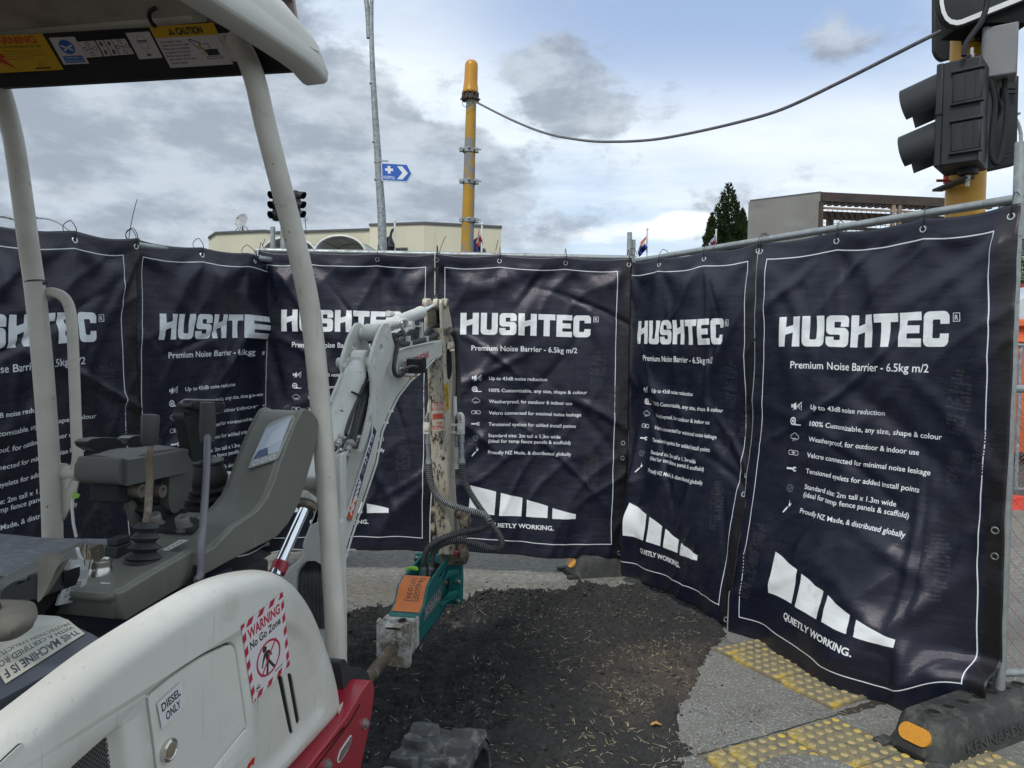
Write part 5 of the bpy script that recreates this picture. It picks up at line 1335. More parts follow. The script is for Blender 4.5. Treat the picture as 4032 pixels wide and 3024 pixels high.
# ------------------------------------------------------------------ far traffic signals
def visor(mb, c, d, R_, L_, droop=0.15, lo=2.35, thick=0.004, slant=0.5):
    """open-bottomed hood: c centre of the lens, d pointing direction"""
    d = Vector(d).normalized(); s = d.cross(UP).normalized(); u = s.cross(d).normalized()
    n = 20
    def f(q, v, rr):
        a = -lo + 2 * lo * q
        l = L_ * (1 - slant * (abs(a) / lo) ** 1.6)
        return c + (s * math.sin(a) + u * math.cos(a)) * rr + d * l * v - UP * droop * l * v
    b = len(mb.v)
    mb.grid(lambda q, v: f(q, v, R_), n, 5); mb.grid(lambda q, v: f(q, v, R_ - thick), n, 5)
m_sig = pm('black_signal_plastic', (0.014, 0.015, 0.016), (0.024, 0.025, 0.027), scale=5, rough=0.5)
m_sig2 = pm('faded_black_visor', (0.016, 0.018, 0.020), (0.024, 0.027, 0.030), scale=6, rough=0.55)
m_lensR = pm('dark_red_lens', (0.05, 0.006, 0.004), rough=0.2); m_lensG = pm('dark_green_lens', (0.004, 0.03, 0.012), rough=0.2); m_lensA = pm('dark_amber_lens', (0.06, 0.025, 0.003), rough=0.2)
def far_signal(x0, x1, y0, y1, Y, d, label, mount_px):
    a, b = at_y(x0, y0, Y), at_y(x1, y1, Y); H_ = a.z - b.z; W_ = H_ / 3; c = (a + b) / 2
    root = thing('traffic_signal', label, 'traffic signal', (c.x, Y, b.z), group='far traffic signals')
    d = Vector(d).normalized(); s = d.cross(UP); R_ = Matrix((s, d, UP)).transposed()
    mb = MB(); mb.box(c - d * 0.10, W_ * 0.98, 0.16, H_ * 0.99, R=R_); obj('housing', mb, m_sig, root, bevel=0.03)
    for k, ml in enumerate((m_lensR, m_lensA, m_lensG)):
        cc = Vector((c.x, c.y, a.z - H_ * (k + 0.5) / 3)) - d * 0.02
        mb = MB(); mb.lathe([(W_ * 0.40, 0.0), (W_ * 0.38, 0.02), (W_ * .2, 0.035), (0.0, 0.04)], cc, d, 20); obj('lens', mb, ml, root)
        mb = MB(); visor(mb, cc, d, W_ * 0.43, W_ * 0.85, thick=0.01); obj('visor', mb, m_sig2, root, smooth=60)
    return root
far_signal(1062, 1102, 750, 868, 19, (-0.55, -1, 0), 'black three lamp signal left of the canopy post, facing the camera', None)
far_signal(1160, 1196, 750, 862, 19, (1, -0.35, 0), 'black three lamp signal right of the canopy post, hoods pointing right', None)
pp = at_y(1128, 960, 19.2); pt_ = at_y(1133, 735, 19.2)
mb = MB(); mb.tube([Vector((pp.x, 19.2, 0)), Vector((pp.x, 19.2, pt_.z))], 0.055, 12); tag(obj('signal_post', mb, m_galv2), 'grey post carrying the two far black signals', 'post')

# ------------------------------------------------------------------ near signal pole on the right, seen from behind
def near_signal():
    Y = Ysig
    m_yel2 = pm('orange_yellow_pole_paint', (0.56, 0.29, 0.03), (0.50, 0.25, 0.022), scale=4, rough=0.40, spots=((0.30, 0.15, 0.02), 9, 0.62, 0.75))
    cpx = [((955 + 708) / 2, 1320), ((950 + 716) / 2, 1070), (852, 230)]
    a = at_y(*Z8(829, 1300), Y)
    pole = thing('signal_pole', 'thick clean yellow signal pole with the number 6 behind the right fence', 'pole', (a.x, Y, 0))
    R_ = 0.0885
    mb = MB(); mb.tube([Vector((a.x, Y, 0)), Vector((a.x, Y, 4.0))], R_, 36); obj('post', mb, m_yel2, pole)
    # number six, wrapped on the pole
    n6 = at_y(*Z8(775, 250), Y); T = text_tris('6', 0.03); mb = MB(); mx = T.reshape(-1, 2).max(0); mn = T.reshape(-1, 2).min(0)
    h6 = 0.145
    for t in T:
        q = []
        for p in t:
            u = (p[0] - mn[0]) / (mx[1]) * h6; v = (p[1]) / mx[1] * h6
            ang = -math.pi / 2 - 1.02 + u / R_
            q.append(Vector((a.x + math.cos(ang) * (R_ + 0.0012), Y + math.sin(ang) * (R_ + 0.0012), n6.z - h6 / 2 + v)))
        mb.add(q, [(0, 1, 2)])
    obj('number', mb, m_black, pole, smooth=0)
    # mast arm brackets
    br = thing('pedestrian_signal', 'black two lamp signal housing seen from behind with two large hoods pointing left', 'traffic signal', at_y(*Z8(800, 1075), Y - 0.3))
    Yh = 3.40
    c = (at_y(*Z8(815, 380), Yh) + at_y(*Z8(790, 1065), Yh)) / 2 + Vector((0.022, 0, 0))
    zt, zb = at_y(*Z8(815, 375), Yh).z, at_y(*Z8(790, 1062), Yh).z; H_ = zt - zb
    yaw = rad(48); dx_ = Vector((math.cos(yaw), math.sin(yaw), 0)); dy_ = Vector((-math.sin(yaw), math.cos(yaw), 0))   # dx_ along the back face, dy_ away from the camera
    R3 = Matrix((dx_, dy_, UP)).transposed()
    W_ = 0.22; D_ = 0.155
    c = c + dx_ * 0.10
    lean = Vector((-0.016, 0, 0))
    # photo: housing leans a little because the camera looks up at it; real housing is upright
    mb = MB(); mb.box(c + dy_ * 0.02, W_, D_, H_, R=R3); hs = obj('housing', mb, m_sig, br, bevel=0.008)
    mb = MB(); mb.box(c + dy_ * (D_ / 2 + 0.03), W_ * 1.04, 0.03, H_ * 1.0, R=R3); obj('door_frame', mb, m_sig, br, bevel=0.006)
    mb = MB(); mb.box(c + dy_ * (D_ / 2 + 0.03), W_ * 1.05, 0.032, 0.010, R=R3); obj('door_joint', mb, m_dark, br)
    for sgn in (1, -1):
        cc = c + UP * (sgn * H_ * 0.235 - 0.005)
        mb = MB(); mb.box(cc - dx_ * (W_ / 2 - 0.006) - dy_ * 0.006, 0.030, D_ * 0.80, H_ * 0.30, R=R3); obj('back_panel', mb, m_sig, br, bevel=0.01)
        for q in (-0.24, 0.02, 0.27):
            mb = MB(); mb.box(cc - dx_ * (W_ / 2 + 0.010) + dy_ * D_ * q, 0.004, 0.0035, H_ * 0.27, R=R3); obj('rib', mb, m_sig2, br)
        for dz in (0.155, -0.155):
            mb = MB(); mb.box(cc - dx_ * (W_ / 2 + 0.003) + UP * H_ * dz - dy_ * 0.006, 0.028, D_ * 0.86, 0.012, R=R3); obj('ridge', mb, m_sig, br, bevel=0.004)
        # hood: thick shell with slanted end, pointing left
        dd = dy_
        vc = c + UP * (sgn * H_ * 0.235 + 0.012) + dy_ * (D_ / 2 + 0.045)
        mb = MB(); visor(mb, vc, dd, 0.108, 0.175, droop=0.28, lo=2.3, thick=0.004, slant=0.26); obj('visor', mb, m_sig2, br, smooth=60)
        mb = MB(); mb.lathe([(0.092, 0), (0.09, 0.012), (0.05, 0.028), (0.0, 0.034)], vc - dd * 0.01, dd, 24); obj('lens', mb, m_lensR if sgn > 0 else m_lensG, br)
        mb = MB(); mb.lathe([(0.106, -0.004), (0.106, 0.012)], vc - dd * 0.012, dd, 24); obj('lens_ring', mb, m_sig, br)
    # mounting top and bottom
    for z_, sg in ((zt, 1), (zb, -1)):
        q = Vector((c.x + 0.01, c.y + 0.02, z_))
        mb = MB(); mb.lathe([(0.042, 0), (0.042, 0.028), (0.030, 0.032)], q, UP * sg, 20); mb.box(q + Vector((0.0, 0.12, sg * 0.045)), 0.05, 0.26, 0.012); obj('mounting_bracket', mb, m_sig, br)
        mb = MB(); mb.lathe([(0.014, 0.03), (0.014, 0.055), (0.008, 0.055), (0.008, 0.085)], q, UP * sg, 6); obj('bolt', mb, m_bolt, br)
    # far side signal with backing board (right) and upper boards
    m_board = pm('black_backing_board', (0.016, 0.017, 0.018), (0.03, 0.032, 0.034), scale=3, rough=0.55)
    b2 = thing('vehicle_signal', 'black signal backing board behind the grey box on the right', 'traffic signal', at_y(*Z8(1100, 1090), 4.0))
    pts = on_y(Z8, [(960, 1120), (962, 640), (990, 480), (1120, 505), (1183, 492), (1170, 1000), (1165, 1075)], 3.95)
    mb = MB(); mb.prism(pts, (0, 0.05, 0)); obj('board', mb, m_sig2, b2, bevel=0.006)
    for y in (1030, 1005): 
        q = at_y(*Z8(1060, y), 3.9); mb = MB(); mb.box(q, 0.2, 0.015, 0.006, R=Matrix.Rotation(-0.16, 3, 'Y')); obj('ledge', mb, m_sig, b2)
    for y in (575, 605):
        q = at_y(*Z8(1130, y), 3.92); mb = MB(); mb.box(q, 0.05, 0.02, 0.01); obj('bracket', mb, m_sig, b2)
    b3 = thing('signal_board', 'black signal board with rounded corner left of the yellow pole at the top', 'sign', at_y(*Z8(690, 390), 3.9))
    pts = on_y(Z8, [(630, -60), (630, 325), (640, 352), (655, 374), (672, 388), (690, 394), (900, 340), (900, -60)], 3.90)
    mb = MB(); mb.prism(pts, (0, 0.03, 0)); obj('board', mb, m_board, b3, bevel=0.004)
    b4 = thing('signal_board', 'black signal board with white rounded border at the top right corner', 'sign', at_y(*Z8(900, 150), 3.5))
    outl = [(640, -140), (642, -60), (650, 30), (664, 92), (690, 140), (728, 170), (775, 178), (818, 168), (1165, 30), (1400, -70), (1400, -200)]
    inn = [(664, -140), (670, -60), (676, 20), (688, 76), (708, 118), (738, 142), (778, 150), (812, 142), (1150, 4), (1380, -90), (1380, -200)]
    mb = MB(); mb.prism(on_y(Z8, outl, 3.45), (0, 0.03, 0)); obj('board', mb, m_board, b4, bevel=0.003)
    w1 = on_y(Z8, [(655, -140), (659, -60), (664, 24), (676, 84), (700, 130), (732, 156), (777, 165), (816, 156), (1160, 18), (1390, -78)], 3.444)
    w2 = on_y(Z8, [(682, -140), (686, -60), (690, 18), (700, 68), (716, 104), (742, 126), (778, 132), (808, 126), (1150, -14), (1375, -108)], 3.444)
    mb = MB(); mb.add(w1 + w2, [(k, k + 1, len(w1) + k + 1, len(w1) + k) for k in range(len(w1) - 1)]); obj('border', mb, m_white_paint, b4, smooth=0, fixn=False)
    # grey junction box
    m_gbox = pm('grey_box_plastic', (0.20, 0.205, 0.21), (0.17, 0.175, 0.18), scale=5, rough=0.5)
    jb = thing('junction_box', 'pale grey electrical box mounted high beside the signal', 'box', at_y(*Z8(1070, 480), 3.45))
    f = on_y(Z8, [(1050, 108), (1216, 155), (1205, 300), (1180, 470), (1108, 492), (1045, 462)], 3.40)
    zT, zB = at_y(*Z8(1120, 128), 3.42).z, at_y(*Z8(1095, 470), 3.42).z
    cj = at_y(*Z8(1062, 290), 3.52); yj = rad(-33); jx = Vector((math.cos(yj), math.sin(yj), 0)); jy = Vector((-math.sin(yj), math.cos(yj), 0)); Rj = Matrix((jx, jy, UP)).transposed()
    mb = MB(); mb.box(Vector((cj.x, cj.y, (zT + zB) / 2)), 0.135, 0.135, zT - zB, R=Rj); obj('case', mb, m_gbox, jb, bevel=0.008)
    mb = MB(); mb.box(Vector((cj.x, cj.y, (zT + zB) / 2)) - jx * 0.06 , 0.03, 0.142, zT - zB + 0.008, R=Rj); obj('lid', mb, m_gbox, jb, bevel=0.008)
    mb = MB(); q = Vector((cj.x, cj.y, (zT + zB) / 2 + 0.05)) - jx * 0.077; mb.lathe([(0.006, 0), (0.006, 0.004)], q, -jx, 12); obj('screw', mb, m_bolt, jb)
    mb = MB(); mb.lathe([(0.016, 0), (0.016, 0.03)], Vector((cj.x + 0.01, cj.y, zB)), -UP, 14); obj('gland', mb, m_gbox, jb)
    mb = MB(); mb.box(Vector((cj.x - 0.05, cj.y + 0.05, zT + 0.06)), 0.30, 0.2, 0.10); obj('bracket', mb, m_dark, jb)
    # cables
    for pts, Yc, r_ in (([(985, 400), (975, 470), (1005, 560), (1025, 680), (1012, 820), (1000, 950), (1010, 1040), (1040, 1068), (1062, 1010), (1090, 860), (1100, 700), (1090, 580), (1088, 490)], 3.50, 0.0125),
                        ([(1040, 500), (1020, 560), (1040, 640), (1060, 720), (1020, 800)], 3.6, 0.010),
                        ([(820, 365), (835, 290), (880, 220), (930, 150), (965, 60), (980, -40)], 3.38, 0.012), ([(1070, 500), (1068, 620), (1040, 720), (1030, 770)], 3.62, 0.011)):
        mb = MB(); mb.tube(catmull([at_y(*Z8(x, y), Yc) for x, y in pts], 6, False), r_, 10); obj('cable', mb, m_blackmatt, pole)
    mb = MB(); q = at_y(*Z8(735, 190), 3.66); mb.tube([at_y(*Z8(695, 195), 3.68), q], 0.010, 8); mb.tube([q, at_y(*Z8(770, 180), 3.64)], 0.016, 8); obj('cable_grip', mb, pm('frayed_wrap', (0.45, 0.27, 0.12), rough=0.8), pole)
    q = at_y(*Z8(690, 1180), 3.7); mb = MB(); mb.tube([q + Vector((-0.035, 0, 0)), q + Vector((0.03, 0, 0))], 0.007, 8); mb.box(at_y(*Z8(712, 1125), 3.74), 0.02, 0.03, 0.11); obj('stub', mb, m_red, pole)
    for y in (1150, 1210):
        q = at_y(*Z8(760, y), 3.6); 
near_signal()

# ------------------------------------------------------------------ right edge: car, house, shrubs
def car():
    root = thing('parked_car', 'white parked car at the right edge beyond the orange barrier', 'car', (at_y(4040, 1200, 23).x + 1.6, 23, 2.0))
    X0 = at_y(3985, 1200, 23).x; base = at_y(4000, 1300, 23).z; k = 1.0
    zr = at_y(4000, 1128, 23).z
    H_ = zr - base + 0.25; z0 = zr - 1.5
    mw = pm('white_car_paint', (0.62, 0.63, 0.64), rough=0.15, coat=0.5)
    x = X0 - 0.6
    prof = [(0, .45), (0.0, .85), (.1, .95), (.35, 1.05), (.9, 1.47), (1.2, 1.5), (2.4, 1.5), (3.0, 1.05), (3.9, .9), (4.2, .7), (4.2, .35), (3.75, .3), (3.7, .5), (3.5, .65), (3.3, .68), (3.1, .62), (2.95, .3), (1.35, .3), (1.28, .52), (1.1, .66), (.9, .68), (.7, .6), (.58, .3), (.1, .3)]
    mb = MB(); mb.prism([Vector((x + a, 22.2, z0 + b)) for a, b in prof], (0, 1.7, 0)); obj('body', mb, mw, root, bevel=0.05, seg=3)
    for pts in ([(.45, 1.06), (.93, 1.42), (1.4, 1.43), (1.4, 1.06)], [(1.48, 1.06), (1.48, 1.43), (2.3, 1.43), (2.8, 1.06)]):
        mb = MB(); mb.prism([Vector((x + a, 22.19, z0 + b)) for a, b in pts], (0, 0.01, 0)); obj('window', mb, m_glass_dark, root, smooth=0)
    for cx in (0.93, 3.33):
        mb = MB(); mb.lathe([(0.31, 0), (0.31, 0.2)], Vector((x + cx, 22.2, z0 + .31)), Vector((0, 1, 0)), 24); w = obj('wheel', mb, m_blackmatt, root, bevel=0.02)
        mb = MB(); mb.lathe([(0.2, -0.01), (0.2, 0.02)], Vector((x + cx, 22.2, z0 + .31)), Vector((0, 1, 0)), 20); obj('rim', mb, m_galv, w)
car()
def house():
    root = thing('bungalow', 'bungalow with grey roof and brick wall at the far right edge', 'house', (24, 34, 2))
    a = at_y(3996, 1042, 32); b = at_y(4000, 1075, 32); c = at_y(4000, 1120, 32)
    m_roof = pm('grey_roof_iron', (0.32, 0.34, 0.36), rough=0.5); m_brick = pm('brown_brick', (0.24, 0.12, 0.07), (0.18, 0.09, 0.06), scale=6, rough=0.9)
    mb = MB(); mb.prism([Vector((a.x - 1.2, 31.6, b.z)), Vector((a.x + 12, 31.6, b.z)), Vector((a.x + 10, 35, b.z + 1.2)), Vector((a.x + 0.5, 35, b.z + 1.2))], (0, 0.2, -0.35)); obj('roof', mb, m_roof, root, smooth=0)
    mb = MB(); mb.box((a.x + 5, 34.5, (b.z + 1) / 2), 10, 5, b.z - 1.2); obj('wall', mb, m_brick, root, smooth=0)
    mb = MB(); mb.box((a.x + 1.6, 31.97, b.z - 0.9), 1.2, 0.06, 1.0); f = obj('window', mb, m_white_paint, root, smooth=0)
    mb = MB(); mb.box((a.x + 1.6, 31.93, b.z - 0.9), 1.08, 0.02, 0.88); obj('pane', mb, m_glass_dark, f, smooth=0)
    mb = MB(); d_ = at_y(4015, 915, 45); mb.box((d_.x + 6, 45, d_.z / 2 + 1), 13, 8, d_.z + 0.6)
    tag(obj('dark_building', mb, m_trim, smooth=0), 'dark flat walled building behind the bushy tree at the right edge', 'building')
house()
rng = random.Random(5)
hz_ = at_y(4000, 1122, 25.5)
mb = MB(); mb.box((hz_.x + 2.5, 25.5, hz_.z - 0.25), 6, 0.3, 0.55); tag(obj('brick_garden_wall', mb, pm('red_wall_paint', (0.36, 0.05, 0.035), rough=0.7), bevel=0.02), 'low red wall behind the white car at the right edge', 'wall')
# ================================================================== the mini excavator
m_pt = pm('off_white_paint', (0.64, 0.62, 0.56), (0.56, 0.54, 0.485), scale=3.5, rough=0.33, coat=0.25, bump=0.0002, bscale=30, spots=((0.40, 0.36, 0.30), 6, 0.56, 0.85, 0.75), spots2=((0.20, 0.17, 0.14), 60, 0.71, 0.74, 0.7))
m_ptube = pm('scuffed_white_tube_paint', (0.55, 0.52, 0.46), (0.46, 0.43, 0.375), scale=9, rough=0.42, spots=((0.30, 0.25, 0.19), 11, 0.62, 0.80, 0.7), spots2=((0.13, 0.06, 0.03), 30, 0.665, 0.70))
m_boom = pm('worn_white_boom_paint', (0.60, 0.60, 0.56), (0.52, 0.52, 0.48), scale=7, rough=0.42, spots=((0.27, 0.24, 0.20), 9, 0.60, 0.80, 0.7), spots2=((0.06, 0.042, 0.03), 22, 0.62, 0.68, 0.75))
m_greasy = pm('greasy_scratched_paint', (0.50, 0.46, 0.38), (0.40, 0.35, 0.27), scale=12, rough=0.5, spots=((0.03, 0.023, 0.017), 34, 0.51, 0.56, 0.85), spots2=((0.16, 0.07, 0.03), 12, 0.60, 0.74, 0.7), stretch=(1.3, 1.3, 0.38))
m_arm = pm('stained_arm_paint', (0.52, 0.48, 0.40), (0.45, 0.40, 0.32), scale=9, rough=0.45, spots=((0.20, 0.14, 0.09), 8, 0.56, 0.72, 0.7), spots2=((0.03, 0.025, 0.02), 34, 0.63, 0.67, 0.7))
m_red_p = pm('red_paint', (0.36, 0.018, 0.035), (0.29, 0.014, 0.028), scale=5, rough=0.30, coat=0.4, spots=((0.25, 0.10, 0.09), 12, 0.66, 0.8))
m_rubber = pm('black_rubber', (0.020, 0.022, 0.024), (0.032, 0.034, 0.036), scale=10, rough=0.6)
m_hose = pm('hose_rubber', (0.035, 0.036, 0.037), (0.06, 0.06, 0.058), scale=30, rough=0.6)
m_spring = pm('spring_steel', (0.52, 0.52, 0.50), (0.40, 0.39, 0.37), scale=40, rough=0.35, metal=0.25)
m_chrome = pm('chromed_rod', (0.85, 0.87, 0.90), (0.82, 0.84, 0.88), rough=0.07, rvar=0.02, metal=1.0)
m_cons = pm('grey_green_console_plastic', (0.150, 0.149, 0.128), (0.132, 0.131, 0.113), scale=6, rough=0.52, bump=0.0002, bscale=900, spots=((0.17, 0.168, 0.15), 14, 0.64, 0.85))
m_cons2 = pm('dusty_dark_grey_plastic', (0.078, 0.076, 0.070), (0.096, 0.093, 0.085), scale=7, rough=0.55, bump=0.0003, bscale=700, spots=((0.11, 0.10, 0.085), 11, 0.60, 0.8))
m_grip = pm('dark_grip_rubber', (0.034, 0.035, 0.035), (0.044, 0.045, 0.045), rough=0.5)
m_joy = pm('satin_black_joystick', (0.018, 0.020, 0.020), (0.028, 0.030, 0.030), rough=0.33, coat=0.15)
m_seat = pm('blue_grey_vinyl_seat', (0.085, 0.09, 0.11), (0.13, 0.135, 0.155), scale=7, rough=0.42, bump=0.0006, bscale=260, spots=((0.30, 0.30, 0.31), 60, 0.50, 0.72))
m_belt = pm('olive_grey_webbing', (0.155, 0.142, 0.115), (0.13, 0.118, 0.095), scale=20, rough=0.85, bump=0.0004, bscale=900)
m_hood = pm('slate_blue_paint', (0.060, 0.068, 0.085), (0.075, 0.082, 0.098), scale=5, rough=0.5, spots=((0.11, 0.115, 0.125), 13, 0.6, 0.8))
m_silver = pm('silver_lock', (0.62, 0.60, 0.55), (0.5, 0.48, 0.44), rough=0.25, metal=0.9)
m_teal = pm('teal_paint', (0.012, 0.135, 0.130), (0.010, 0.115, 0.112), scale=10, rough=0.45, spots=((0.035, 0.05, 0.045), 9, 0.58, 0.78, 0.7), spots2=((0.10, 0.06, 0.035), 24, 0.69, 0.74))
m_tealw = pm('chalky_white_steel', (0.56, 0.55, 0.51), (0.33, 0.32, 0.29), scale=22, rough=0.6, spots=((0.17, 0.14, 0.10), 17, 0.46, 0.58, 0.8), spots2=((0.045, 0.035, 0.025), 17, 0.60, 0.68, 0.75))
m_worn = pm('rust_worn_steel', (0.19, 0.15, 0.11), (0.10, 0.08, 0.06), scale=17, rough=0.5, metal=0.3, spots=((0.40, 0.37, 0.32), 20, 0.55, 0.7), spots2=((0.13, 0.05, 0.02), 12, 0.6, 0.75))
m_chisel = pm('scaled_chisel_steel', (0.17, 0.13, 0.095), (0.11, 0.082, 0.06), scale=22, rough=0.5, metal=0.45, spots=((0.40, 0.37, 0.32), 30, 0.53, 0.64, 0.75), spots2=((0.20, 0.09, 0.04), 12, 0.58, 0.75))
m_org = pm('orange_panel_paint', (0.60, 0.155, 0.03), (0.55, 0.14, 0.028), rough=0.5)

for m_ in (m_pt, m_ptube, m_boom):
    add_layer(m_, (0.36, 0.33, 0.28), (95, 95, 5), 0.64, 0.70, 0.55)
    add_layer(m_, (0.40, 0.37, 0.31), (6, 6, 120), 0.66, 0.72, 0.5, 3.0)
    add_layer(m_, (0.33, 0.285, 0.22), (2.4, 2.4, 2.4), 0.54, 0.76, 0.42, 7.0)
add_layer(m_cons2, (0.17, 0.155, 0.13), (14, 14, 9), 0.54, 0.70, 0.5)
add_layer(m_cons, (0.21, 0.205, 0.18), (60, 60, 8), 0.62, 0.70, 0.5)
add_layer(m_arm, (0.24, 0.17, 0.11), (70, 70, 7), 0.58, 0.66, 0.7)
EX = thing('mini_excavator', 'off white and red mini excavator with canopy and hydraulic breaker, parked inside the banners', 'excavator', MS(-1.1, 0.7, 0.0), -AM)

def ring_panel(outline, n_in, thick, r, holes=(), seg=6, back=True):
    """face plane outline (3D points), rounded over towards n_in (pointing into the machine); holes: (outline, depth, width, closed)"""
    pts = [Vector(p) for p in outline]; n_in = Vector(n_in).normalized()
    mb = MB(); N = len(pts)
    cen = sum(pts, Vector()) / N
    tg = [(pts[(i + 1) % N] - pts[i - 1]).normalized() for i in range(N)]
    nv = [t.cross(n_in) for t in tg]
    if sum((pts[i] - cen).dot(nv[i]) for i in range(N)) < 0: nv = [-v for v in nv]
    rings = []
    rings.append([p + n_in * thick for p in pts])
    for k in range(seg + 1):
        a = math.pi / 2 * k / seg
        rings.append([p - v * (r * (1 - math.cos(a))) + n_in * (r * (1 - math.sin(a))) for p, v in zip(pts, nv)])
    b = 0
    for q in rings: mb.v += q
    for j in range(len(rings) - 1):
        for i in range(N): mb.f.append([j * N + i, j * N + (i + 1) % N, (j + 1) * N + (i + 1) % N, (j + 1) * N + i]); mb.m.append(0)
    inner0 = (len(rings) - 1) * N
    loops = [[mb.v[inner0 + i] for i in range(N)]]; ids = [[inner0 + i for i in range(N)]]
    for (ho, depth, w, closed) in holes:
        hp = [Vector(p) for p in ho]; M_ = len(hp); hc = sum(hp, Vector()) / M_
        ht = [(hp[(i + 1) % M_] - hp[i - 1]).normalized() for i in range(M_)]; hn = [t.cross(n_in) for t in ht]
        if sum((hp[i] - hc).dot(hn[i]) for i in range(M_)) < 0: hn = [-v for v in hn]
        st = len(mb.v); kk = 5
        for k in range(kk + 1):
            f = k / kk; s_ = f * f * (3 - 2 * f)
            mb.v += [p - v * w * f + n_in * depth * s_ for p, v in zip(hp, hn)]
        for j in range(kk):
            for i in range(M_): mb.f.append([st + j * M_ + i, st + j * M_ + (i + 1) % M_, st + (j + 1) * M_ + (i + 1) % M_, st + (j + 1) * M_ + i]); mb.m.append(0)
        loops.append(hp); ids.append([st + i for i in range(M_)])
        if closed is not False:
            sub = [[mb.v[st + kk * M_ + i] for i in range(M_)]]; sid = [st + kk * M_ + i for i in range(M_)]
            extra = closed if isinstance(closed, list) else []
            for (eo, ed, ew, ec) in extra:
                ep = [Vector(p) + n_in * depth for p in eo]; st2 = len(mb.v); E_ = len(ep)
                mb.v += ep; mb.v += [p + n_in * ed for p in ep]
                for i in range(E_): mb.f.append([st2 + i, st2 + (i + 1) % E_, st2 + E_ + (i + 1) % E_, st2 + E_ + i]); mb.m.append(0)
                sub.append(ep); sid += [st2 + i for i in range(E_)]
            for t in tessellate_polygon(sub): mb.f.append([sid[q] for q in t]); mb.m.append(0)
    flat = [q for l in ids for q in l]
    for t in tessellate_polygon(loops): mb.f.append([flat[q] for q in t]); mb.m.append(0)
    mb.f.append([i for i in range(N)]); mb.m.append(0)
    return mb

SF = -0.62
IN = -RR
# ---------------- side cover
sc_out = [(-330, 1760), (-150, 1580), (0, 1452), (240, 1262), (430, 1108), (600, 972), (720, 882), (850, 794), (1000, 697), (1180, 584), (1350, 488), (1500, 430), (1640, 400), (1750, 398), (1835, 432), (1915, 510), (1988, 632), (2048, 785), (2105, 960), (2138, 1110), (2152, 1230), (2148, 1290),
          (2090, 1360), (1930, 1540), (1700, 1800), (1300, 2260), (900, 2700), (300, 3200), (-700, 4000), (-900, 2600)]
P_out = catmull(on_s(Z3, sc_out, SF), 5)
door_o = [(905, 1185), (925, 1150), (1000, 1085), (1100, 1010), (1250, 912), (1350, 862), (1425, 830), (1455, 838), (1475, 880), (1500, 1050), (1540, 1345), (1535, 1375), (1500, 1415), (1330, 1625), (1160, 1830), (1030, 1975), (1000, 1960), (975, 1750), (940, 1450)]
grille_o = [(410, 1640), (560, 1500), (740, 1345), (765, 1345), (785, 1375), (815, 1640), (835, 1900), (500, 2250), (200, 2000), (300, 1760)]
mark_o = [(-120, 1720), (0, 1592), (90, 1507), (135, 1468), (150, 1480), (118, 1535), (0, 1650), (-120, 1770)]
rec_o = [(1545, 830), (1600, 745), (1700, 700), (1800, 690), (1870, 715), (1930, 790), (1985, 960), (2035, 1160), (2030, 1270), (1985, 1350), (1900, 1450), (1750, 1640), (1640, 1740), (1595, 1700), (1585, 1400), (1560, 1100)]
slot1 = [(1760, 1058), (1768, 1047), (1782, 1046), (1792, 1060), (1852, 1375), (1856, 1398), (1848, 1410), (1838, 1408), (1830, 1395)]
slot2 = [(1820, 1040), (1828, 1031), (1838, 1030), (1848, 1045), (1893, 1300), (1897, 1325), (1890, 1344), (1880, 1345), (1872, 1335)]
dring = catmull(on_s(Z3, door_o, SF), 3)
rec = catmull(on_s(Z3, rec_o, SF), 4)
mb = ring_panel(P_out, IN, 0.040, 0.036, holes=((dring, 0.008, 0.004, True), (catmull(on_s(Z3, grille_o, SF), 3), 0.020, 0.016, True), (catmull(on_s(Z3, mark_o, SF), 3), 0.02, 0.003, True),
      (rec, 0.010, 0.030, [(on_s(Z3, slot1, SF), 0.03, 0, False), (on_s(Z3, slot2, SF), 0.03, 0, False)])), seg=8)
cover = obj('side_cover', mb, m_pt, EX, smooth=50)
def inset_poly(pts, n, d):
    c = sum(pts, Vector()) / len(pts); N = len(pts); out = []
    for i in range(N):
        t = (pts[(i + 1) % N] - pts[i - 1]).normalized(); v = t.cross(n)
        if v.dot(pts[i] - c) < 0: v = -v
        out.append(pts[i] - v * d)
    return out
dpts = inset_poly(dring, IN, 0.0055)
mb = MB(); mb.prism([p + IN * 0.0005 for p in dpts], IN * 0.006); door = obj('fuel_door', mb, m_pt, EX, bevel=0.003, seg=3)
mb = MB(); mb.prism([p + IN * 0.0072 for p in inset_poly(dring, IN, 0.002)], IN * 0.002); obj('door_seal', mb, m_dark, EX)
for o_ in (slot1, slot2):
    mb = MB(); mb.prism([p + IN * 0.0125 for p in on_s(Z3, o_, SF)], IN * 0.002); obj('vent_slot', mb, m_dark, EX)
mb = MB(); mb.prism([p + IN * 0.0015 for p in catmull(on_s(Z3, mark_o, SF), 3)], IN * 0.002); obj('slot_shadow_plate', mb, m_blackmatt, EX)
gp = on_s(Z3, [(430, 1660), (570, 1520), (742, 1368), (764, 1370), (772, 1400), (800, 1640), (810, 1880), (500, 2190), (250, 1990), (330, 1790)], SF)
mb = MB(); mb.prism([p + IN * 0.0185 for p in gp], IN * 0.0014); gr = obj('air_grille', mb, m_blackmatt, EX, smooth=0)
mb = MB()
ga, gb = min(p.dot(HH) for p in gp), max(p.dot(HH) for p in gp); za, zb_ = min(p.z for p in gp), max(p.z for p in gp)
g2 = np.array([(p.dot(HH), p.z) for p in gp])
def inside2(x, y, P):
    c = False
    for i in range(len(P)):
        (x1, y1), (x2, y2) = P[i], P[(i + 1) % len(P)]
        if (y1 > y) != (y2 > y) and x < (x2 - x1) * (y - y1) / (y2 - y1) + x1: c = not c
    return c
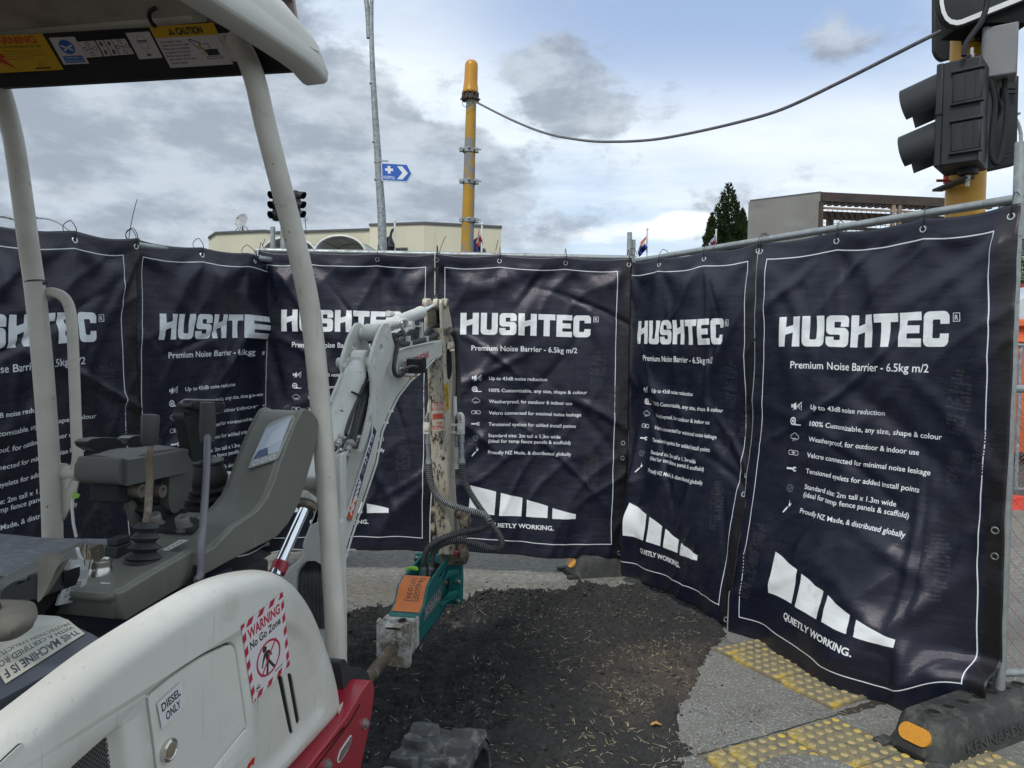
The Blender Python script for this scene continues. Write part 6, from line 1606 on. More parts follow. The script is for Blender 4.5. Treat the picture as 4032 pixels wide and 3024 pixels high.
for sgn in (1, -1):
    k = -0.4
    while k < 0.8:
        pts = []
        for q in range(0, 90):
            t = ga + (gb - ga) * q / 89; z = za + sgn * (t - ga) + k
            if inside2(t, z, g2): pts.append(MS(SF, t, z) + IN * 0.0175)
        if len(pts) > 2: mb.tube([pts[0], pts[-1]], 0.0008, 4)
        k += 0.006
tag(obj('grille_mesh', mb, m_cons2, gr, smooth=0), kind='stuff')
# lock
lc = at_s(*Z3(1042, 1505), SF); mb = MB(); mb.lathe([(0.0135, -0.004), (0.0150, 0.002), (0.0145, 0.005), (0.0115, 0.0065), (0.0105, 0.005), (0.0, 0.005)], lc, RR, 28); lk = obj('lock', mb, m_silver, door, smooth=30)
mb = MB(); mb.lathe([(0.0088, 0.004), (0.0088, 0.0062), (0, 0.0065)], lc + UP * -0.0, RR, 20); obj('lock_barrel', mb, pm('dull_brass', (0.35, 0.31, 0.24), rough=0.35, metal=0.7), door, smooth=30)

# stickers on the cover
def warn_sticker():
    w, h = 0.20, 0.29
    P = Print(w, h, 2600, (0.66, 0.62, 0.62)); rd = (0.42, 0.012, 0.045); bk = (0.02, 0.015, 0.015)
    for k in range(8):
        x = 0.0 + k * 0.052 - 0.02
        P.poly([(x, 0.0), (x + 0.026, 0.0), (x + 0.012, 0.020), (x - 0.014, 0.020)], rd)
        P.poly([(x, h - 0.020), (x + 0.026, h - 0.020), (x + 0.012, h), (x - 0.014, h)], rd)
    for k in range(8):
        y = k * 0.05 - 0.01
        P.poly([(0, y), (0.015, y - 0.010), (0.015, y + 0.018), (0, y + 0.028)], rd); P.poly([(w - 0.015, y), (w, y - 0.010), (w, y + 0.018), (w - 0.015, y + 0.028)], rd)
    P.text('WARNING', 0.10, 0.066, rd, width=0.155, cap=0.036, bold=0.035, align='c')
    P.text('No Go Zone', 0.10, 0.106, bk, width=0.150, cap=0.028, bold=0.03, align='c')
    P.ringp(0.10, 0.188, 0.062, 0.008, rd)
    P.disc(0.087, 0.147, 0.011, bk)
    P.poly([(0.080, 0.160), (0.098, 0.157), (0.110, 0.163), (0.120, 0.185), (0.114, 0.188), (0.103, 0.172), (0.104, 0.196), (0.126, 0.236), (0.117, 0.240), (0.097, 0.206), (0.088, 0.242), (0.078, 0.240), (0.088, 0.198), (0.086, 0.175), (0.074, 0.190), (0.067, 0.206), (0.061, 0.203), (0.068, 0.184)], bk)
    P.line([(0.056, 0.232), (0.144, 0.144)], 0.007, rd)
    P.ringp(0.032, 0.256, 0.012, 0.002, (0.05, 0.12, 0.03)); P.rect(0.024, 0.252, 0.016, 0.007, bk)
    P.text('downer', 0.120, 0.262, bk, width=0.045, bold=0.02)
    return print_mat('no_go_zone_sticker', P, rough=0.35, wear_sheen=((0.35, 0.32, 0.31), 30, 0.66, 0.8))
decal('sticker', on_s(Z3, [(1495, 735), (1755, 520), (1800, 975), (1570, 1215)], SF), warn_sticker(), cover, lift=0.0012)['label'] = 'red and white warning no go zone sticker'
P = Print(0.12, 0.10, 2200, (0.62, 0.61, 0.61)); P.text('DIESEL', 0.06, 0.046, (0.02, 0.02, 0.03), width=0.092, cap=0.030, bold=0.03, align='c'); P.text('ONLY', 0.06, 0.088, (0.02, 0.02, 0.03), width=0.070, cap=0.030, bold=0.03, align='c')
decal('sticker', on_s(Z3, [(970, 1215), (1120, 1078), (1155, 1220), (1000, 1375)], SF), print_mat('diesel_sticker', P, rough=0.4), door, lift=0.0016)['label'] = 'white diesel only sticker'
P = Print(0.10, 0.10, 1500, (0.5, 0.02, 0.02), alpha=0.0); P.text('S', 0.05, 0.098, (0.50, 0.016, 0.012), width=0.085, cap=0.09, bold=0.06, shear=0.3, align='c')
decal('lettering', on_s(Z3, [(1500, 1640), (1590, 1520), (1590, 1640), (1500, 1760)], SF), print_mat('red_lettering', P, use_alpha=True), cover, lift=0.0012)

# ---------------- red skirt, rubber bumper
SK = -0.600
sk = on_s(Z6, [(-60, 1750), (18, 1659), (130, 1515), (240, 1368), (330, 1222), (378, 1152), (396, 1160), (405, 1185), (404, 1230), (392, 1330), (372, 1440), (345, 1570), (318, 1700), (285, 1840), (-60, 2200)], SK)
mb = MB(); mb.prism(catmull(sk, 2), IN * 0.22); skirt = obj('red_skirt', mb, m_red_p, EX, bevel=0.009, seg=3)
bd = on_s(Z6, [(200, 1558), (218, 1530), (240, 1498), (258, 1470), (266, 1468), (268, 1482), (262, 1512), (245, 1555), (222, 1592), (196, 1628), (186, 1628), (184, 1610)], SK)
mb = MB(); mb.prism([p + RR * 0.0005 for p in bd], RR * 0.0022); bdg = obj('badge', mb, m_white_paint, skirt, bevel=0.0006)
mb = MB(); mb.prism([p + RR * 0.0028 for p in inset_poly(bd, IN, 0.003)], RR * 0.0006); obj('badge_centre', mb, pm('silver_badge', (0.42, 0.36, 0.34), (0.2, 0.1, 0.1), scale=150, rough=0.3, metal=0.5), bdg)
for q in ((347, 1402), (128, 1645)):
    c = at_s(*Z6(*q), SK); mb = MB(); mb.lathe([(0.012, 0.0), (0.012, 0.003), (0.007, 0.003), (0.007, 0.009), (0.0, 0.010)], c, RR, 18); obj('bolt', mb, m_bolt, skirt, smooth=30)
crease = on_s(Z6, [(60, 1659), (180, 1500), (262, 1392), (318, 1290)], SK)
mb = MB(); mb.tube([p + RR * 0.0004 for p in crease], 0.0016, 6); obj('panel_line', mb, m_dark, skirt)
bp_ = on_s(Z6, [(206, 1052), (214, 1030), (236, 1028), (246, 1046), (256, 1064), (320, 1076), (352, 1090), (372, 1112), (378, 1140), (370, 1160), (330, 1225), (290, 1280), (250, 1332), (240, 1338), (236, 1290), (222, 1180), (212, 1100)], -0.642)
mb = MB(); mb.prism(catmull(bp_, 2), IN * 0.12); obj('rubber_bumper', mb, m_rubber, EX, bevel=0.014, seg=4)
# floor plate, undercarriage frame, rear hood: plain structure behind the covers
mb = MB(); mb.prism([MS(s, t, 0.60) for s, t in ((-0.66, 0.62), (-0.66, 1.52), (-0.75, 1.60), (-1.45, 1.60), (-1.52, 1.50), (-1.52, 0.62))], UP * 0.05); obj('floor_plate', mb, m_blackmatt, EX, bevel=0.005)
mb = MB(); mb.prism([MS(s, t, 0.62) for s, t in ((-0.84, 1.2), (-0.84, 1.56), (-1.50, 1.56), (-1.50, 1.2))], UP * 0.02); obj('floor_mat', mb, m_rubber, EX)
mb = MB(); mb.prism([MS(s, t, 0.36) for s, t in ((-0.70, -0.35), (-0.66, 0.2), (-0.66, 1.25), (-1.5, 1.25), (-1.54, 0.2), (-1.5, -0.35), (-1.3, -0.5), (-0.9, -0.5))], UP * 0.26); obj('turntable_frame', mb, m_red_p, EX, bevel=0.02)
mb = MB(); mb.prism([MS(s, t, 0.62) for s, t in ((-0.83, -0.35), (-0.83, 0.52), (-1.50, 0.52), (-1.52, 0.2), (-1.5, -0.35), (-1.3, -0.5), (-1.0, -0.5))], UP * 0.33); obj('engine_hood', mb, m_pt, EX, bevel=0.03)

# ---------------- tracks
def track(s_mid, w, t0, t1, R_=0.16):
    zc = R_ + 0.015
    belt, pads = MB(), MB()
    path = []
    L_ = t1 - t0; step = 0.044
    n1 = int(L_ / step)
    for k in range(n1): path.append((t0 + L_ * k / n1, zc + R_, 0.0))
    m_ = int(math.pi * R_ / step)
    for k in range(m_): a = math.pi * k / m_; path.append((t1 + R_ * math.sin(a), zc + R_ * math.cos(a), a))
    for k in range(n1): path.append((t1 - L_ * k / n1, zc - R_, math.pi))
    for k in range(m_): a = math.pi + math.pi * k / m_; path.append((t0 + R_ * math.sin(a), zc + R_ * math.cos(a), a))
    N = len(path); b = 0
    for (t, z, a) in path:
        nrm = HH * math.sin(a) + UP * math.cos(a); c = MS(s_mid, t, z)
        belt.v += [c - RR * w / 2 - nrm * 0.02, c - RR * w / 2 - nrm * 0.0, c - RR * (w / 2 - 0.012) + nrm * 0.006, c + RR * (w / 2 - 0.012) + nrm * 0.006, c + RR * w / 2, c + RR * w / 2 - nrm * 0.02]
    for i in range(N):
        for j in range(6): belt.f.append([i * 6 + j, i * 6 + (j + 1) % 6, ((i + 1) % N) * 6 + (j + 1) % 6, ((i + 1) % N) * 6 + j]); belt.m.append(0)
    bo = obj('rubber_track', belt, m_trk, EX, smooth=50)
    for i, (t, z, a) in enumerate(path):
        if i % 2: continue
        nrm = HH * math.sin(a) + UP * math.cos(a); fw = HH * math.cos(a) - UP * math.sin(a); sg = 1 if (i // 2) % 2 else -1
        c = MS(s_mid, t, z) + nrm * 0.006
        mb = MB()
        def lug(pts, h=0.024):
            base = [c + RR * x + fw * y for x, y in pts]; cx = sum(base, Vector()) / len(base)
            top = [cx + (p - cx) * 0.80 + nrm * h for p in base]
            k = len(base); b_ = len(mb.v); mb.v += [p - nrm * 0.004 for p in base] + top
            for q in range(k): mb.f.append([b_ + q, b_ + (q + 1) % k, b_ + k + (q + 1) % k, b_ + k + q]); mb.m.append(0)
            mb.f.append([b_ + k + q for q in range(k)]); mb.m.append(0)
        lug([(sg * 0.012, -0.022), (sg * 0.045, -0.036), (sg * 0.108, -0.036), (sg * 0.112, -0.004), (sg * 0.095, 0.024), (sg * 0.05, 0.024), (sg * 0.02, 0.010)])
        lug([(-sg * 0.004, -0.006), (-sg * 0.04, 0.002), (-sg * 0.06, 0.026), (-sg * 0.10, 0.030), (-sg * 0.112, 0.012), (-sg * 0.10, -0.012), (-sg * 0.05, -0.024)], 0.020)
        obj('track_lug', mb, m_trk, bo, smooth=30)
    fr = MB(); fr.prism([MS(s_mid - w * 0.3, t, z) for t, z in ((t0, zc - 0.07), (t1, zc - 0.07), (t1, zc + 0.06), (t0 + L_ / 2, zc + 0.09), (t0, zc + 0.06))], RR * w * 0.6); obj('track_frame', fr, m_red_p, EX, bevel=0.01)
    for t in (t0, t1):
        mb = MB(); mb.lathe([(R_ - 0.025, -w * 0.22), (R_ - 0.025, w * 0.22)], MS(s_mid, t, zc), RR, 32); mb.lathe([(0.05, w * 0.22), (0.04, w * 0.3)], MS(s_mid, t, zc), RR, 20); obj('sprocket' if t == t0 else 'idler', mb, m_blackmatt, EX, smooth=30)
    for k in range(4):
        t = t0 + L_ * (k + 0.7) / 4.5; mb = MB(); mb.lathe([(0.05, -w * 0.25), (0.05, w * 0.25)], MS(s_mid, t, 0.075), RR, 16); obj('roller', mb, m_blackmatt, EX, smooth=30)
m_trk = pm('dusty_track_rubber', (0.030, 0.032, 0.034), (0.065, 0.067, 0.068), scale=9, rough=0.75, bump=0.0006, bscale=300, spots=((0.15, 0.152, 0.15), 8, 0.50, 0.72, 0.75))
add_layer(m_trk, (0.17, 0.165, 0.15), (22, 22, 14), 0.53, 0.62, 0.75)
tc_ = at_z(1735, 2868, 0.385); s_tr = tc_.dot(RR)
track(s_tr, 0.215, 0.45, tc_.dot(HH) + 0.02)
track(s_tr - 0.98, 0.23, 0.45, tc_.dot(HH) + 0.02)
# dozer blade tucked in front of the track frame
mb = MB(); mb.prism([MS(s_tr - 1.0, t, z) for t, z in ((2.02, 0.10), (2.06, 0.14), (2.03, 0.22), (2.05, 0.28), (2.07, 0.30), (2.10, 0.28), (2.09, 0.2), (2.10, 0.10))], RR * 0.68); obj('blade', mb, m_red_p, EX, bevel=0.004)

# ---------------- slate hood with the certification sticker (left of the side cover)
hz = 1.055
hp = [at_z(*ZC(x, y), hz) for x, y in ((-260, 1060), (0, 1036), (300, 1030), (440, 1036), (620, 1062), (800, 1130), (1000, 1222), (1120, 1290), (1180, 1325))]
far = [at_z(*ZC(x, y), hz) for x, y in ((1150, 1420), (900, 1600), (300, 1900), (-300, 2200))]
hp = [MS(min(p.dot(RR), -0.664), p.dot(HH), hz) for p in hp]; far = [MS(-0.664, 0.1, hz), MS(-1.3, 0.1, hz)]
mb = MB(); mb.prism(hp + far, UP * -0.10); hood = obj('rear_hood', mb, m_hood, EX, bevel=0.018, seg=4)
def cert():
    P = Print(0.34, 0.145, 2200, (0.50, 0.49, 0.41)); tx = (0.045, 0.05, 0.065)
    P.text('THIS MACHINE IS F', 0.012, 0.046, tx, width=0.316, cap=0.033, bold=0.03)
    P.text('WITH A CERTIFIED RO', 0.012, 0.086, tx, width=0.316, cap=0.024, bold=0.02)
    P.text('PROTECTION STRUCTUR', 0.012, 0.120, tx, width=0.316, cap=0.019, bold=0.02)
    return print_mat('certification_sticker', P, rough=0.5, wear_sheen=((0.33, 0.32, 0.27), 25, 0.6, 0.8))
q = lambda x, y: at_z(*ZC(x, y), hz)
decal('sticker', [q(925, 1240), q(60, 1790), q(-150, 1450), q(735, 1085)], cert(), hood, lift=0.0015)['label'] = 'cream roll over protection sticker seen upside down'
mb = MB(); pr_ = [q(x, y) + UP * 0.0008 for x, y in ((430, 1036), (640, 1052), (740, 1092), (-60, 1520), (-300, 1400), (-300, 1150))]; mb.prism(pr_, UP * 0.0006); obj('white_patch', mb, m_white_paint if False else pm('worn_cream_patch', (0.50, 0.50, 0.45), (0.43, 0.43, 0.39), scale=15, rough=0.5), hood, smooth=0)

# ---------------- seat
def softbox(c, sx, sy, sz, R=None, pw=0.42, n=28, k=18):
    mb = MB(); mb.ball(c, sx / 2, sy / 2, sz / 2, R=R, n=n, k=k, pw=pw); return mb
RM = Matrix((RR, HH, UP)).transposed()
seat_c = at_z(*ZC(520, 330), 1.06)
sp = [at_z(*ZC(x, y), 1.045) for x, y in ((-500, 150), (0, 142), (500, 185), (1000, 195), (1230, 200), (1340, 240), (1390, 290), (1330, 400), (1080, 450), (800, 480), (500, 545), (0, 600), (-500, 640))]
mb = MB(); mb.prism(catmull(sp, 3), UP * -0.085); obj('seat', mb, m_seat, EX, bevel=0.028, seg=5)
sp2 = [p + Vector((0, -0.012, -0.086)) for p in sp]; mb = MB(); mb.prism(sp2, UP * -0.02); obj('seat_base', mb, m_rubber, EX, bevel=0.004)
piping = [p + UP * -0.012 for p in (catmull([at_z(*ZC(x, y), 1.045) for x, y in ((-300, 640), (0, 590), (400, 520), (760, 455), (1050, 425), (1180, 400))], 5, False))]
mb = MB(); mb.tube(piping, 0.0045, 8); obj('piping', mb, pm('pale_piping', (0.42, 0.43, 0.45), rough=0.35), EX)
# ---------------- console
SCN = -0.78
top_ridge = [ZC(1290, 790), ZC(1350, 770), ZC(1500, 680), ZC(1700, 560), ZC(1900, 448), ZC(2100, 330), (800, 2182), (845, 2155), (871, 2126), (925, 2072), (970, 2044), (1010, 2016), (1052, 1962), (1078, 1905), (1100, 1835), (1124, 1770), (1150, 1700), (1175, 1645), (1190, 1618), (1206, 1609), (1222, 1616)]
right_b = [(1240, 1636), (1252, 1652), (1255, 1672), (1247, 1735), (1232, 1800), (1215, 1862), (1190, 1945), (1165, 2010), (1135, 2062), (1100, 2104), (1060, 2130), (1000, 2160), (950, 2185), (899, 2212), (840, 2245), (778, 2278), (700, 2322), (620, 2370), (560, 2405), (505, 2440), ZC(1345, 1085), ZC(1320, 1000), ZC(1300, 880)]
csp = [at_s(x, y, SCN) for x, y in top_ridge + right_b]
mb = MB(); mb.prism(csp, IN * 0.011); obj('console_side', mb, m_cons, EX, bevel=0.006, seg=4)
# top deck: sweep of the ridge inwards; monitor column front
ridge = [at_s(x, y, SCN) + IN * 0.008 + UP * -0.004 for x, y in top_ridge]
deckw = [0.215] * 6 + [0.20, 0.17, 0.13, 0.105, 0.098] + [0.095] * 10
mb = MB()
lower = []
for k, p in enumerate(ridge):
    w = deckw[k]; mb.v += [p + UP * 0.0, p + IN * w * 0.08 + UP * -0.006, p + IN * w * 0.92 + UP * -0.006, p + IN * w]
n_ = len(ridge)
for k in range(n_ - 1):
    for j in range(3): mb.f.append([k * 4 + j, k * 4 + j + 1, (k + 1) * 4 + j + 1, (k + 1) * 4 + j]); mb.m.append(0)
ob = obj('console_top', mb, m_cons, EX, smooth=60); s_ = ob.modifiers.new('s', 'SOLIDIFY'); s_.thickness = 0.012; s_.offset = 0
# rear face of the console box, left flank and inner flank of the monitor column
r0 = ridge[0]; b0 = at_s(*ZC(1345, 1085), SCN) + IN * 0.008
mb = MB(); pts = [r0, r0 + IN * 0.215, b0 + IN * 0.215, b0]; mb.prism(pts, HH * 0.012); obj('console_back', mb, m_cons, EX, bevel=0.005, seg=3)
mb = MB(); inner = [p + IN * deckw[k] for k, p in enumerate(ridge)]
bot = [at_s(x, y, SCN) for x, y in ((1255, 1672), (1215, 1862), (1165, 2010), (1100, 2104), (950, 2185), (700, 2322), (505, 2440))]
mb.prism([at_s(x, y, SCN) + IN * 0.098 for x, y in top_ridge[9:] + right_b[:12] + [(880, 2230)]], IN * 0.010); obj('console_inner_side', mb, m_cons, EX, bevel=0.005)
mb = MB(); mb.prism([MS(SCN + 0.02, t, 0.65) for t in ()] or [MS(-0.80, 0.90, 0.64), MS(-0.80, 1.42, 0.64), MS(-0.97, 1.42, 0.64), MS(-0.97, 0.90, 0.64)], UP * 0.36); obj('console_pedestal', mb, m_blackmatt, EX, bevel=0.01)
# monitor: bezel and screen lie on the column front
pr0, pr1 = at_s(1124, 1770, SCN) + IN * 0.008, at_s(1190, 1618, SCN) + IN * 0.008
fu = (pr1 - pr0).normalized(); nfront = fu.cross(IN); nfront = nfront if nfront.dot(HH) < 0 else -nfront
def onf(zf, pts, lift=0.0): return [at_pl(*zf(*p), pr0 + nfront * lift, nfront) for p in pts]
m_bez = pm('light_bezel', (0.30, 0.31, 0.31), (0.26, 0.27, 0.27), rough=0.4)
mb = MB(); mb.prism(catmull(onf(ZB, [(1225, 540), (1280, 470), (1420, 410), (1530, 380), (1550, 400), (1540, 460), (1430, 700), (1375, 840), (1300, 880), (1150, 930), (1060, 955), (1050, 935), (1100, 830), (1160, 690)], 0.001), 2), nfront * 0.003); bez = obj('monitor', mb, m_bez, EX, bevel=0.001)
P = Print(0.09, 0.10, 2600, (0.40, 0.44, 0.50)); P.rect(0, 0, 0.09, 0.10, (0.42, 0.46, 0.52)); P.poly([(0.03, 0.022), (0.083, 0.016), (0.083, 0.062), (0.03, 0.072)], (0.50, 0.54, 0.60)); P.poly([(0.01, 0.075), (0.04, 0.072), (0.055, 0.10), (0.004, 0.10)], (0.10, 0.13, 0.20))
scr = print_mat('lcd_screen', P, rough=0.06, coat=1.0)
decal('screen', onf(ZB, [(1240, 520), (1520, 385), (1375, 770), (1080, 858)], 0.005), scr, bez, lift=0.0004)
P = Print(0.1, 0.03, 2600, (0.30, 0.31, 0.30)); 
for k in range(3): P.ringp(0.02 + k * 0.030, 0.015, 0.0105, 0.0022, (0.6, 0.6, 0.58))
decal('button_strip', onf(ZB, [(1080, 862), (1378, 775), (1350, 850), (1050, 950)], 0.005), print_mat('button_strip', P, rough=0.4), bez, lift=0.0004)
# labels on the deck
def on_deck(zf, pts, lift=0.0): 
    P0 = ridge[2]; d = (ridge[4] - ridge[0]).normalized(); n = d.cross(IN); n = n if n.z > 0 else -n
    return [at_pl(*zf(*p), P0 + n * (lift - 0.004), n) for p in pts], n
P = Print(0.09, 0.022, 3000, (0.55, 0.55, 0.52)); P.poly([(0.025, 0.013), (0.058, 0.005), (0.058, 0.014), (0.025, 0.016)], (0.03, 0.03, 0.04)); P.disc(0.014, 0.012, 0.005, (0.03, 0.03, 0.04)); P.disc(0.074, 0.009, 0.005, (0.03, 0.03, 0.04))
c_, nd = on_deck(ZC, [(1082, 690), (1380, 535), (1480, 540), (1190, 695)], 0.003); decal('label_plate', [c_[0], c_[1], c_[2], c_[3]], print_mat('throttle_label', P), EX, lift=0.001, toward=C0)
P = Print(0.09, 0.018, 3000, (0.52, 0.52, 0.50))
for k in range(4): P.rect(0.012 + k * 0.018, 0.006, 0.010, 0.006, (0.06, 0.06, 0.06))
c_, nd = on_deck(ZC, [(1760, 325), (1955, 215), (2055, 215), (1830, 332)], 0.003); decal('label_plate', c_, print_mat('lever_label', P), EX, lift=0.001, toward=C0)
def dk(x, y, zf=ZC, lift=0.0): return on_deck(zf, [(x, y)], lift)[0][0]
# bellows with throttle lever
def bellows(base, top, r0, r1, n, nm='bellows', amp=0.30, squash=1.0, mat=None):
    ax = top - base; prof = []
    for k in range(n):
        r = r0 + (r1 - r0) * k / n
        prof += [(r * (1 - amp * .5), (k + 0.05) / n * ax.length), (r * (1 - amp * 0.15), (k + 0.28) / n * ax.length), (r * (1 + amp * .35), (k + 0.5) / n * ax.length), (r * (1 - amp * 0.15), (k + 0.72) / n * ax.length), (r * (1 - amp * .6), (k + 0.97) / n * ax.length)]
    mb = MB(); mb.lathe(prof, base, ax, 28); return obj(nm, mb, mat or m_rubber, EX, smooth=45)
bb = dk(1560, 455); SB = -0.862
sb_ = bb.dot(RR)
tb = at_s(*ZC(1595, 20), sb_)
mb = MB(); mb.lathe([(0.030, -0.004), (0.031, 0.004), (0.026, 0.008)], bb, UP, 28); obj('bellows_flange', mb, m_rubber, EX)
bellows(bb, tb, 0.026, 0.016, 4, amp=0.42)
l0 = tb; l1 = at_s(*ZA(1625, 700), sb_); l2 = at_s(*ZA(1640, 360), sb_)
mb = MB(); mb.tube([l0, at_s(*ZA(1612, 1400), sb_), at_s(*ZA(1630, 1100), sb_), l1], 0.0062, 12); obj('throttle_lever', mb, m_worn, EX)
mb = MB(); ax = (l2 - l1); mb.lathe([(0.010, 0), (0.0135, 0.006), (0.0142, ax.length * .45), (0.0150, ax.length * .9), (0.0135, ax.length * .97), (0.008, ax.length)], l1, ax, 24); obj('lever_knob', mb, m_grip, EX, smooth=45)
# small black blocks by the bellows
mb = MB(); c = dk(1295, 400); mb.box(c + UP * 0.012, 0.025, 0.040, 0.022, R=RM); mb.box(c + UP * 0.03, 0.02, 0.035, 0.012, R=RM); obj('switch', mb, m_rubber, EX, bevel=0.002)
# ignition switch with key and tag
ic = dk(1085, 600); 
mb = MB(); mb.lathe([(0.0190, -0.003), (0.0190, 0.012), (0.0178, 0.014), (0.0178, 0.020), (0.0188, 0.022), (0.0182, 0.026), (0.014, 0.027), (0.013, 0.024), (0, 0.024)], ic, UP, 28); obj('ignition_switch', mb, m_silver, EX, smooth=35)
sI = ic.dot(RR)
kp = on_s(ZC, [(1022, 500), (1062, 500), (1064, 430), (1110, 400), (1118, 330), (1108, 262), (1085, 254), (975, 300), (958, 325), (962, 400), (1020, 430)], sI - 0.002)
hole = on_s(ZC, [(1035, 330), (1080, 300), (1082, 318), (1040, 345)], sI - 0.002)
mb = MB(); mb.prism(kp, RR * 0.003, holes=[hole]); obj('key', mb, pm('dull_key', (0.16, 0.13, 0.10), (0.10, 0.09, 0.07), rough=0.4, metal=0.6), EX, smooth=0)
mb = MB(); rc = at_s(*ZC(930, 400), sI); mb.torus(rc, (RR + HH * 0.8).normalized(), 0.021, 0.0009, 28, 6); mb.torus(rc, (RR * 0.6 + HH).normalized(), 0.021, 0.0009, 28, 6); obj('key_ring', mb, pm('bronze_ring', (0.30, 0.20, 0.13), rough=0.3, metal=0.8), EX)
mb = MB(); mb.tube(on_s(ZC, [(925, 470), (870, 395), (840, 300)], sI), 0.0028, 6); obj('tag_tie', mb, m_white_paint, EX); mb = MB(); mb.tube(on_s(ZC, [(845, 430), (880, 470), (930, 470), (940, 430)], sI), 0.003, 6); obj('tag_tie', mb, pm('milky_tie', (0.45, 0.38, 0.30), rough=0.4), EX)
P = Print(0.07, 0.125, 2400, (0.42, 0.42, 0.41)); dkk = (0.05, 0.05, 0.055)
for k in range(14): P.rect(0.024, 0.066 + k * 0.0028, 0.030, 0.0014 + 0.0006 * (k % 3 == 0), dkk)
P.text('031 6900060', 0.021, 0.107, dkk, width=0.048, cap=0.008, bold=0.02, rot=-math.pi / 2)
P.rect(0.004, 0.030, 0.062, 0.028, (0.32, 0.32, 0.31)); P.text('G', 0.050, 0.118, dkk, cap=0.008, bold=0.03); P.text('M', 0.030, 0.118, dkk, cap=0.008, bold=0.03); P.poly([(0.010, 0.022), (0.030, 0.012), (0.034, 0.018), (0.014, 0.030)], (0.6, 0.6, 0.6))
tg = on_s(ZC, [(775, 425), (1010, 430), (880, 870), (615, 925)], sI + 0.012)
n_t = (tg[1] - tg[0]).cross(tg[3] - tg[0]).normalized()
mtag = print_mat('plastic_tag', P, rough=0.12, coat=0.8)
mb = MB(); mb.prism([p - RR * 0.0015 for p in tg], RR * -0.0012); kt = obj('key_tag', mb, pm('clear_tag_plastic', (0.42, 0.43, 0.43), rough=0.15), EX, bevel=0.0005)
decal('tag_face', tg, mtag, kt, lift=0.0006)

# ---------------- armrest and its bracket
SA = -0.93
ar_top = [(800, 1000), (815, 900), (850, 850), (930, 800), (1080, 750), (1250, 718), (1500, 705), (1750, 720), (1950, 740), (2010, 765), (2060, 820), (2095, 900), (2105, 1000), (2090, 1120), (2040, 1250), (1990, 1360), (1940, 1425), (1900, 1440), (1860, 1420), (1840, 1340), (1838, 1200), (1850, 1060), (1840, 1010), (1800, 1000), (1740, 1020), (1600, 1080), (1500, 1120), (1420, 1140), (1200, 1115), (1000, 1090), (850, 1080), (805, 1060)]
arm_face = on_s(ZA, ar_top, SA)
# outline on the far plane gives the top pad its width
fr_pts = [(1300, 860), (1340, 840), (1420, 850), (1560, 790), (1700, 755), (1900, 742), (1990, 762), (2060, 820), (2095, 900), (2105, 1000), (2090, 1120), (2040, 1250), (1990, 1360), (1940, 1425), (1900, 1440), (1860, 1420), (1840, 1340), (1838, 1200), (1850, 1060), (1830, 1005), (1760, 1005), (1600, 1080), (1420, 1140), (1330, 1130), (1290, 1090), (1285, 960)]
af = on_s(ZA, fr_pts, SA)
mb = MB(); mb.prism(catmull(af, 2), IN * 0.085); arm_o = obj('armrest', mb, m_cons2, EX, bevel=0.018, seg=5)
# front pad block reaching left
pad = on_t(ZA, [(800, 1000), (812, 905), (860, 845), (1000, 800), (1330, 845), (1400, 860), (1390, 1000), (1400, 1140), (1200, 1118), (850, 1082), (806, 1062)], af[0].dot(HH) + 0.01)
mb = MB(); mb.prism(pad, HH * 0.17); obj('armrest_pad', mb, m_cons2, EX, bevel=0.014, seg=5)
# bracket parts below
mb = MB(); mb.prism(on_s(ZA, [(1480, 1120), (1840, 1010), (1845, 1350), (1700, 1345), (1560, 1340), (1500, 1300)], SA - 0.02), IN * 0.02); br_ = obj('armrest_bracket', mb, m_blackmatt, EX, bevel=0.004)
mb = MB(); mb.prism(on_s(ZA, [(1285, 1130), (1330, 1140), (1500, 1150), (1495, 1280), (1340, 1340), (1290, 1330)], SA - 0.02), IN * 0.06); obj('armrest_bracket', mb, m_blackmatt, EX, bevel=0.008)
for q in ((1540, 1195), (1765, 1200)):
    c = at_s(*ZA(*q), SA + 0.0); mb = MB(); mb.lathe([(0.0125, -0.02), (0.0125, 0.002), (0.007, 0.002), (0.0045, -0.003), (0, -0.003)], c, RR, 18); obj('bolt', mb, pm('dusty_bolt', (0.16, 0.14, 0.12), rough=0.5, metal=0.3) if 'dusty_bolt' not in MATS else MATS['dusty_bolt'], EX, smooth=35)
mb = MB(); mb.prism(on_s(ZA, [(1620, 1345), (1980, 1370), (2100, 1480), (2120, 1560), (1680, 1500), (1560, 1420)], SA - 0.01), IN * 0.05); obj('console_bracket', mb, m_blackmatt, EX, bevel=0.005)
c1_, _ = on_deck(ZC, [(1690, 80), (1700, 20), (2150, 20), (2200, 60), (2100, 150), (1720, 135)], 0.004)
mb = MB(); mb.prism(c1_, UP * 0.010); obj('mounting_plate', mb, m_blackmatt, EX, bevel=0.003)
for q in ((1700, 55), (2005, 85)):
    c = dk(*q, lift=0.010); mb = MB(); mb.lathe([(0.0165, 0), (0.0165, 0.004), (0.013, 0.004), (0.013, 0.022), (0.0115, 0.025), (0.006, 0.025), (0.005, 0.02), (0, 0.02)], c, (UP - HH * 0.35).normalized(), 20); obj('bolt', mb, m_silverd if False else pm('grey_bolt', (0.20, 0.19, 0.17), rough=0.45, metal=0.3) if 'grey_bolt' not in MATS else MATS['grey_bolt'], EX, smooth=35)
mb = MB(); mb.prism(on_s(ZA, [(1395, 1330), (1470, 1280), (1570, 1560), (1560, 1590), (1470, 1590)], SA - 0.03), IN * 0.012); obj('stay', mb, m_cons2, EX, bevel=0.002)
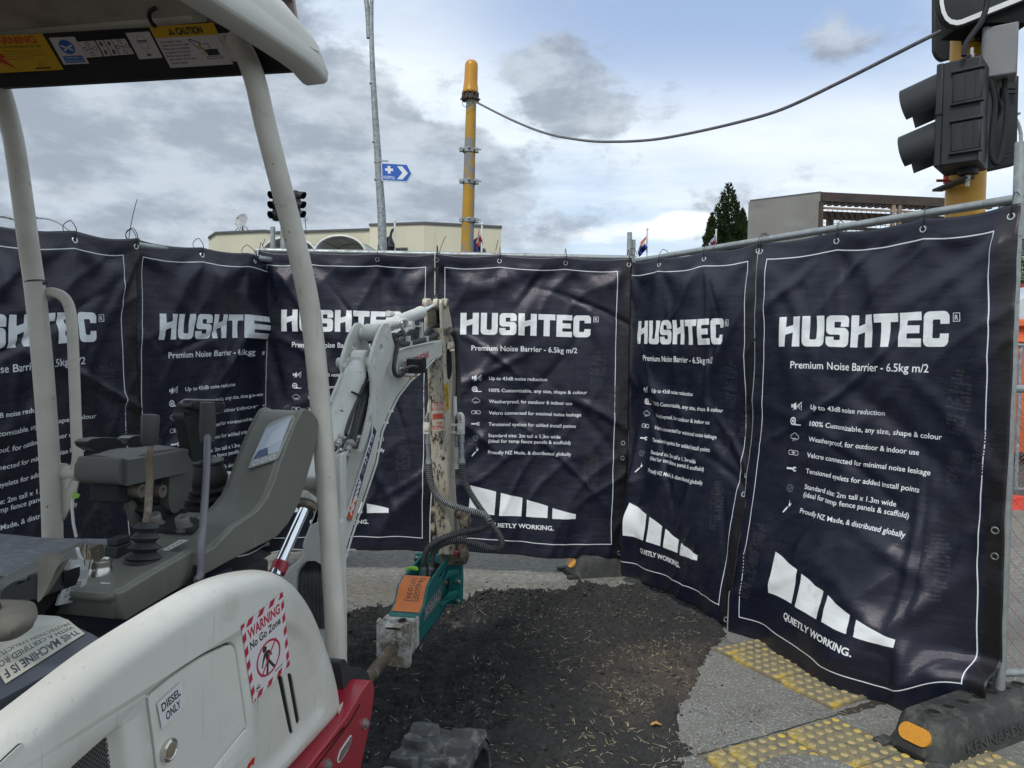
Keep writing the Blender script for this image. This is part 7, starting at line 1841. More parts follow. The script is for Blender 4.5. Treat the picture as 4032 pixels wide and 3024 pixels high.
# two pad wings of the far side control
for pts in ([(945, 665), (1000, 630), (1120, 612), (1260, 618), (1320, 650), (1345, 710), (1200, 740), (1040, 760), (960, 710)], [(1375, 690), (1400, 625), (1470, 592), (1590, 590), (1700, 610), (1760, 640), (1768, 680), (1740, 712), (1560, 715), (1380, 705)]):
    mb = MB(); mb.prism(on_s(ZA, pts, -1.12), IN * 0.03); obj('far_armrest_pad', mb, m_joy, EX, bevel=0.016, seg=5)

# ---------------- joystick
SJ = -0.955
joy = [(340, 395), (350, 330), (385, 265), (440, 215), (520, 200), (640, 330), (690, 350), (670, 480), (640, 600), (625, 700), (628, 800), (660, 835), (560, 860), (440, 880), (425, 780), (400, 640), (370, 500)]
mb = MB(); mb.prism(catmull(on_s(ZB, joy, SJ), 3), IN * 0.026); obj('joystick_grip', mb, m_joy, EX, bevel=0.011, seg=5)
hd = [(430, 225), (450, 200), (700, 200), (780, 215), (800, 240), (800, 310), (785, 345), (690, 355), (640, 340), (450, 310), (425, 290)]
mb = MB(); mb.prism(on_s(ZB, hd, SJ + 0.022), IN * 0.024); obj('joystick_head', mb, m_joy, EX, bevel=0.009, seg=3)
mb = MB(); mb.prism(on_s(ZB, [(455, 225), (675, 225), (672, 300), (450, 292)], SJ + 0.0245), IN * 0.004); obj('joystick_switch', mb, m_black, EX, bevel=0.003)
mb = MB(); mb.prism(on_s(ZB, [(705, 230), (790, 240), (788, 330), (702, 335)], SJ + 0.0245), IN * 0.004); obj('joystick_switch', mb, m_black, EX, bevel=0.003)
mb = MB(); c = at_s(*ZB(405, 325), SJ + 0.004); mb.lathe([(0.010, 0), (0.010, 0.004), (0.006, 0.006)], c, (RR - HH).normalized(), 16); obj('joystick_button', mb, m_black, EX)
jb_ = at_s(*ZB(640, 1460), SJ - 0.02); jt_ = at_s(*ZB(600, 880), SJ - 0.02)
ax = jt_ - jb_; h_b = ax.length; prof = []
for k, (r, f) in enumerate(((0.096, 0.0), (0.099, 0.03), (0.070, 0.05), (0.072, 0.075), (0.090, 0.10), (0.091, 0.14), (0.064, 0.165), (0.066, 0.20), (0.082, 0.235), (0.083, 0.275), (0.058, 0.30), (0.060, 0.33), (0.073, 0.37), (0.074, 0.405), (0.050, 0.43), (0.053, 0.47), (0.062, 0.51), (0.062, 0.545), (0.044, 0.57), (0.048, 0.62), (0.052, 0.70), (0.046, 0.85), (0.040, 0.97), (0.044, 1.0), (0.043, 1.03), (0.030, 1.05))): prof.append((r * 0.80, f * h_b))
mb = MB(); mb.lathe(prof, jb_, ax, 32); obj('joystick_boot', mb, pm('rubber_boot', (0.026, 0.027, 0.027), (0.045, 0.045, 0.043), scale=14, rough=0.55), EX, smooth=42)
mb = MB(); mb.prism(on_s(ZB, [(440, 1455), (985, 1440), (1000, 1500), (930, 1570), (700, 1659), (440, 1659)], SJ + 0.05), IN * 0.12); obj('joystick_base', mb, m_cons, EX, bevel=0.008)
# thin grey lever rod bending out at the bottom
rod = [at_s(*q, -0.765) for q in (ZB(660, 340), ZB(625, 480))]
pts = [at_s(*ZB(x, y), SJ + 0.06 + (k_ * 0.128)) for x, y, k_ in ((600, 500, 0.0), (598, 700, 0.1), (588, 1000, 0.35), (570, 1300, 0.6), (552, 1600, 0.85))] + [at_s(*ZC(2190, 250), -0.768), at_s(*ZC(2185, 560), -0.762), at_s(*ZC(2150, 640), -0.762), at_s(*ZC(2080, 670), -0.79)]
mb = MB(); mb.tube(catmull(pts, 5, False), 0.0068, 14); obj('lock_lever', mb, pm('violet_grey_rod', (0.115, 0.115, 0.130), (0.14, 0.14, 0.155), rough=0.45), EX)
mb = MB(); mb.lathe([(0.014, -0.03), (0.016, 0.0), (0.0145, 0.05)], pts[0], UP, 18); obj('lever_collar', mb, m_grip, EX)
mb = MB(); c = at_s(*ZC(2090, 660), -0.772); mb.prism(on_s(ZC, [(2125, 480), (2150, 500), (2150, 600), (2110, 720), (2060, 755), (2030, 740), (2045, 660), (2095, 590)], -0.7675), IN * 0.004); obj('lever_slot', mb, m_dark, EX)
# ---------------- seat belt
belt1 = [((400, 420), (560, 345)), ]
def strap(c_px, zf, s, w, name='seat_belt', hor=None):
    pass
fr1 = [ZC(*p) for p in ((400, 400), (440, 350), (480, 342), (560, 350), (680, 358), (745, 385))]
fr2 = [ZC(*p) for p in ((405, 880), (408, 850), (415, 845), (430, 850), (425, 870), (405, 885))]
def loft(rows, nm, mat, thick=0.003, smooth=60, sub=True):
    mb = MB(); m_ = len(rows[0])
    for r in rows: mb.v += [Vector(p) for p in r]
    for j in range(len(rows) - 1):
        for i in range(m_ - 1): mb.f.append([j * m_ + i, j * m_ + i + 1, (j + 1) * m_ + i + 1, (j + 1) * m_ + i]); mb.m.append(0)
    o = obj(nm, mb, mat, EX, smooth=smooth); s_ = o.modifiers.new('s', 'SOLIDIFY'); s_.thickness = thick
    u_ = o.modifiers.new('u', 'SUBSURF'); u_.levels = u_.render_levels = 2
    return o
def R3_(pts): return [at_t(*ZC(x, y), t) for x, y, t in pts]
loft([R3_([(395, 900, .84), (410, 890, .84), (425, 875, .84), (440, 850, .84)]), R3_([(398, 740, .86), (430, 730, .86), (480, 720, .86), (520, 700, .86)]), R3_([(400, 560, .87), (460, 550, .87), (540, 545, .87), (600, 540, .87)]), R3_([(396, 430, .88), (470, 420, .88), (560, 430, .88), (640, 470, .88)]), R3_([(430, 358, .90), (500, 345, .90), (600, 352, .90), (700, 400, .90)]), R3_([(520, 346, .935), (600, 348, .935), (690, 360, .935), (750, 385, .935)])], 'seat_belt', m_belt)
loft([R3_([(660, 480, .90), (690, 420, .90), (735, 385, .905), (752, 392, .91)]), R3_([(560, 660, .89), (600, 640, .89), (630, 600, .90), (650, 560, .90)]), R3_([(440, 860, .88), (480, 840, .88), (520, 790, .89), (540, 740, .89)])], 'seat_belt', m_belt)
loft([R3_([(-200, 850, .78), (-100, 845, .79), (100, 842, .80), (300, 858, .81), (400, 870, .815)]), R3_([(-220, 1000, .72), (-80, 960, .72), (120, 935, .72), (320, 940, .74), (430, 1000, .76)]), R3_([(-220, 1180, .70), (-60, 1140, .69), (140, 1100, .68), (320, 1080, .70), (425, 1050, .73)]), R3_([(-240, 1330, .70), (-60, 1318, .69), (100, 1300, .68), (250, 1230, .70), (380, 1120, .72)]), R3_([(-240, 1300, .74), (-60, 1335, .72), (100, 1325, .72), (240, 1270, .73), (390, 1150, .75)])], 'seat_belt', m_belt)
loft([R3_([(-200, 870, .74), (-60, 860, .74), (20, 870, .74), (30, 920, .74)]), R3_([(-200, 960, .72), (-60, 950, .72), (0, 960, .72), (10, 1000, .72)])], 'belt_inside', pm('brown_dark_webbing', (0.05, 0.03, 0.025), rough=0.9))
mb = MB(); mb.prism([at_t(*ZC(x, y), 0.885) for x, y in ((0, 800), (30, 740), (80, 700), (180, 650), (280, 640), (290, 600), (330, 585), (400, 600), (400, 860), (0, 850))], HH * 0.05); obj('belt_retractor', mb, m_cons2 if False else m_rubber, EX, bevel=0.008, seg=3)
mb = MB(); mb.prism([at_t(*ZC(x, y), 0.93) for x, y in ((330, 640), (700, 560), (700, 650), (640, 800), (420, 1100), (330, 1100))], HH * 0.03); obj('seat_side', mb, m_dark, EX)
mb = MB(); mb.prism([at_t(*ZC(x, y), 0.97) for x, y in ((400, 900), (640, 900), (1300, 1080), (1340, 1330), (1180, 1330), (440, 1060))], HH * 0.30); obj('seat_riser', mb, pm('navy_riser', (0.012, 0.016, 0.03), rough=0.6), EX)

# ---------------- canopy: posts, rails, roof
TP = 1.60
def pt(x, y, s): return at_s(x, y, s)
rp = [pt(930, 150, -0.985), pt(975, 235, -0.945), pt(1008, 330, -0.905), pt(1042, 480, -0.885), pt(1085, 650, -0.868), pt(1137, 850, -0.848), pt(1187, 1050, -0.828), pt(1225, 1250, -0.812), pt(1262, 1600, -0.79), pt(1292, 2000, -0.762), pt(1308, 2250, -0.745), pt(1320, 2450, -0.73), pt(1326, 2640, -0.72)]
mb = MB(); mb.tube(catmull(rp, 5, False), 0.0242, 24); obj('canopy_post', mb, m_ptube, EX)
lp_ = [at_t(x, y, 1.62) for x, y in ((-75, 150), (-40, 240), (-5, 330), (22, 420), (55, 560), (85, 760), (112, 960), (140, 1160), (170, 1460), (192, 1760), (204, 2000), (208, 2180), (212, 2500), (214, 2900))]
mb = MB(); mb.tube(catmull(lp_, 5, False), 0.0242, 24); obj('canopy_post', mb, m_ptube, EX)
gp_ = [at_t(x, y, 1.64) for x, y in ((165, 1160), (195, 1152), (225, 1156), (250, 1170), (268, 1195), (279, 1240), (286, 1320), (297, 1600), (302, 1740), (306, 1800), (292, 1870), (270, 1920))]
mb = MB(); mb.tube(catmull(gp_, 5, False), 0.0133, 16); obj('grab_rail', mb, m_ptube, EX)
cr = [at_t(x, y, 1.64) for x, y in ((225, 1862), (600, 1872), (1000, 1888), (1300, 1908))]
mb = MB(); mb.tube(cr, 0.0175, 18); mb.lathe([(0.026, 0), (0.026, 0.02)], cr[0], cr[1] - cr[0], 20); obj('cross_rail', mb, m_ptube, EX)
mb = MB(); mb.prism([at_t(x, y, 1.63) for x, y in ((235, 1880), (308, 1896), (295, 1950), (280, 1990), (248, 2050), (240, 2040))], HH * 0.006); obj('gusset', mb, m_ptube, EX, bevel=0.002)
mb = MB(); mb.prism([at_t(x, y, 1.64) for x, y in ((1190, 1918), (1290, 1935), (1300, 2150), (1268, 2010), (1245, 1960))], HH * 0.006); obj('gusset', mb, m_ptube, EX, bevel=0.002)
c = at_t(*Z3(225, -0 + 175), 1.62)
c = lp_[6] + (lp_[7] - lp_[6]) * -0.0; c = at_t(141, 1110, 1.62); mb = MB(); mb.torus(c, (lp_[7] - lp_[5]), 0.0252, 0.0016, 24, 6); mb.box(at_t(178, 1116, 1.60), 0.008, 0.01, 0.008); obj('cable_tie', mb, pm('navy_tie', (0.02, 0.02, 0.05), rough=0.4), EX)
# green tag hanging by the gusset
mb = MB(); mb.prism([at_t(*ZA(x, y), 1.60) for x, y in ((795, 1200), (870, 1240), (850, 1275), (775, 1290), (790, 1240))], HH * 0.002); obj('green_tag', mb, pm('lime_tag', (0.25, 0.50, 0.08), rough=0.5), EX, smooth=0)
mb = MB(); mb.tube([at_t(*ZA(x, y), 1.60) for x, y in ((790, 1290), (785, 1400), (800, 1560), (830, 1700))], 0.0035, 6); obj('tag_ribbon', mb, m_white_paint, EX)
# sticker panel across the front of the canopy
pa_, pb_, pc_, pd_ = at_t(*Z1(-60, 550), 1.60), at_t(*Z1(1842, 440), 1.60), at_t(*Z1(1790, 330), 1.60), at_t(*Z1(-60, 245), 1.60)
tl = at_t(*Z1(-60, 225), 1.60); tr = at_t(*Z1(1360, 150), 1.60)
pn = [tl, at_t(*Z1(930, 168), 1.60), at_t(*Z1(1290, 134), 1.60), at_t(*Z1(1500, 190), 1.60), at_t(*Z1(1790, 330), 1.60), at_t(*Z1(1842, 414), 1.60), pb_, at_t(*Z1(900, 496), 1.60), pa_]
mb = MB(); mb.prism(pn, HH * 0.012); panel = obj('sticker_panel', mb, m_black, EX, bevel=0.001)
wtc = (0.50, 0.44, 0.45); yl = (0.50, 0.29, 0.01)
def stick(px4, P, name, label, **k):
    d = decal('sticker', [at_t(*Z1(*q), 1.60) for q in px4], print_mat(name, P, rough=0.5, **k), panel, lift=0.0025); d['label'] = label
P = Print(0.42, 0.20, 1500, yl); bk = (0.02, 0.02, 0.02); rd = (0.45, 0.03, 0.015)
P.text('WARNING', 0.13, 0.048, rd, width=0.245, cap=0.040, bold=0.03); P.text('KEEP CLEAR OF OVERHEAD ELECTRIC LINES', 0.17, 0.072, bk, width=0.21, cap=0.011, bold=0.02)
for k in range(4): P.text(['A distance of at least 4 METRES must be maintained', 'between any part of the loading apparatus or load and', 'any conductor until written consent from the owner', 'of the lines has been received'][k], 0.19 + 0.002 * k, 0.094 + k * 0.014, bk, width=(0.19, 0.195, 0.185, 0.12)[k], cap=0.0065)
P.poly([(0.16, 0.085), (0.20, 0.12), (0.185, 0.125), (0.24, 0.19), (0.17, 0.14), (0.18, 0.132), (0.12, 0.10)], rd); P.poly([(0.10, 0.06), (0.20, 0.14), (0.18, 0.15), (0.10, 0.11)], rd)
P.ringp(0.335, 0.165, 0.012, 0.003, (0.2, 0.1, 0.0)); P.rect(0.31, 0.182, 0.06, 0.008, bk)
stick([(-280, 232), (268, 212), (402, 436), (-240, 470)], P, 'electric_warning_sticker', 'yellow overhead electric lines warning sticker')
P = Print(0.12, 0.125, 2000, wtc); P.disc(0.06, 0.045, 0.034, (0.03, 0.09, 0.30)); 
for a in (-1, 1):
    P.poly([(0.06, 0.048), (0.06 + a * 0.022, 0.056), (0.06 + a * 0.018, 0.066), (0.06 + a * 0.004, 0.056)], (0.5, 0.5, 0.5)); P.poly([(0.06, 0.046), (0.06 + a * 0.026, 0.034), (0.06 + a * 0.026, 0.044), (0.06, 0.052)], (0.5, 0.5, 0.5))
P.rect(0.015, 0.086, 0.092, 0.032, (0.05, 0.12, 0.34)); P.text('Seat belts', 0.06, 0.099, (0.5, 0.5, 0.5), width=0.06, cap=0.009, align='c'); P.text('must be worn', 0.06, 0.113, (0.5, 0.5, 0.5), width=0.075, cap=0.009, align='c')
stick([(308, 238), (468, 231), (560, 398), (402, 405)], P, 'seat_belt_sticker', 'blue and white seat belt sticker')
P = Print(0.24, 0.085, 2000, (0.02, 0.02, 0.02)); 
for x, w in ((0.0, 0.085), (0.092, 0.035), (0.131, 0.035), (0.170, 0.068)):
    P.rect(x, 0.004, w, 0.078, (0.48, 0.42, 0.43))
for cx in (0.043, 0.204):
    for dx, dy in ((0.022, 0), (-0.022, 0), (0, 0.022), (0, -0.022)): P.line([(cx, 0.042), (cx + dx * .6, 0.042 + dy * .6)], 0.003, bk); P.ringp(cx + dx * 1.1, 0.042 + dy * 1.15, 0.010, 0.0025, bk); P.line([(cx + dx * 1.4, 0.038 + dy), (cx + dx * 1.0 + .006, 0.034 + dy * 1.3)], 0.002, bk)
for cx in (0.109, 0.148):
    P.rect(cx - 0.006, 0.012, 0.012, 0.020, bk); P.rect(cx - 0.006, 0.054, 0.012, 0.020, bk); P.line([(cx, 0.034), (cx, 0.052)], 0.002, bk)
stick([(482, 258), (782, 238), (846, 342), (540, 366)], P, 'control_pattern_sticker', 'control pattern diagram sticker')
P = Print(0.115, 0.105, 2000, wtc); P.ringp(0.058, 0.040, 0.024, 0.002, (0.2, 0.2, 0.2), ry=0.028); P.line([(0.034, 0.034), (0.082, 0.034)], 0.004, bk); P.line([(0.038, 0.040), (0.078, 0.040)], 0.003, bk); P.line([(0.040, 0.064), (0.055, 0.085), (0.075, 0.062)], 0.002, (0.2, 0.2, 0.2)); P.poly([(0.045, 0.088), (0.07, 0.086), (0.067, 0.094), (0.05, 0.094)], bk)
stick([(784, 208), (932, 198), (1016, 362), (872, 372)], P, 'ear_protection_sticker', 'pale sticker with a drawing of a head in ear muffs')
P = Print(0.27, 0.175, 2000, wtc); P.rect(0, 0, 0.27, 0.050, yl); P.text('CAUTION', 0.102, 0.040, bk, width=0.11, cap=0.029, bold=0.05)
P.poly([(0.082, 0.010), (0.096, 0.040), (0.068, 0.040)], bk); P.text('!', 0.0805, 0.037, yl, cap=0.016, bold=0.05)
for k, s_ in enumerate(('This excavator equips', 'bucket with Quick Coupler.', 'Please pay more attention', 'to operate boom and arm.', 'Bucket may hit operator', 'cabin, bottom of the boom', 'and boom cylinder.')): P.text(s_, 0.012, 0.071 + k * 0.0148, (0.05, 0.05, 0.05), width=(0.095, 0.122, 0.112, 0.112, 0.102, 0.116, 0.076)[k], cap=0.0098, bold=0.02)
P.rect(0.186, 0.108, 0.05, 0.026, bk); P.line([(0.186, 0.085), (0.208, 0.085), (0.208, 0.108)], 0.003, bk); P.line([(0.190, 0.122), (0.170, 0.095), (0.178, 0.080), (0.142, 0.062)], 0.0045, bk); P.line([(0.144, 0.066), (0.136, 0.064), (0.160, 0.100), (0.168, 0.104)], 0.003, bk)
P.line([(0.180, 0.143), (0.238, 0.143)], 0.011, bk); P.line([(0.182, 0.143), (0.236, 0.143)], 0.006, wtc); 
for q in ((0.168, 0.092), (0.176, 0.122)): P.poly([(q[0] + (0.010 if k % 2 == 0 else 0.004) * math.cos(k * math.pi / 5), q[1] + (0.010 if k % 2 == 0 else 0.004) * math.sin(k * math.pi / 5)) for k in range(10)], yl)
stick([(930, 170), (1330, 143), (1456, 402), (1066, 426)], P, 'caution_sticker', 'white sticker with yellow caution header and digger drawing')
P = Print(0.16, 0.13, 2000, wtc); P.text('HIREPOOL', 0.03, 0.020, bk, width=0.06, cap=0.010); P.text('LUBRICATION', 0.03, 0.034, bk, width=0.07, cap=0.009); P.text('1-6-22', 0.05, 0.088, bk, width=0.08, cap=0.018, shear=0.2, bold=0.02); P.text('1/00', 0.065, 0.120, bk, width=0.065, cap=0.018, shear=0.2, bold=0.02); P.line([(0.045, 0.064), (0.05, 0.05), (0.055, 0.06), (0.06, 0.052), (0.08, 0.062), (0.10, 0.056)], 0.003, bk)
stick([(1350, 212), (1540, 200), (1560, 380), (1452, 386)], P, 'service_sticker', 'white service sticker with handwriting')
# front cross beam above the panel and wire
bt0, bt1 = at_t(*Z1(-80, 170), 1.66), at_t(*Z1(1350, 95), 1.66)
mb = MB(); mb.tube([bt0, at_t(*Z1(600, 128), 1.66), at_t(*Z1(1250, 98), 1.66)], 0.040, 20); obj('front_beam', mb, pm('cream_underside_paint', (0.55, 0.50, 0.42), (0.48, 0.43, 0.36), scale=4, rough=0.5, spots=((0.16, 0.07, 0.03), 20, 0.66, 0.74)), EX)
mb = MB(); mb.tube(catmull([at_t(*Z1(x, y), 1.585) for x, y in ((968, 50), (935, 70), (930, 110), (950, 150), (966, 162))], 5, False), 0.005, 8); obj('loose_wire', mb, m_black, EX)
# roof shell: section swept backwards over the operator
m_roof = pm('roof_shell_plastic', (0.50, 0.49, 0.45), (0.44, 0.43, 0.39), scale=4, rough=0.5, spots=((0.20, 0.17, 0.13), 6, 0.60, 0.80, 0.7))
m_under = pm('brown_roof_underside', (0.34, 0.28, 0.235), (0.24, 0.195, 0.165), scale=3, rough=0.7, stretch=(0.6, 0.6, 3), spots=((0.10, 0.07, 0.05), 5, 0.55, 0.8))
def redge(t):    # right edge (inner lip line) of the roof in plan
    return float(np.interp(t, [-0.5, 0.9, 1.27, 1.43, 1.62, 1.74], [-1.02, -0.97, -0.918, -0.878, -0.838, -0.815]))
def roof_sec(t):
    e = redge(t); l = -2.95 - e      # left edge mirrored about the centre line s = -1.1... kept symmetric
    zf_ = 0.0 + 0.02 * smooth01(t, 1.2, 1.7) * -1
    R_ = [(e - 0.17, 2.285), (e - 0.07, 2.255), (e - 0.02, 2.19), (e, 2.104), (e + 0.012, 2.098), (e + 0.054, 2.100), (e + 0.064, 2.106), (e + 0.066, 2.125), (e + 0.050, 2.165), (e + 0.040, 2.185), (e + 0.020, 2.215), (e - 0.02, 2.262), (e - 0.08, 2.298), (e - 0.2, 2.315)]
    Lm = [(l - (s - e), z) for s, z in reversed(R_)]
    return [(s, z + zf_) for s, z in R_ + Lm]
ts = [-0.35, 0.0, 0.4, 0.8, 1.05, 1.2, 1.3, 1.4, 1.48, 1.54, 1.58, 1.60, 1.62]
mb = MB(); secs = []
for t in ts:
    q = roof_sec(t); k_end = smooth01(t, 1.56, 1.63)
    secs.append([MS(s, t, z - 0.018 * k_end) for s, z in q])
m_ = len(secs[0])
for q in secs: mb.v += q
for j in range(len(secs) - 1):
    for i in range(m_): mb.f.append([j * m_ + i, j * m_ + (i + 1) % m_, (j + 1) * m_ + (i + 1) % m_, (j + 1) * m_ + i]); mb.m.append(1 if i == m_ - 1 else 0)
mb.f.append(list(range(m_))[::-1]); mb.m.append(0); mb.f.append([(len(secs) - 1) * m_ + i for i in range(m_)]); mb.m.append(0)
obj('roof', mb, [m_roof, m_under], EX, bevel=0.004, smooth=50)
# raised rib on the roof edge that shows as a second hump at the tip
mb = MB(); hump = []
for t, h in ((1.0, 0.0), (1.15, 0.02), (1.30, 0.030), (1.45, 0.032), (1.55, 0.022), (1.605, 0.0)):
    e = redge(t); hump.append([MS(e + 0.058, t, 2.128), MS(e + 0.048, t, 2.150 + h), MS(e + 0.03, t, 2.175 + h), MS(e - 0.02, t, 2.23 + h * .8), MS(e - 0.09, t, 2.285)])
for q in hump: mb.v += q
for j in range(len(hump) - 1):
    for i in range(4): mb.f.append([j * 5 + i, j * 5 + i + 1, (j + 1) * 5 + i + 1, (j + 1) * 5 + i]); mb.m.append(0)
o = obj('roof_rib', mb, m_roof, EX, smooth=70); u_ = o.modifiers.new('u', 'SUBSURF'); u_.levels = u_.render_levels = 2
mb = MB(); c = at_t(*Z1(1722, 380), 1.62); mb.tube(catmull([at_t(*Z1(x, y), 1.63) for x, y in ((1738, 352), (1735, 380), (1720, 400), (1704, 404))], 5, False), 0.006, 8); obj('hook', mb, m_white_paint, EX)
mb = MB(); mb.prism([MS(s, 1.685, z) for s, z in ((-0.88, 2.20), (-0.90, 2.298), (-2.05, 2.298), (-2.10, 2.20))], HH * 0.012); mb.prism([MS(s, 1.60, 2.292) for s in (-0.90, -2.05)] + [MS(s, 1.697, 2.298) for s in (-2.05, -0.90)], UP * 0.006); obj('sky_leak_plate', mb, m_under, EX, smooth=0)  # added plate blocking the sky that leaked in between roof and front beam
# rear canopy posts (behind the viewer's left, outside the frame)
for s in (-0.98, -1.75):
    mb = MB(); mb.tube([MS(s, -0.2, 0.9), MS(s, -0.15, 2.18)], 0.024, 16); obj('canopy_post', mb, m_ptube, EX)

# ---------------- boom
SBM = -0.905; BW = 0.085
bo = [ZD(1660, 562), ZD(1695, 590), ZD(1692, 690), ZD(1650, 745), ZD(1600, 795), ZD(1535, 800), ZD(1400, 940), ZD(1250, 1060), ZD(1110, 1240), ZD(1010, 1440), ZD(920, 1659), ZE(940, 300), ZE(800, 720), ZE(700, 1010), ZE(618, 1290), ZE(606, 1290), ZE(596, 1200), ZE(598, 1090), ZE(600, 1000), ZE(602, 925), ZE(645, 800), ZE(790, 340), ZE(885, 40), ZD(805, 1520), ZD(830, 1350), ZD(868, 1180), ZD(905, 1040), ZD(960, 900), ZD(1030, 780), ZD(1105, 700), ZD(1200, 660), ZD(1400, 620), ZD(1530, 592)]
bf = [at_s(*p, SBM) for p in bo]
mb = MB(); mb.prism([p + IN * 0.004 for p in bf], IN * (BW - 0.008)); boom = obj('boom', mb, m_boom, EX, bevel=0.004)
# flange edges along top and bottom of the side plate: weld ridges
for rng_ in ((bo[5:15]), (bo[18:33])):
    pts = [at_s(*p, SBM) for p in rng_]
    mb = MB(); mb.tube([p + RR * 0.001 for p in pts], 0.0036, 8); obj('weld_ridge', mb, m_boom, boom)
# ear plates
ear = [ZD(*p) for p in ((940, 374), (968, 366), (992, 376), (1022, 425), (1045, 560), (1075, 640), (1085, 690), (1040, 790), (965, 900), (905, 1050), (868, 1190), (830, 1370), (795, 1560), (740, 1760), (690, 1900), (655, 1900), (720, 1640), (770, 1420), (800, 1230), (800, 1060), (776, 900), (776, 830), (795, 750), (850, 560), (905, 430))]
hole = [ZD(*p) for p in ((910, 616), (925, 630), (932, 668), (925, 705), (910, 718), (898, 705), (892, 668), (898, 630))]
for s_ in (SBM + 0.011, SBM - BW + 0.001):
    mb = MB(); off = IN * (SBM + 0.011 - s_)
    mb.prism([at_s(*p, SBM + 0.011) + off for p in ear], IN * 0.010, holes=[[at_s(*p, SBM + 0.011) + off for p in hole]]); obj('ear_plate', mb, m_boom, boom, bevel=0.0015)
def pin(cx, cy, r, s0, s1, nm='pin', mat=None, zf=ZD):
    c = at_s(*zf(cx, cy), SBM + 0.011); mb = MB(); a = c + RR * (s0 - (SBM + 0.011)); b = c + RR * (s1 - (SBM + 0.011)); mb.lathe([(r * .9, 0), (r, 0.0015), (r, (b - a).length - .0015), (r * .9, (b - a).length)], a, b - a, 24); return obj(nm, mb, mat or m_boom, boom, smooth=40)
pin(978, 498, 0.0165, SBM + 0.013, SBM - BW - 0.03); pin(842, 848, 0.0165, SBM + 0.013, SBM - BW - 0.035)
pin(978, 498, 0.0205, SBM + 0.0, SBM - 0.024, 'bush'); pin(978, 498, 0.0205, SBM - BW + 0.024, SBM - BW + 0.001, 'bush'); pin(842, 848, 0.0205, SBM + 0.0, SBM - 0.020, 'bush'); pin(842, 848, 0.0205, SBM - BW + 0.02, SBM - BW, 'bush')
SM = SBM - BW / 2
def cyl2(a, b, r, rod_end, rr, nm, cap=0.02):
    ax = (b - a); L_ = ax.length
    mb = MB(); mb.lathe([(r * .8, 0), (r, 0.01), (r, L_ * .38), (r * 1.05, L_ * .385), (r * 1.05, L_ * .40), (r, L_ * .405), (r, L_ - 0.03), (r * 1.06, L_ - 0.028), (r * 1.06, L_ - 0.004), (r * .9, L_)], a, ax, 28); c = obj(nm, mb, m_boom, EX, smooth=35)
    mb = MB(); mb.tube([b - ax.normalized() * 0.01, rod_end], rr, 20); obj('rod', mb, m_chrome, c)
    return c
# arm cylinder on top
a_, b_, e_ = at_s(*ZD(850, 455), SM), at_s(*ZD(1385, 237), SM), at_s(*ZD(1575, 148), SM)
ac = cyl2(a_, b_, 0.0235, e_, 0.0110, 'arm_cylinder')
mb = MB(); mb.lathe([(0.026, -0.026), (0.029, -0.022), (0.029, 0.022), (0.026, 0.026)], at_s(*ZD(805, 480), SM), RR, 24); obj('cylinder_eye', mb, m_boom, ac)
mb = MB(); mb.lathe([(0.020, -0.018), (0.020, 0.018)], at_s(*ZD(1595, 140), SM), RR, 20); obj('rod_eye', mb, m_arm, ac)
# pipework on the arm cylinder
def pipe(pts, r, nm='pipe', mat=None, s=SM + 0.03, parent=EX, zf=ZD, k=5, n=10):
    mb = MB(); mb.tube(catmull([at_s(*zf(*p), s) for p in pts], k, False), r, n); return obj(nm, mb, mat or m_boom, parent)
pipe([(1070, 385), (1100, 370), (1150, 335), (1190, 330), (1210, 350), (1215, 400), (1225, 440)], 0.0065, parent=ac)
mb = MB(); mb.cyl(at_s(*ZD(1020, 385), SM + 0.035), at_s(*ZD(1090, 375), SM + 0.035), 0.0125, 8); mb.cyl(at_s(*ZD(1000, 390), SM + 0.035), at_s(*ZD(1030, 384), SM + 0.035), 0.009, 12); mb.cyl(at_s(*ZD(1140, 355), SM + 0.035), at_s(*ZD(1165, 440), SM + 0.035), 0.008, 8); mb.box(at_s(*ZD(1260, 395), SM + 0.03), 0.02, 0.03, 0.03, R=RM); mb.cyl(at_s(*ZD(1240, 380), SM + 0.03), at_s(*ZD(1300, 410), SM + 0.03), 0.007, 8); mb.cyl(at_s(*ZD(1225, 430), SM + 0.03), at_s(*ZD(1170, 480), SM + 0.03), 0.010, 8); obj('hydraulic_fitting', mb, m_boom, ac, bevel=0.001)
mb = MB(); mb.cyl(at_s(*ZD(985, 255), SM - 0.02), at_s(*ZD(1040, 265), SM - 0.02), 0.011, 8); mb.cyl(at_s(*ZD(1000, 240), SM - 0.02), at_s(*ZD(990, 295), SM - 0.02), 0.007, 8); mb.cyl(at_s(*ZD(1020, 245), SM - 0.02), at_s(*ZD(1060, 280), SM - 0.02), 0.006, 8); obj('hydraulic_fitting', mb, m_boom, ac)
mb = MB(); mb.cyl(at_s(*ZD(1180, 470), SM + 0.03), at_s(*ZD(1100, 515), SM + 0.03), 0.0085, 10); mb.cyl(at_s(*ZD(1150, 485), SM + 0.03), at_s(*ZD(1130, 498), SM + 0.03), 0.0105, 8); obj('hydraulic_fitting', mb, m_hose, ac)
pipe([(1110, 510), (1060, 505), (1040, 520), (1075, 560), (1090, 620)], 0.0075, 'hose', m_hose)
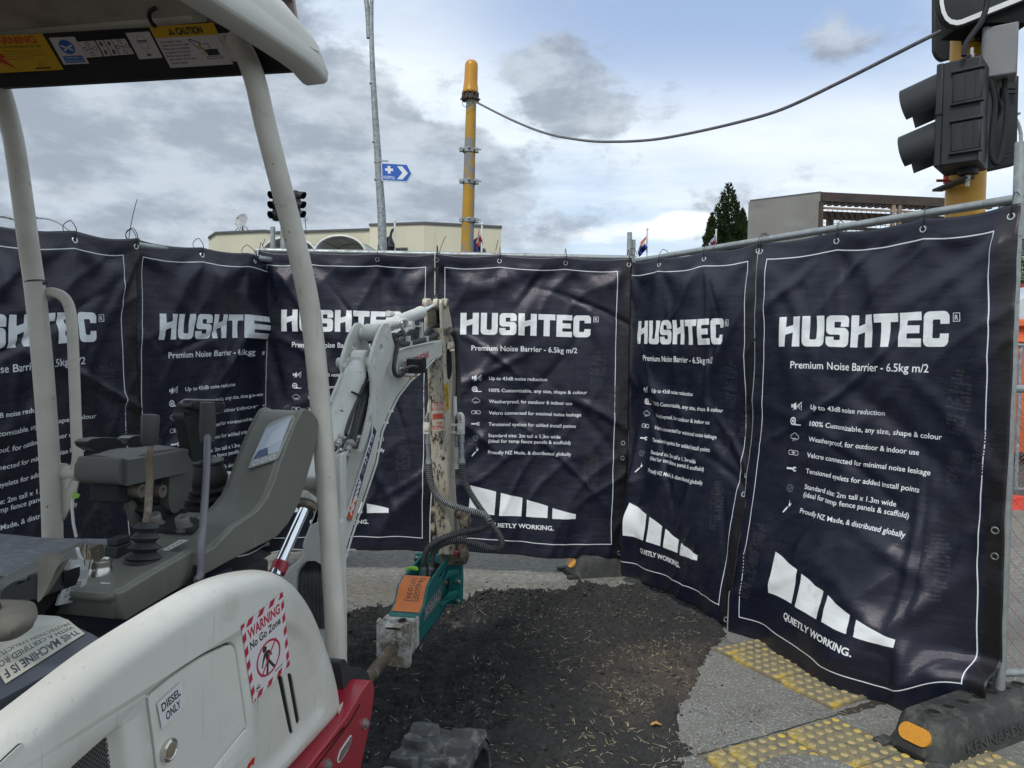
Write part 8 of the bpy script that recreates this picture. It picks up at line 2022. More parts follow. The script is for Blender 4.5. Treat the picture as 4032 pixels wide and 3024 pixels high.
# hoses along the top of the boom
pipe([(1090, 610), (1180, 620), (1300, 595), (1400, 570), (1450, 555), (1560, 510), (1660, 455)], 0.0105, 'hose', m_hose, s=SM + 0.02)
pipe([(1310, 560), (1305, 500), (1315, 450), (1345, 425)], 0.009, 'hose', m_hose, s=SM)
for k, dx in enumerate((0, 35, 70)): pipe([(1400 + dx, 560), (1450 + dx, 480), (1490 + dx, 420), (1540 + dx * .8, 400), (1590, 420 + k * 8)], 0.009, 'hose', m_hose, s=SM - 0.005 * k)
mb = MB()
for (x, y) in ((1228, 555), (1250, 615), (1445, 555)): mb.box(at_s(*ZD(x, y), SM + 0.025), 0.012, 0.024, 0.022, R=RM)
for (x, y) in ((1385, 470), (1690, 470)): mb.box(at_s(*ZD(x, y), SM + 0.015), 0.012, 0.018, 0.075, R=RM); mb.box(at_s(*ZD(x - 30, y - 62), SM + 0.015), 0.012, 0.04, 0.006, R=RM)
obj('hose_clamp', mb, m_boom, boom, bevel=0.001)
# black ribbed hose over the right of the arm
def ribbed(pts, r, nm, parent, mat_pair, s=None, step=0.0032, amp=0.10, zf=ZD, pts3=None):
    P3 = pts3 or [at_s(*zf(*p), s) for p in pts]; cm = catmull(P3, 14, False)
    # even resample
    L_ = [0.0]
    for a, b in zip(cm[:-1], cm[1:]): L_.append(L_[-1] + (b - a).length)
    n = int(L_[-1] / step); out = []; j = 0
    for k in range(n + 1):
        d = L_[-1] * k / n
        while j < len(L_) - 2 and L_[j + 1] < d: j += 1
        f = (d - L_[j]) / max(L_[j + 1] - L_[j], 1e-9); out.append(cm[j].lerp(cm[j + 1], f))
    rs = [r * (1 + (amp if (k // 1) % 3 == 0 else 0.0)) for k in range(n + 1)]
    mb = MB(); mb.tube(out, rs, 10, alt=lambda i: 1 if i % 3 in (0, 2) and (i % 3 == 2 or True) and i % 3 != 1 and i % 3 == 0 else 0)
    return obj(nm, mb, list(mat_pair), parent, smooth=25)
ribbed([(1730, 445), (1770, 490), (1800, 570), (1815, 700), (1820, 850), (1822, 1050), (1820, 1200), (1815, 1320)], 0.0125, 'sleeved_hose', EX, (m_hose, m_rubber), s=SBM + 0.022)
# cable to the work lamp, lamp itself
pipe([(1095, 560), (1100, 640), (1082, 740), (1062, 850), (1060, 930), (1085, 990), (1140, 990), (1190, 940), (1225, 900)], 0.0075, 'cable', m_hose, s=SBM + 0.02, k=6)
lampc = at_s(*ZD(1310, 880), SBM + 0.045)
LR = Matrix.Rotation(0.35, 3, 'Z') @ RM
wl = MB(); wl.box(lampc, 0.060, 0.045, 0.052, R=LR); wl_o = obj('work_lamp', wl, m_black, EX, bevel=0.005)
for k in range(11):
    mb = MB(); mb.box(lampc + LR @ Vector((-0.030 + 0.006 * k, -0.028, 0.004)), 0.0022, 0.018, 0.056, R=LR); obj('cooling_fin', mb, m_black, wl_o)
for k in range(8):
    mb = MB(); mb.box(lampc + LR @ Vector((0.033, -0.02 + 0.006 * k, 0.004)), 0.012, 0.0022, 0.056, R=LR); obj('cooling_fin', mb, m_black, wl_o)
mb = MB(); mb.box(at_s(*ZD(1250, 1000), SBM + 0.04), 0.05, 0.018, 0.004, R=RM); mb.tube([at_s(*ZD(1330, 935), SBM + 0.055), at_s(*ZD(1310, 1005), SBM + 0.055)], 0.004, 8); mb.tube([at_s(*ZD(1260, 1000), SBM + 0.05), at_s(*ZD(1258, 1040), SBM + 0.05)], 0.005, 8); obj('lamp_bracket', mb, pm('brass_bracket', (0.45, 0.33, 0.15), (0.3, 0.2, 0.1), scale=40, rough=0.35, metal=0.6), wl_o)
mb = MB(); mb.lathe([(0.010, 0), (0.010, 0.022), (0.006, 0.024), (0.006, 0.03)], at_s(*ZD(1130, 925), SBM), RR + HH * 0.2, 14); obj('lamp_stud', mb, m_boom, wl_o)
pipe([(1150, 925), (1200, 905), (1250, 885), (1290, 880), (1330, 890)], 0.005, 'cable', m_hose, s=SBM + 0.075)
# red maker lettering on the boom
P = Print(0.24, 0.055, 2200, (0, 0, 0), alpha=0.0); P.text('TAKEUCHI', 0.005, 0.050, (0.50, 0.015, 0.04), width=0.225, cap=0.043, bold=0.02)
decal('lettering', [at_s(*ZD(x, y), SBM) for x, y in ((1165, 822), (1478, 682), (1480, 780), (1172, 915))], print_mat('red_boom_lettering', P, use_alpha=True, rough=0.35), boom, lift=0.0012)
# hire company strip
P = Print(0.62, 0.060, 1800, (0.028, 0.032, 0.085)); P.rect(0, 0, 0.13, 0.06, (0.50, 0.075, 0.02)); P.text('Hirepool', 0.028, 0.046, (0.7, 0.7, 0.7), width=0.235, cap=0.036, bold=0.045, shear=0.25); P.rect(0.30, 0.004, 0.003, 0.052, (0.6, 0.6, 0.6))
P.text('800', 0.312, 0.028, (0.4, 0.4, 0.42), width=0.03, cap=0.013); P.text('800', 0.312, 0.046, (0.4, 0.4, 0.42), width=0.03, cap=0.013); P.rect(0.352, 0.008, 0.0025, 0.044, (0.5, 0.5, 0.5)); P.text('15 15 15', 0.366, 0.046, (0.7, 0.7, 0.7), width=0.215, cap=0.034, bold=0.02, shear=0.2)
P.rect(0, 0, 0.62, 0.002, (0.5, 0.5, 0.5)); P.rect(0, 0.058, 0.62, 0.002, (0.5, 0.5, 0.5)); P.rect(0, 0, 0.002, 0.06, (0.5, 0.5, 0.5))
decal('sticker', [at_s(*q, SBM) for q in (ZE(645, 812), Z5(672, 1055), Z5(702, 1103), ZE(692, 872))], print_mat('hire_company_strip', P, rough=0.4), boom, lift=0.002)['label'] = 'navy and orange hire company strip'
# boom foot casting with hoses passing through an arch
ft = [ZE(*p) for p in ((225, 1100), (260, 1000), (300, 900), (440, 870), (560, 880), (580, 1300), (590, 2200), (100, 2200), (40, 1400), (100, 1310), (190, 1235), (240, 1180), (222, 1150))]
SFt = SM - 0.02
arch_h = [ZE(*p) for p in ((165, 1400), (180, 1340), (220, 1290), (280, 1255), (340, 1255), (400, 1290), (440, 1350), (440, 1900), (180, 1900))]
tF = at_s(*ZE(300, 1100), SM).dot(HH)
mb = MB(); mb.prism([at_t(*p, tF) for p in ft], HH * 0.05, holes=[[at_t(*p, tF) for p in arch_h]]); obj('swing_casting', mb, m_boom, EX, bevel=0.008, seg=3)
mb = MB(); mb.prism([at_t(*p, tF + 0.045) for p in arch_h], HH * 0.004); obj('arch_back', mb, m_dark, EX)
for k in range(6):
    x0 = 235 + k * 36; mb = MB(); mb.tube(catmull([at_t(*ZE(x0 - 6 + k * 3, 1900), tF + 0.0), at_t(*ZE(x0, 1440), tF + 0.005), at_t(*ZE(x0 + 6, 1330), tF + 0.03), at_t(*ZE(x0 + 10, 1260), tF + 0.04)], 4, False), 0.0082, 10); obj('hose', mb, m_hose, EX)
# lower white box of the boom rear face and valve block
mb = MB(); mb.prism([at_t(*ZE(x, y), tF + 0.04) for x, y in ((215, 1130), (235, 1040), (300, 880), (360, 700), (420, 500), (540, 230), (600, 200), (600, 1200), (400, 1180))], HH * 0.04); obj('boom_rear_plate', mb, m_boom, boom, bevel=0.006)
mb = MB(); mb.prism([at_s(*ZE(x, y), SBM - 0.03) for x, y in ((540, 170), (600, 180), (690, 240), (605, 480), (560, 500), (540, 470))], IN * 0.03); vb = obj('valve_block', mb, m_galv2, EX, bevel=0.003)
mb = MB(); mb.ball(at_s(*ZE(592, 333), SBM - 0.02), 0.0155, 0.0155, 0.0140); mb.cyl(at_s(*ZE(560, 345), SBM - 0.02), at_s(*ZE(580, 338), SBM - 0.02), 0.008); obj('grease_cap', mb, m_white_paint, vb)
for pts in ([(620, 0), (590, 60), (570, 110), (545, 150)], [(720, 60), (690, 120), (660, 190), (640, 240), (600, 280)]):
    pass
def fit(pts, rs, s=SBM - 0.015, mats=m_bolt):
    P3 = [at_s(*ZE(*p), s) for p in pts]
    for (a, b, r) in zip(P3[:-1], P3[1:], rs):
        mb = MB(); mb.tube([a, b], r, 8 if r > 0.009 else 12); obj('hydraulic_fitting', mb, mats, vb, smooth=30)
fit([(600, 45), (590, 70), (575, 95), (560, 130), (548, 150)], (0.0115, 0.009, 0.012, 0.009))
fit([(695, 95), (680, 130), (665, 150), (655, 185), (640, 215), (630, 240), (600, 285)], (0.0130, 0.010, 0.012, 0.009, 0.0125, 0.008))
fit([(780, 45), (772, 75), (765, 105)], (0.010, 0.008)); pipe([(765, 105), (755, 140), (735, 150), (715, 148)], 0.006, 'pipe', m_worn, s=SBM - 0.015, zf=ZE)
for pts, r in (([(620, 20), (660, -120), (740, -330), (800, -480), (850, -560)], 0.0125), ([(700, 90), (740, -60), (790, -230), (850, -400), (880, -470)], 0.0125), ([(785, 40), (800, -60), (820, -200), (840, -300)], 0.009), ([(520, 190), (580, 140), (640, 80), (690, 20), (720, -60), (790, -330), (880, -450)], 0.005)):
    pipe(pts, r, 'hose', m_hose, s=SBM - 0.02, zf=ZE)
pipe([(700, -385), (760, -360), (800, -350)], 0.0035, 'cable_tie', m_black, s=SBM - 0.006, zf=ZE)
# boom cylinder, its side pipe and lower gland
t1c = at_s(*ZD(640, 830), SM); 
top_ = at_s(*ZD(655, 800), SM); bot_ = at_s(*ZE(268, 690), SM - 0.01)
ax = bot_ - at_s(*ZD(645, 850), SM); a_ = at_s(*ZD(645, 850), SM)
r_ = 0.0335; L_ = ax.length
mb = MB(); mb.lathe([(r_ * .78, 0.0), (r_ * .92, 0.02), (r_ * 1.06, 0.04), (r_ * 1.06, 0.075), (r_ * 1.0, 0.08), (r_, L_ * .80), (r_ * 1.05, L_ * .80 + .003), (r_ * 1.05, L_ - 0.03), (r_ * 1.10, L_ - 0.028), (r_ * 1.10, L_ - 0.008), (r_ * 0.95, L_)], a_, ax, 32); bc = obj('boom_cylinder', mb, m_boom, EX, smooth=35)
mb = MB(); mb.lathe([(0.030, -0.024), (0.031, -0.02), (0.031, 0.02), (0.030, 0.024)], at_s(*ZD(660, 800), SM), RR, 26); mb.box(at_s(*ZD(645, 850), SM), 0.04, 0.05, 0.05, R=RM); obj('cylinder_eye', mb, m_boom, bc, bevel=0.004)
mb = MB(); mb.lathe([(0.026, 0), (0.028, 0.008), (0.026, 0.016)], bot_, ax, 26); obj('gland', mb, m_worn, bc)
mb = MB(); mb.tube([bot_, at_s(*ZE(15, 1255), SM - 0.01), at_s(*ZE(-40, 1390), SM - 0.01)], 0.0145, 24); obj('rod', mb, m_chrome, bc)
mb = MB(); q = at_s(*ZE(20, 1262), SM - 0.01); mb.lathe([(0.020, 0), (0.021, 0.006), (0.020, 0.03)], q, ax, 22); obj('red_collar', mb, m_red_p, bc)
pp_ = [at_s(*ZD(x, y), SM - 0.045) for x, y in ((470, 900), (440, 1000), (380, 1150), (330, 1270), (290, 1390), (230, 1560), (160, 1800))]
mb = MB(); mb.tube(catmull(pp_, 4, False), 0.0085, 12); obj('pipe', mb, m_boom, bc)
mb = MB(); mb.tube([pp_[0] + (pp_[0] - pp_[1]) * 0.4, pp_[0], pp_[0] + (pp_[1] - pp_[0]) * .3], [0.0135, 0.0145, 0.013], 8); mb.tube([at_s(*ZD(430, 880), SM - 0.05), at_s(*ZD(530, 920), SM - 0.03)], 0.012, 8); obj('hydraulic_fitting', mb, m_boom, bc); mb = MB(); mb.lathe([(0.012, 0), (0.012, 0.02)], pp_[3], pp_[4] - pp_[3], 8); obj('hydraulic_fitting', mb, m_boom, bc)

# ---------------- dipper arm
SD0 = -0.905; DW = 0.075
dz = [ZD(1480, 430), ZD(1640, 430)]
right = [ZD(1720, 420), ZD(1755, 480), ZD(1778, 640), ZD(1792, 820), ZD(1795, 1050), ZD(1785, 1240), Z5(1276, 1080), Z5(1275, 1300), Z5(1278, 1500), ZE(1705, 480), ZE(1715, 650), ZE(1745, 900), ZE(1770, 1150)]
left = [ZE(1690, 1190), ZE(1668, 900), ZE(1650, 600), ZE(1632, 300), ZE(1612, 0), Z5(1208, 1000), Z5(1200, 800), Z5(1194, 600), Z5(1190, 480), ZD(1632, 430)]
df = [at_s(*p, SD0) for p in right + left]
mb = MB(); mb.prism(df, IN * DW); arm = obj('dipper_arm', mb, m_arm, EX, bevel=0.003)
# scratched rear face plate (towards the machine) lies just proud
lf_ = [at_s(*p, SD0) for p in left[::-1]]
mb = MB()
for p in lf_: mb.v += [p - HH * 0.0035 + IN * 0.004, p - HH * 0.0035 + IN * (DW - 0.004), p + HH * 0.001 + IN * 0.004, p + HH * 0.001 + IN * (DW - 0.004)]
for k in range(len(lf_) - 1):
    o_ = k * 4; mb.f += [[o_, o_ + 1, o_ + 5, o_ + 4], [o_ + 2, o_ + 6, o_ + 7, o_ + 3], [o_, o_ + 4, o_ + 6, o_ + 2], [o_ + 1, o_ + 3, o_ + 7, o_ + 5]]; mb.m += [0] * 4
obj('rear_plate', mb, m_greasy, arm, smooth=0)
# upper fork
fk = [ZD(*p) for p in ((1655, 80), (1690, 108), (1712, 190), (1735, 290), (1752, 400), (1770, 520), (1640, 520), (1632, 430), (1625, 250), (1620, 130), (1632, 92))]
for s_ in (SD0, SD0 - DW + 0.010):
    mb = MB(); mb.prism([at_s(*p, SD0) + IN * (SD0 - s_) for p in fk], IN * 0.010); obj('fork_plate', mb, m_arm, arm, bevel=0.002)
mb = MB(); mb.prism([at_s(*p, SD0) + HH * 0.05 + IN * 0.006 for p in (ZD(1700, 200), ZD(1752, 400), ZD(1770, 520), ZD(1720, 520), ZD(1690, 200))], IN * (DW - 0.012)); obj('fork_back', mb, m_dark, arm)
pc = at_s(*ZD(1660, 135), SD0)
mb = MB(); mb.lathe([(0.019, -0.012), (0.021, -0.008), (0.021, 0.012), (0.019, 0.014)], pc, RR, 24); mb.lathe([(0.020, 0), (0.020, 0.018)], pc + IN * 0.028, IN, 24); mb.lathe([(0.021, 0), (0.021, 0.03)], pc + IN * (DW - 0.012), IN, 24); obj('pin', mb, m_arm, arm, smooth=30)
mb = MB(); mb.lathe([(0.011, 0.013), (0.011, 0.017)], pc, RR, 14); obj('pin_bolt', mb, m_worn, arm)
pj = at_s(*ZD(1715, 640), SD0 + 0.004); mb = MB(); mb.lathe([(0.020, 0), (0.020, 0.018), (0.015, 0.020)], pj, RR, 20); mb.box(pj + RR * 0.006 - HH * 0.02, 0.012, 0.035, 0.03, R=RM); mb.cyl(pj + RR * 0.008 - HH * 0.02 - UP * 0.02, pj + RR * 0.03 - HH * 0.02 - UP * 0.02, 0.006, 8); obj('pivot_pin', mb, m_arm, arm, bevel=0.002)
# long dark slot in the side plate
sl = [ZD(*p) for p in ((1708, 600), (1735, 700), (1745, 850), (1742, 960), (1722, 1030), (1700, 1030), (1690, 960), (1682, 780), (1690, 690))]
mb = MB(); mb.prism(catmull([at_s(*p, SD0 + 0.0006) for p in sl], 3), RR * 0.001); obj('side_slot', mb, m_dark, arm)
P = Print(0.03, 0.14, 2200, (0.52, 0.32, 0.01)); P.poly([(0.015, 0.018), (0.026, 0.062), (0.004, 0.062)], bk); P.poly([(0.015, 0.028), (0.0225, 0.058), (0.0075, 0.058)], (0.52, 0.32, 0.01)); P.rect(0.0, 0.068, 0.03, 0.002, bk); P.poly([(0.017, 0.078), (0.021, 0.078), (0.021, 0.125), (0.017, 0.125)], bk); P.poly([(0.008, 0.105), (0.014, 0.10), (0.014, 0.115), (0.009, 0.12)], bk)
decal('sticker', [at_s(*ZD(x, y), SD0) for x, y in ((1650, 1105), (1700, 1065), (1715, 1385), (1680, 1430))], print_mat('yellow_hazard_sticker', P), arm, lift=0.001)['label'] = 'yellow hazard sticker'
P = Print(0.065, 0.155, 2200, (0.46, 0.40, 0.33)); rr_ = (0.42, 0.06, 0.035)
for y, h in ((0.0, 0.018), (0.024, 0.020), (0.062, 0.030), (0.108, 0.038)): P.rect(0.002, y, 0.061, h, rr_)
for k, s_ in enumerate(('PORTLAND', 'QUICK HITCH', 'DEEP PIN', 'MUST BE FITTED', 'AT ALL TIMES', 'USING SAFE', 'GREASE', 'DAILY')): P.text(s_, 0.032, 0.014 + k * 0.0185, (0.5, 0.45, 0.38) if k not in (3, 4) else rr_, width=0.052, cap=0.010, bold=0.03, align='c')
decal('sticker', [at_t(*ZD(x, y), at_s(*ZD(1640, 1400), SD0).dot(HH) - 0.004) for x, y in ((1508, 1315), (1645, 1312), (1662, 1640), (1520, 1659))], print_mat('worn_red_sticker', P, wear_sheen=((0.42, 0.36, 0.28), 22, 0.50, 0.58)), arm, lift=0.0015)['label'] = 'scraped red and cream lettered sticker'
# shut-off taps both sides of the arm with their hoses
def tap(cx, cy, side):
    sT = SD0 + 0.035 if side > 0 else SD0 - DW - 0.035
    tt_ = at_s(*Z5(1240, 1060), SD0).dot(HH) - 0.0
    c = at_t(*Z5(cx, cy), tt_ + 0.02)
    mb = MB(); mb.box(c, 0.030, 0.032, 0.052, R=RM); o = obj('shutoff_tap', mb, m_boom, EX, bevel=0.003)
    mb = MB(); mb.cyl(c + UP * 0.015, c + UP * 0.015 - RR * side * 0.05, 0.007, 10); mb.cyl(c - UP * 0.018, c - UP * 0.018 - RR * side * 0.05, 0.007, 10); obj('tap_stud', mb, m_boom, o)
    mb = MB(); mb.lathe([(0.013, 0), (0.013, 0.004), (0.006, 0.006)], c - HH * 0.016, -HH, 16); obj('tap_plug', mb, m_boom, o, smooth=30)
    return c, tt_ + 0.02, o
cR, tR, oR = tap(1318, 1085, 1); cL, tL, oL = tap(1072, 1080, -1)
def seg(o, pts, rs, mats=m_bolt):
    for a, b, r in zip(pts[:-1], pts[1:], rs):
        mb = MB(); mb.tube([a, b], r, 8); obj('hydraulic_fitting', mb, mats, o, smooth=30)
seg(oR, [at_t(*Z5(x, y), tR) for x, y in ((1298, 990), (1300, 1010), (1302, 1030), (1310, 1040))], (0.0095, 0.0075, 0.010))
mb = MB(); mb.tube(catmull([at_t(*Z5(x, y), tR) for x, y in ((1300, 985), (1312, 978), (1325, 990), (1330, 1020), (1330, 1040))], 4, False), 0.010, 10); obj('elbow', mb, m_boom, oR)
seg(oR, [at_t(*ZE(x, y), tR) for x, y in ((1715, 40), (1715, 90), (1715, 140))], (0.0115, 0.0085), m_galv2)
seg(oR, [at_t(*ZE(x, y), tR - 0.01) for x, y in ((1765, 20), (1766, 75), (1766, 100), (1766, 175), (1767, 200), (1768, 262), (1768, 318))], (0.0115, 0.013, 0.010, 0.0125, 0.0105, 0.0155), m_galv2)
mb = MB(); mb.tube([at_t(*ZE(1712, 150), tR + .01), at_t(*ZE(1715, 360), tR + .01)], 0.010, 12); obj('pipe', mb, m_boom, oR)
mb = MB(); mb.tube([at_t(*Z5(x, y), tR + .005) for x, y in ((1272, 850), (1275, 990))], 0.010, 10); obj('pipe', mb, m_boom, oR)
seg(oL, [at_t(*ZE(x, y), tL - 0.01) for x, y in ((1440, 20), (1442, 75), (1440, 120), (1442, 190), (1445, 262), (1447, 318))], (0.0125, 0.0145, 0.011, 0.0105, 0.0150), m_galv2)
seg(oL, [at_t(*Z5(x, y), tL) for x, y in ((1072, 1040), (1070, 1010), (1075, 985), (1082, 965))], (0.009, 0.0115, 0.008))
mb = MB(); mb.tube(catmull([at_t(*Z5(x, y), tL) for x, y in ((1082, 965), (1085, 920), (1092, 880), (1098, 850))], 4, False), 0.0065, 8); obj('hose', mb, m_boom, oL)
# linkage and quick hitch at the foot of the arm
tH = at_s(*ZE(1700, 1000), SD0).dot(HH)
for (x, y, r, s_) in ((1500, 770, 0.024, -DW - 0.012), (1500, 940, 0.030, -DW - 0.014), (1815, 870, 0.030, 0.030), (1790, 1200, 0.038, 0.020), (1740, 790, 0.024, 0.022)):
    c = at_t(*ZE(x, y), tH); mb = MB(); mb.lathe([(r * .7, -0.012), (r, -0.010), (r, 0.010), (r * .7, 0.014)], c, RR, 22); mb.lathe([(r * .4, 0.0), (r * .4, 0.02)], c, RR, 14); obj('linkage_pin', mb, m_worn, arm, smooth=30)
for pts in (((1740, 780), (1775, 760), (1830, 850), (1845, 900), (1800, 960), (1760, 1180), (1725, 1180), (1740, 1000), (1745, 880)), ((1470, 740), (1530, 720), (1545, 800), (1540, 1000), (1500, 1060), (1475, 1050), (1500, 900), (1480, 800))):
    mb = MB(); mb.prism([at_t(*ZE(x, y), tH - 0.015) for x, y in pts], HH * 0.05); obj('linkage_plate', mb, m_worn, arm, bevel=0.004)
mb = MB(); mb.prism([at_t(*ZE(x, y), tH + 0.01) for x, y in ((1555, 1080), (1770, 1080), (1780, 1240), (1780, 1300), (1540, 1290))], HH * 0.08); obj('quick_hitch', mb, m_worn, arm, bevel=0.006)
mb = MB(); mb.box(at_t(*ZE(1690, 1170), tH - 0.0), 0.045, 0.012, 0.02, R=RM); obj('red_catch', mb, m_red_p, arm, bevel=0.003)

# ---------------- hydraulic breaker
tP = tH + 0.02                              # mounting plate plane
plate = [ZF(*p) for p in ((705, 100), (722, 86), (800, 92), (1240, 118), (1262, 132), (1268, 400), (1262, 672), (1240, 700), (1100, 690), (700, 560), (700, 250))]
mb = MB(); mb.prism([at_t(*p, tP) for p in plate], HH * 0.022); BR = obj('breaker', mb, m_teal, EX, bevel=0.003)
BR['label'] = 'teal hydraulic breaker folded back under the arm'
mb = MB(); mb.prism([at_t(*p, tP + 0.023) for p in [ZF(*q) for q in ((720, 100), (1262, 130), (1272, 400), (1262, 690), (1110, 690), (720, 560))]], HH * 0.02); obj('rust_plate', mb, m_worn, BR, bevel=0.003)
for (x, y) in ((728, 150), (1212, 185), (1214, 425), (1212, 660)):
    c = at_t(*ZF(x, y), tP); mb = MB(); mb.lathe([(0.0115, 0), (0.0115, 0.002), (0.0098, 0.002), (0.0098, 0.011)], c, -HH, 6); mb.lathe([(0.0125, 0), (0.0125, 0.0022)], c, -HH, 20); b_o = obj('bolt', mb, m_silver, BR, smooth=30)
    mb = MB(); mb.lathe([(0.0065, 0.010), (0.0065, 0.024), (0.005, 0.026)], c, -HH, 12); obj('bolt_end', mb, m_dark if False else m_rubber, b_o)
# side plates: nearer (right) plate measured, left plate parallel
tfr = tP - 0.62
# right side plate: plane s chosen so that its front meets the front box
SRt = at_t(*ZF(640, 1200), tfr).dot(RR); SLt = at_t(*ZF(245, 1100), tfr).dot(RR)
SRb = at_t(*ZF(1110, 300), tP).dot(RR); SLb = at_t(*ZF(800, 200), tP).dot(RR)
pR0 = MS(SRt, tfr, 0); pR1 = MS(SRb, tP, 0); dR = (pR1 - pR0).normalized(); nR = dR.cross(UP).normalized()
nR = nR if nR.dot(RR) > 0 else -nR
def onR(pts, lift=0.0, zf=ZF): return [at_pl(*zf(*p), pR0 + nR * lift, nR) for p in pts]
rs_out = [(1110, 122), (1112, 160), (1080, 255), (1076, 300), (1060, 380), (1075, 480), (1100, 640), (1075, 730), (960, 900), (760, 1165), (757, 1000), (757, 838), (780, 810), (830, 680), (850, 560), (865, 480), (930, 370), (1000, 270)]
wB = abs(SRt - SLt)
hole1 = [(985, 388), (1000, 345), (1070, 262), (1076, 285), (1060, 325), (1000, 400), (988, 408)]
mb = MB(); mb.prism(onR(rs_out), -nR * 0.011, holes=[onR(hole1)]); obj('side_plate', mb, m_teal, BR, bevel=0.002)
offL = -nR * (wB - 0.012)
mb = MB(); mb.prism([p + offL for p in onR(rs_out)], -nR * 0.011); obj('side_plate', mb, m_teal, BR, bevel=0.002)
mb = MB(); mb.prism([p - nR * 0.03 for p in onR([(985, 408), (1000, 330), (1080, 240), (1090, 300), (1010, 430)])], -nR * 0.01); obj('slot_back', mb, m_dark, BR)
# bulge between the side plates: teal top skin and orange identity panel
edge = [(1060, 190), (985, 330), (935, 360), (925, 352), (868, 475), (852, 560), (832, 680), (790, 780), (760, 835)]
eR = onR([(x - 6, y + 4) for x, y in edge])
mb = MB()
for p in eR: mb.v += [p - nR * 0.006 + UP * -0.006, p - nR * (wB - 0.006) + UP * -0.006, p - nR * 0.006 + UP * -0.03, p - nR * (wB - 0.006) + UP * -0.03]
for k in range(2, len(eR) - 1):
    o_ = k * 4; mb.f += [[o_, o_ + 1, o_ + 5, o_ + 4], [o_ + 2, o_ + 6, o_ + 7, o_ + 3], [o_, o_ + 4, o_ + 6, o_ + 2], [o_ + 1, o_ + 3, o_ + 7, o_ + 5]]; mb.m += [0] * 4
mb.v = [v for v in mb.v[8:]]; mb.f = [[i - 8 for i in f] for f in mb.f]
obj('top_skin', mb, m_teal, BR, smooth=50)
def loftdecal(name, mat, ks, lift, r0=0.010, r1=None):
    r1 = r1 or wB - 0.010; mb = MB(); rows = [eR[k] if isinstance(k, int) else eR[int(k)].lerp(eR[int(k) + 1], k - int(k)) for k in ks]
    ll = [0.0]
    for a, b in zip(rows[:-1], rows[1:]): ll.append(ll[-1] + (b - a).length)
    nrm = lambda i: ((rows[min(i + 1, len(rows) - 1)] - rows[max(i - 1, 0)]).cross(-nR)).normalized()
    for i, p in enumerate(rows):
        n_ = nrm(i); n_ = n_ if n_.z > 0 else -n_
        q = p - UP * 0.006 + n_ * lift
        mb.v += [q - nR * r1, q - nR * r0]
    for i in range(len(rows) - 1):
        mb.uv[len(mb.f)] = [(0, 1 - ll[i] / ll[-1]), (1, 1 - ll[i] / ll[-1]), (1, 1 - ll[i + 1] / ll[-1]), (0, 1 - ll[i + 1] / ll[-1])]
        mb.f.append([2 * i, 2 * i + 1, 2 * i + 3, 2 * i + 2]); mb.m.append(0)
    return obj(name, mb, mat, BR, fixn=False, smooth=60)
P = Print(0.11, 0.20, 2200, (0.55, 0.15, 0.03)); dk_ = (0.10, 0.03, 0.015)
P.text('Hirepool', 0.068, 0.015, dk_, width=0.11, cap=0.022, bold=0.02, rot=math.pi / 2); P.text('3371036', 0.040, 0.015, dk_, width=0.115, cap=0.020, bold=0.02, rot=math.pi / 2)
P.line([(0.098, 0.012), (0.082, 0.045)], 0.003, dk_); P.line([(0.088, 0.062), (0.088, 0.135), (0.034, 0.135), (0.034, 0.128)], 0.003, dk_)
mo_ = print_mat('orange_stencilled_panel', P, rough=0.55, wear_sheen=((0.30, 0.10, 0.035), 14, 0.52, 0.72))
op = loftdecal('orange_panel', mo_, [3, 4, 5, 6, 7], 0.003); op['label'] = 'orange panel with welded hire number'
# front box of chalky white steel with notched face and chisel
FZ = at_t
f_out = [(246, 938), (256, 922), (300, 918), (340, 922), (352, 940), (356, 975), (362, 994), (470, 1004), (520, 1008), (534, 990), (545, 950), (560, 940), (620, 942), (645, 958), (650, 1000), (652, 1400), (640, 1438), (610, 1452), (560, 1446), (360, 1420), (290, 1360), (248, 1310)]
hole_c = [(440 + 74 * math.cos(a), 1205 + 68 * math.sin(a)) for a in np.linspace(0, 2 * math.pi, 25)[:-1]]
mb = MB(); mb.prism([at_t(*ZF(*p), tfr) for p in f_out], HH * 0.016, holes=[[at_t(*ZF(*p), tfr) for p in hole_c]]); fb = obj('front_plate', mb, m_tealw, BR, bevel=0.003)
mb = MB(); mb.prism([at_t(*ZF(*p), tfr + 0.02) for p in hole_c], HH * 0.003); obj('chisel_bore', mb, m_dark, fb)
box_r = [(648, 948), (640, 930), (660, 895), (668, 880), (678, 905), (690, 912), (750, 838), (757, 838), (757, 1168), (655, 1310), (652, 1420)]
mb = MB(); mb.prism(onR(box_r, 0.0015), -nR * 0.010); obj('box_side', mb, m_tealw, BR, bevel=0.0015)
mb = MB(); mb.prism([p + offL for p in onR(box_r, 0.0015)], -nR * 0.010); obj('box_side', mb, m_tealw, BR, bevel=0.0015)
bx = onR([(745, 860), (700, 905), (645, 985)])
mb = MB()
for p in bx: mb.v += [p - nR * 0.008, p - nR * (wB - 0.004), p - nR * 0.008 - UP * 0.02, p - nR * (wB - 0.004) - UP * 0.02]
for k in range(2): o_ = k * 4; mb.f += [[o_, o_ + 1, o_ + 5, o_ + 4], [o_ + 2, o_ + 6, o_ + 7, o_ + 3], [o_, o_ + 4, o_ + 6, o_ + 2], [o_ + 1, o_ + 3, o_ + 7, o_ + 5]]; mb.m += [0] * 4
obj('box_top', mb, m_tealw, BR, smooth=0)
tcn_ = bx[1] - nR * wB * 0.36 + UP * 0.001
mb = MB(); mb.lathe([(0.019, 0), (0.019, 0.003), (0.014, 0.003), (0.012, 0.0005)], tcn_, (UP - HH * 0.25).normalized(), 22); rp_ = obj('retainer_port', mb, m_worn, BR, smooth=30)
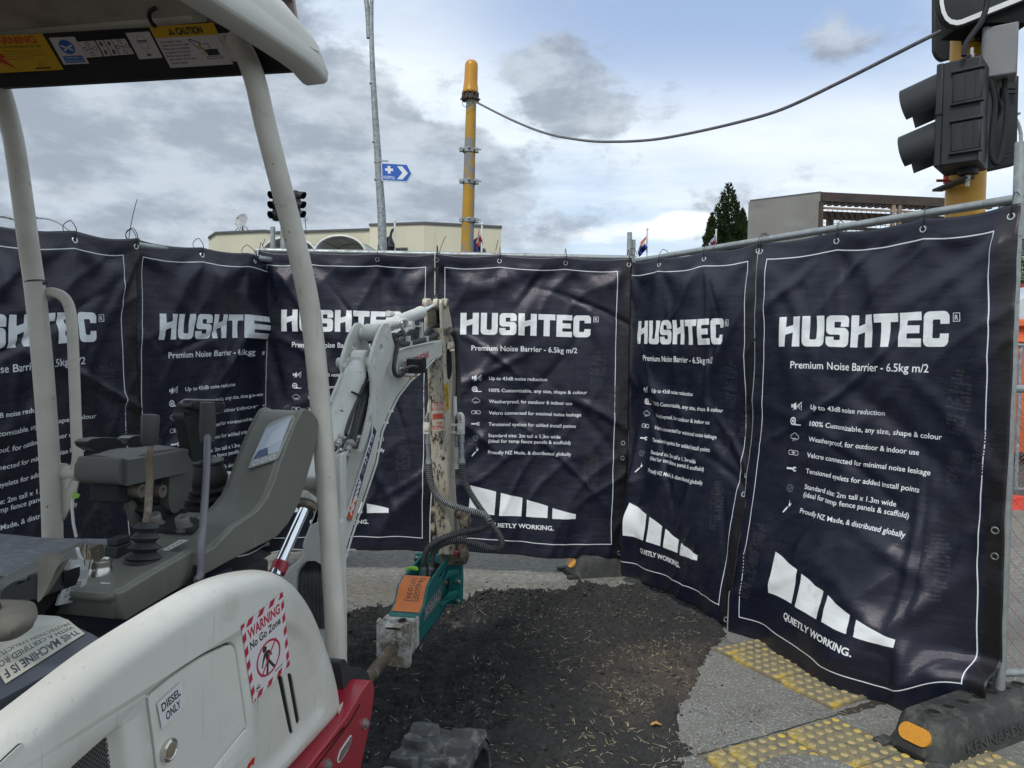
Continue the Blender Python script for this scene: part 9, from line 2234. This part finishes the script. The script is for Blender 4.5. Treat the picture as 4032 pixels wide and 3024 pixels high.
mb = MB(); mb.lathe([(0.0145, 0), (0.0145, 0.0036)], tcn_, (UP - HH * 0.25).normalized(), 20); obj('port_hole', mb, m_dark, rp_)
# underside closing plate so the breaker is a solid body
mb = MB(); und = onR([(757, 1165), (960, 900), (1075, 730), (1100, 640)]); 
for p in und: mb.v += [p, p - nR * wB]
for k in range(3): mb.f.append([2 * k, 2 * k + 1, 2 * k + 3, 2 * k + 2]); mb.m.append(0)
o = obj('under_skin', mb, m_teal, BR); s_ = o.modifiers.new('s', 'SOLIDIFY'); s_.thickness = 0.01
core_a = MS((SRt + SLt) / 2, tfr + 0.03, at_t(*ZF(440, 1205), tfr).z); core_b = MS((SRb + SLb) / 2, tP - 0.01, at_t(*ZF(960, 420), tP).z)
mb = MB(); mb.cyl(core_a, core_b, 0.052, 24); obj('power_cell', mb, m_dark, BR)
ca = at_t(*ZF(440, 1205), tfr - 0.0); cb = at_t(*ZF(165, 1560), tfr - 0.30); dirc = (cb - ca).normalized()
# the chisel runs on along the breaker's own axis
mb = MB(); mb.lathe([(0.0235, 0), (0.0235, 0.05), (0.0225, 0.06), (0.0225, 0.28), (0.019, 0.36), (0.004, 0.46)], ca - dirc * 0.02, dirc, 26); obj('chisel', mb, m_chisel, BR, smooth=30)
# gussets between side plate and mounting plate
for pts in ([(1055, 385), (1060, 350), (1110, 290), (1160, 278), (1225, 280), (1230, 300), (1210, 325), (1120, 352), (1075, 384)], [(995, 700), (1000, 665), (1060, 610), (1110, 545), (1200, 522), (1228, 520), (1232, 545), (1190, 600), (1100, 640), (1020, 700)]):
    P3 = []
    for x, y in pts:
        f = min(max((x - 1050) / 180.0, 0), 1); P3.append(at_t(*ZF(x, y), tP - 0.012 - 0.10 * (1 - f) ** 1.2 - (0.05 if pts[0][0] < 1000 else 0) * (1 - f)))
    mb = MB(); mb.prism(P3, UP * -0.008); obj('gusset', mb, m_teal, BR, smooth=0)
mb = MB(); mb.lathe([(0.0135, 0), (0.0135, 0.012), (0.009, 0.014)], onR([(1052, 432)])[0], nR, 6); obj('side_bolt', mb, m_worn, BR)
mb = MB(); mb.prism([at_t(*ZF(x, y), tP - 0.001) for x, y in ((1080, 390), (1108, 380), (1112, 500), (1085, 525))], -HH * 0.002); obj('side_hole', mb, m_dark, BR)
mb = MB(); mb.prism([at_t(*ZF(x, y), tP - 0.001) for x, y in ((840, 230), (880, 195), (960, 195), (1030, 215), (1060, 240), (1000, 340), (860, 330))], -HH * 0.002); obj('port_recess', mb, m_dark, BR)
P = Print(0.30, 0.06, 2000, (0.32, 0.33, 0.32)); P.rect(0.004, 0.004, 0.292, 0.052, (0.05, 0.055, 0.055))
for k, c_ in enumerate('SOCOMEC'): P.rect(0.016 + k * 0.040, 0.010, 0.032, 0.038, (0.36, 0.37, 0.36)); P.text('NDEMAO'[k % 6] if False else 'SDEMAG'[k % 6], 0.032 + k * 0.040, 0.044, (0.04, 0.05, 0.05), cap=0.028, bold=0.04, align='c')
pass
P = Print(0.30, 0.06, 2000, (0.32, 0.33, 0.32)); P.rect(0.004, 0.004, 0.292, 0.052, (0.05, 0.055, 0.055)); P.text('SDEMAO', 0.15, 0.049, (0.36, 0.37, 0.36), width=0.27, cap=0.038, bold=0.03, align='c')
decal('sticker', onR([(815, 735), (1018, 462), (1012, 625), (808, 888)], 0.0), print_mat('breaker_maker_plate', P, wear_sheen=((0.02, 0.10, 0.10), 20, 0.58, 0.66)), BR, lift=0.0015)['label'] = 'grey and black maker plate'
# lime tag on the left
tg_ = [at_t(*ZF(x, y), tP - 0.20) for x, y in ((585, 290), (610, 262), (660, 248), (715, 258), (738, 285), (735, 300), (690, 290), (640, 300), (615, 335), (600, 325))]
mb = MB(); mb.prism(tg_, HH * 0.02); obj('lime_tag', mb, pm('lime_green_tag', (0.22, 0.50, 0.04), rough=0.5), BR, bevel=0.002)
mb = MB(); mb.prism([at_t(*ZF(x, y), tP - 0.22) for x, y in ((590, 295), (612, 335), (580, 400), (530, 515), (517, 505), (522, 440), (560, 350))], HH * 0.003); obj('paper_tag', mb, m_white_paint, BR, smooth=0)
# hose ends and looping sprung hoses
tN = tP - 0.10
for (x0, x1) in ((812, 815), (898, 900)):
    a, b = at_t(*ZF(x1, 325), tN), at_t(*ZF(x0, 205), tN); ax = b - a
    mb = MB(); mb.lathe([(0.012, -0.01), (0.012, 0.012), (0.0145, 0.014), (0.0145, ax.length * .55), (0.0130, ax.length * .57), (0.0130, ax.length)], a, ax, 8); obj('hydraulic_fitting', mb, m_galv2, BR, smooth=30)
def loop(pts, t_a, t_m, t_b, r, nm='sprung_hose'):
    n = len(pts); P3 = []
    for i, (x, y) in enumerate(pts):
        f = i / (n - 1); t = t_a + (t_m - t_a) * min(f * 2, 1) if f <= 0.5 else t_m + (t_b - t_m) * (f - 0.5) * 2
        P3.append(at_t(*ZE(x, y), t))
    return ribbed(None, r, nm, EX, (m_rubber, m_spring), step=0.0030, amp=0.22, pts3=P3)
loop([(1447, 312), (1446, 380), (1452, 450), (1478, 540), (1520, 610), (1580, 665), (1660, 708), (1760, 742), (1860, 768), (1950, 790), (2005, 825), (2028, 870), (2005, 915), (1940, 942), (1860, 955), (1770, 972), (1680, 998), (1590, 1030), (1510, 1072), (1450, 1120), (1415, 1180), (1400, 1250), (1398, 1300)], tL - 0.03, tP - 0.20, tN, 0.0125)
loop([(1768, 310), (1770, 350), (1780, 420), (1800, 500), (1840, 580), (1890, 660), (1950, 750), (2010, 830), (2060, 900), (2110, 970), (2145, 1035), (2148, 1090), (2110, 1122), (2040, 1125), (1960, 1100), (1870, 1072), (1780, 1055), (1690, 1058), (1600, 1078), (1530, 1118), (1490, 1170), (1476, 1240), (1474, 1300)], tR - 0.03, tP - 0.12, tN, 0.0125)
# thin white cable low behind the boom
mb = MB(); mb.tube(catmull([at_t(*Z3(x, y), tF + 0.3) for x, y in ((1690, 280), (1780, 262), (1880, 262), (1990, 285), (2150, 262), (2211, 262))], 4, False), 0.003, 6); obj('white_cable', mb, m_white_paint, EX)
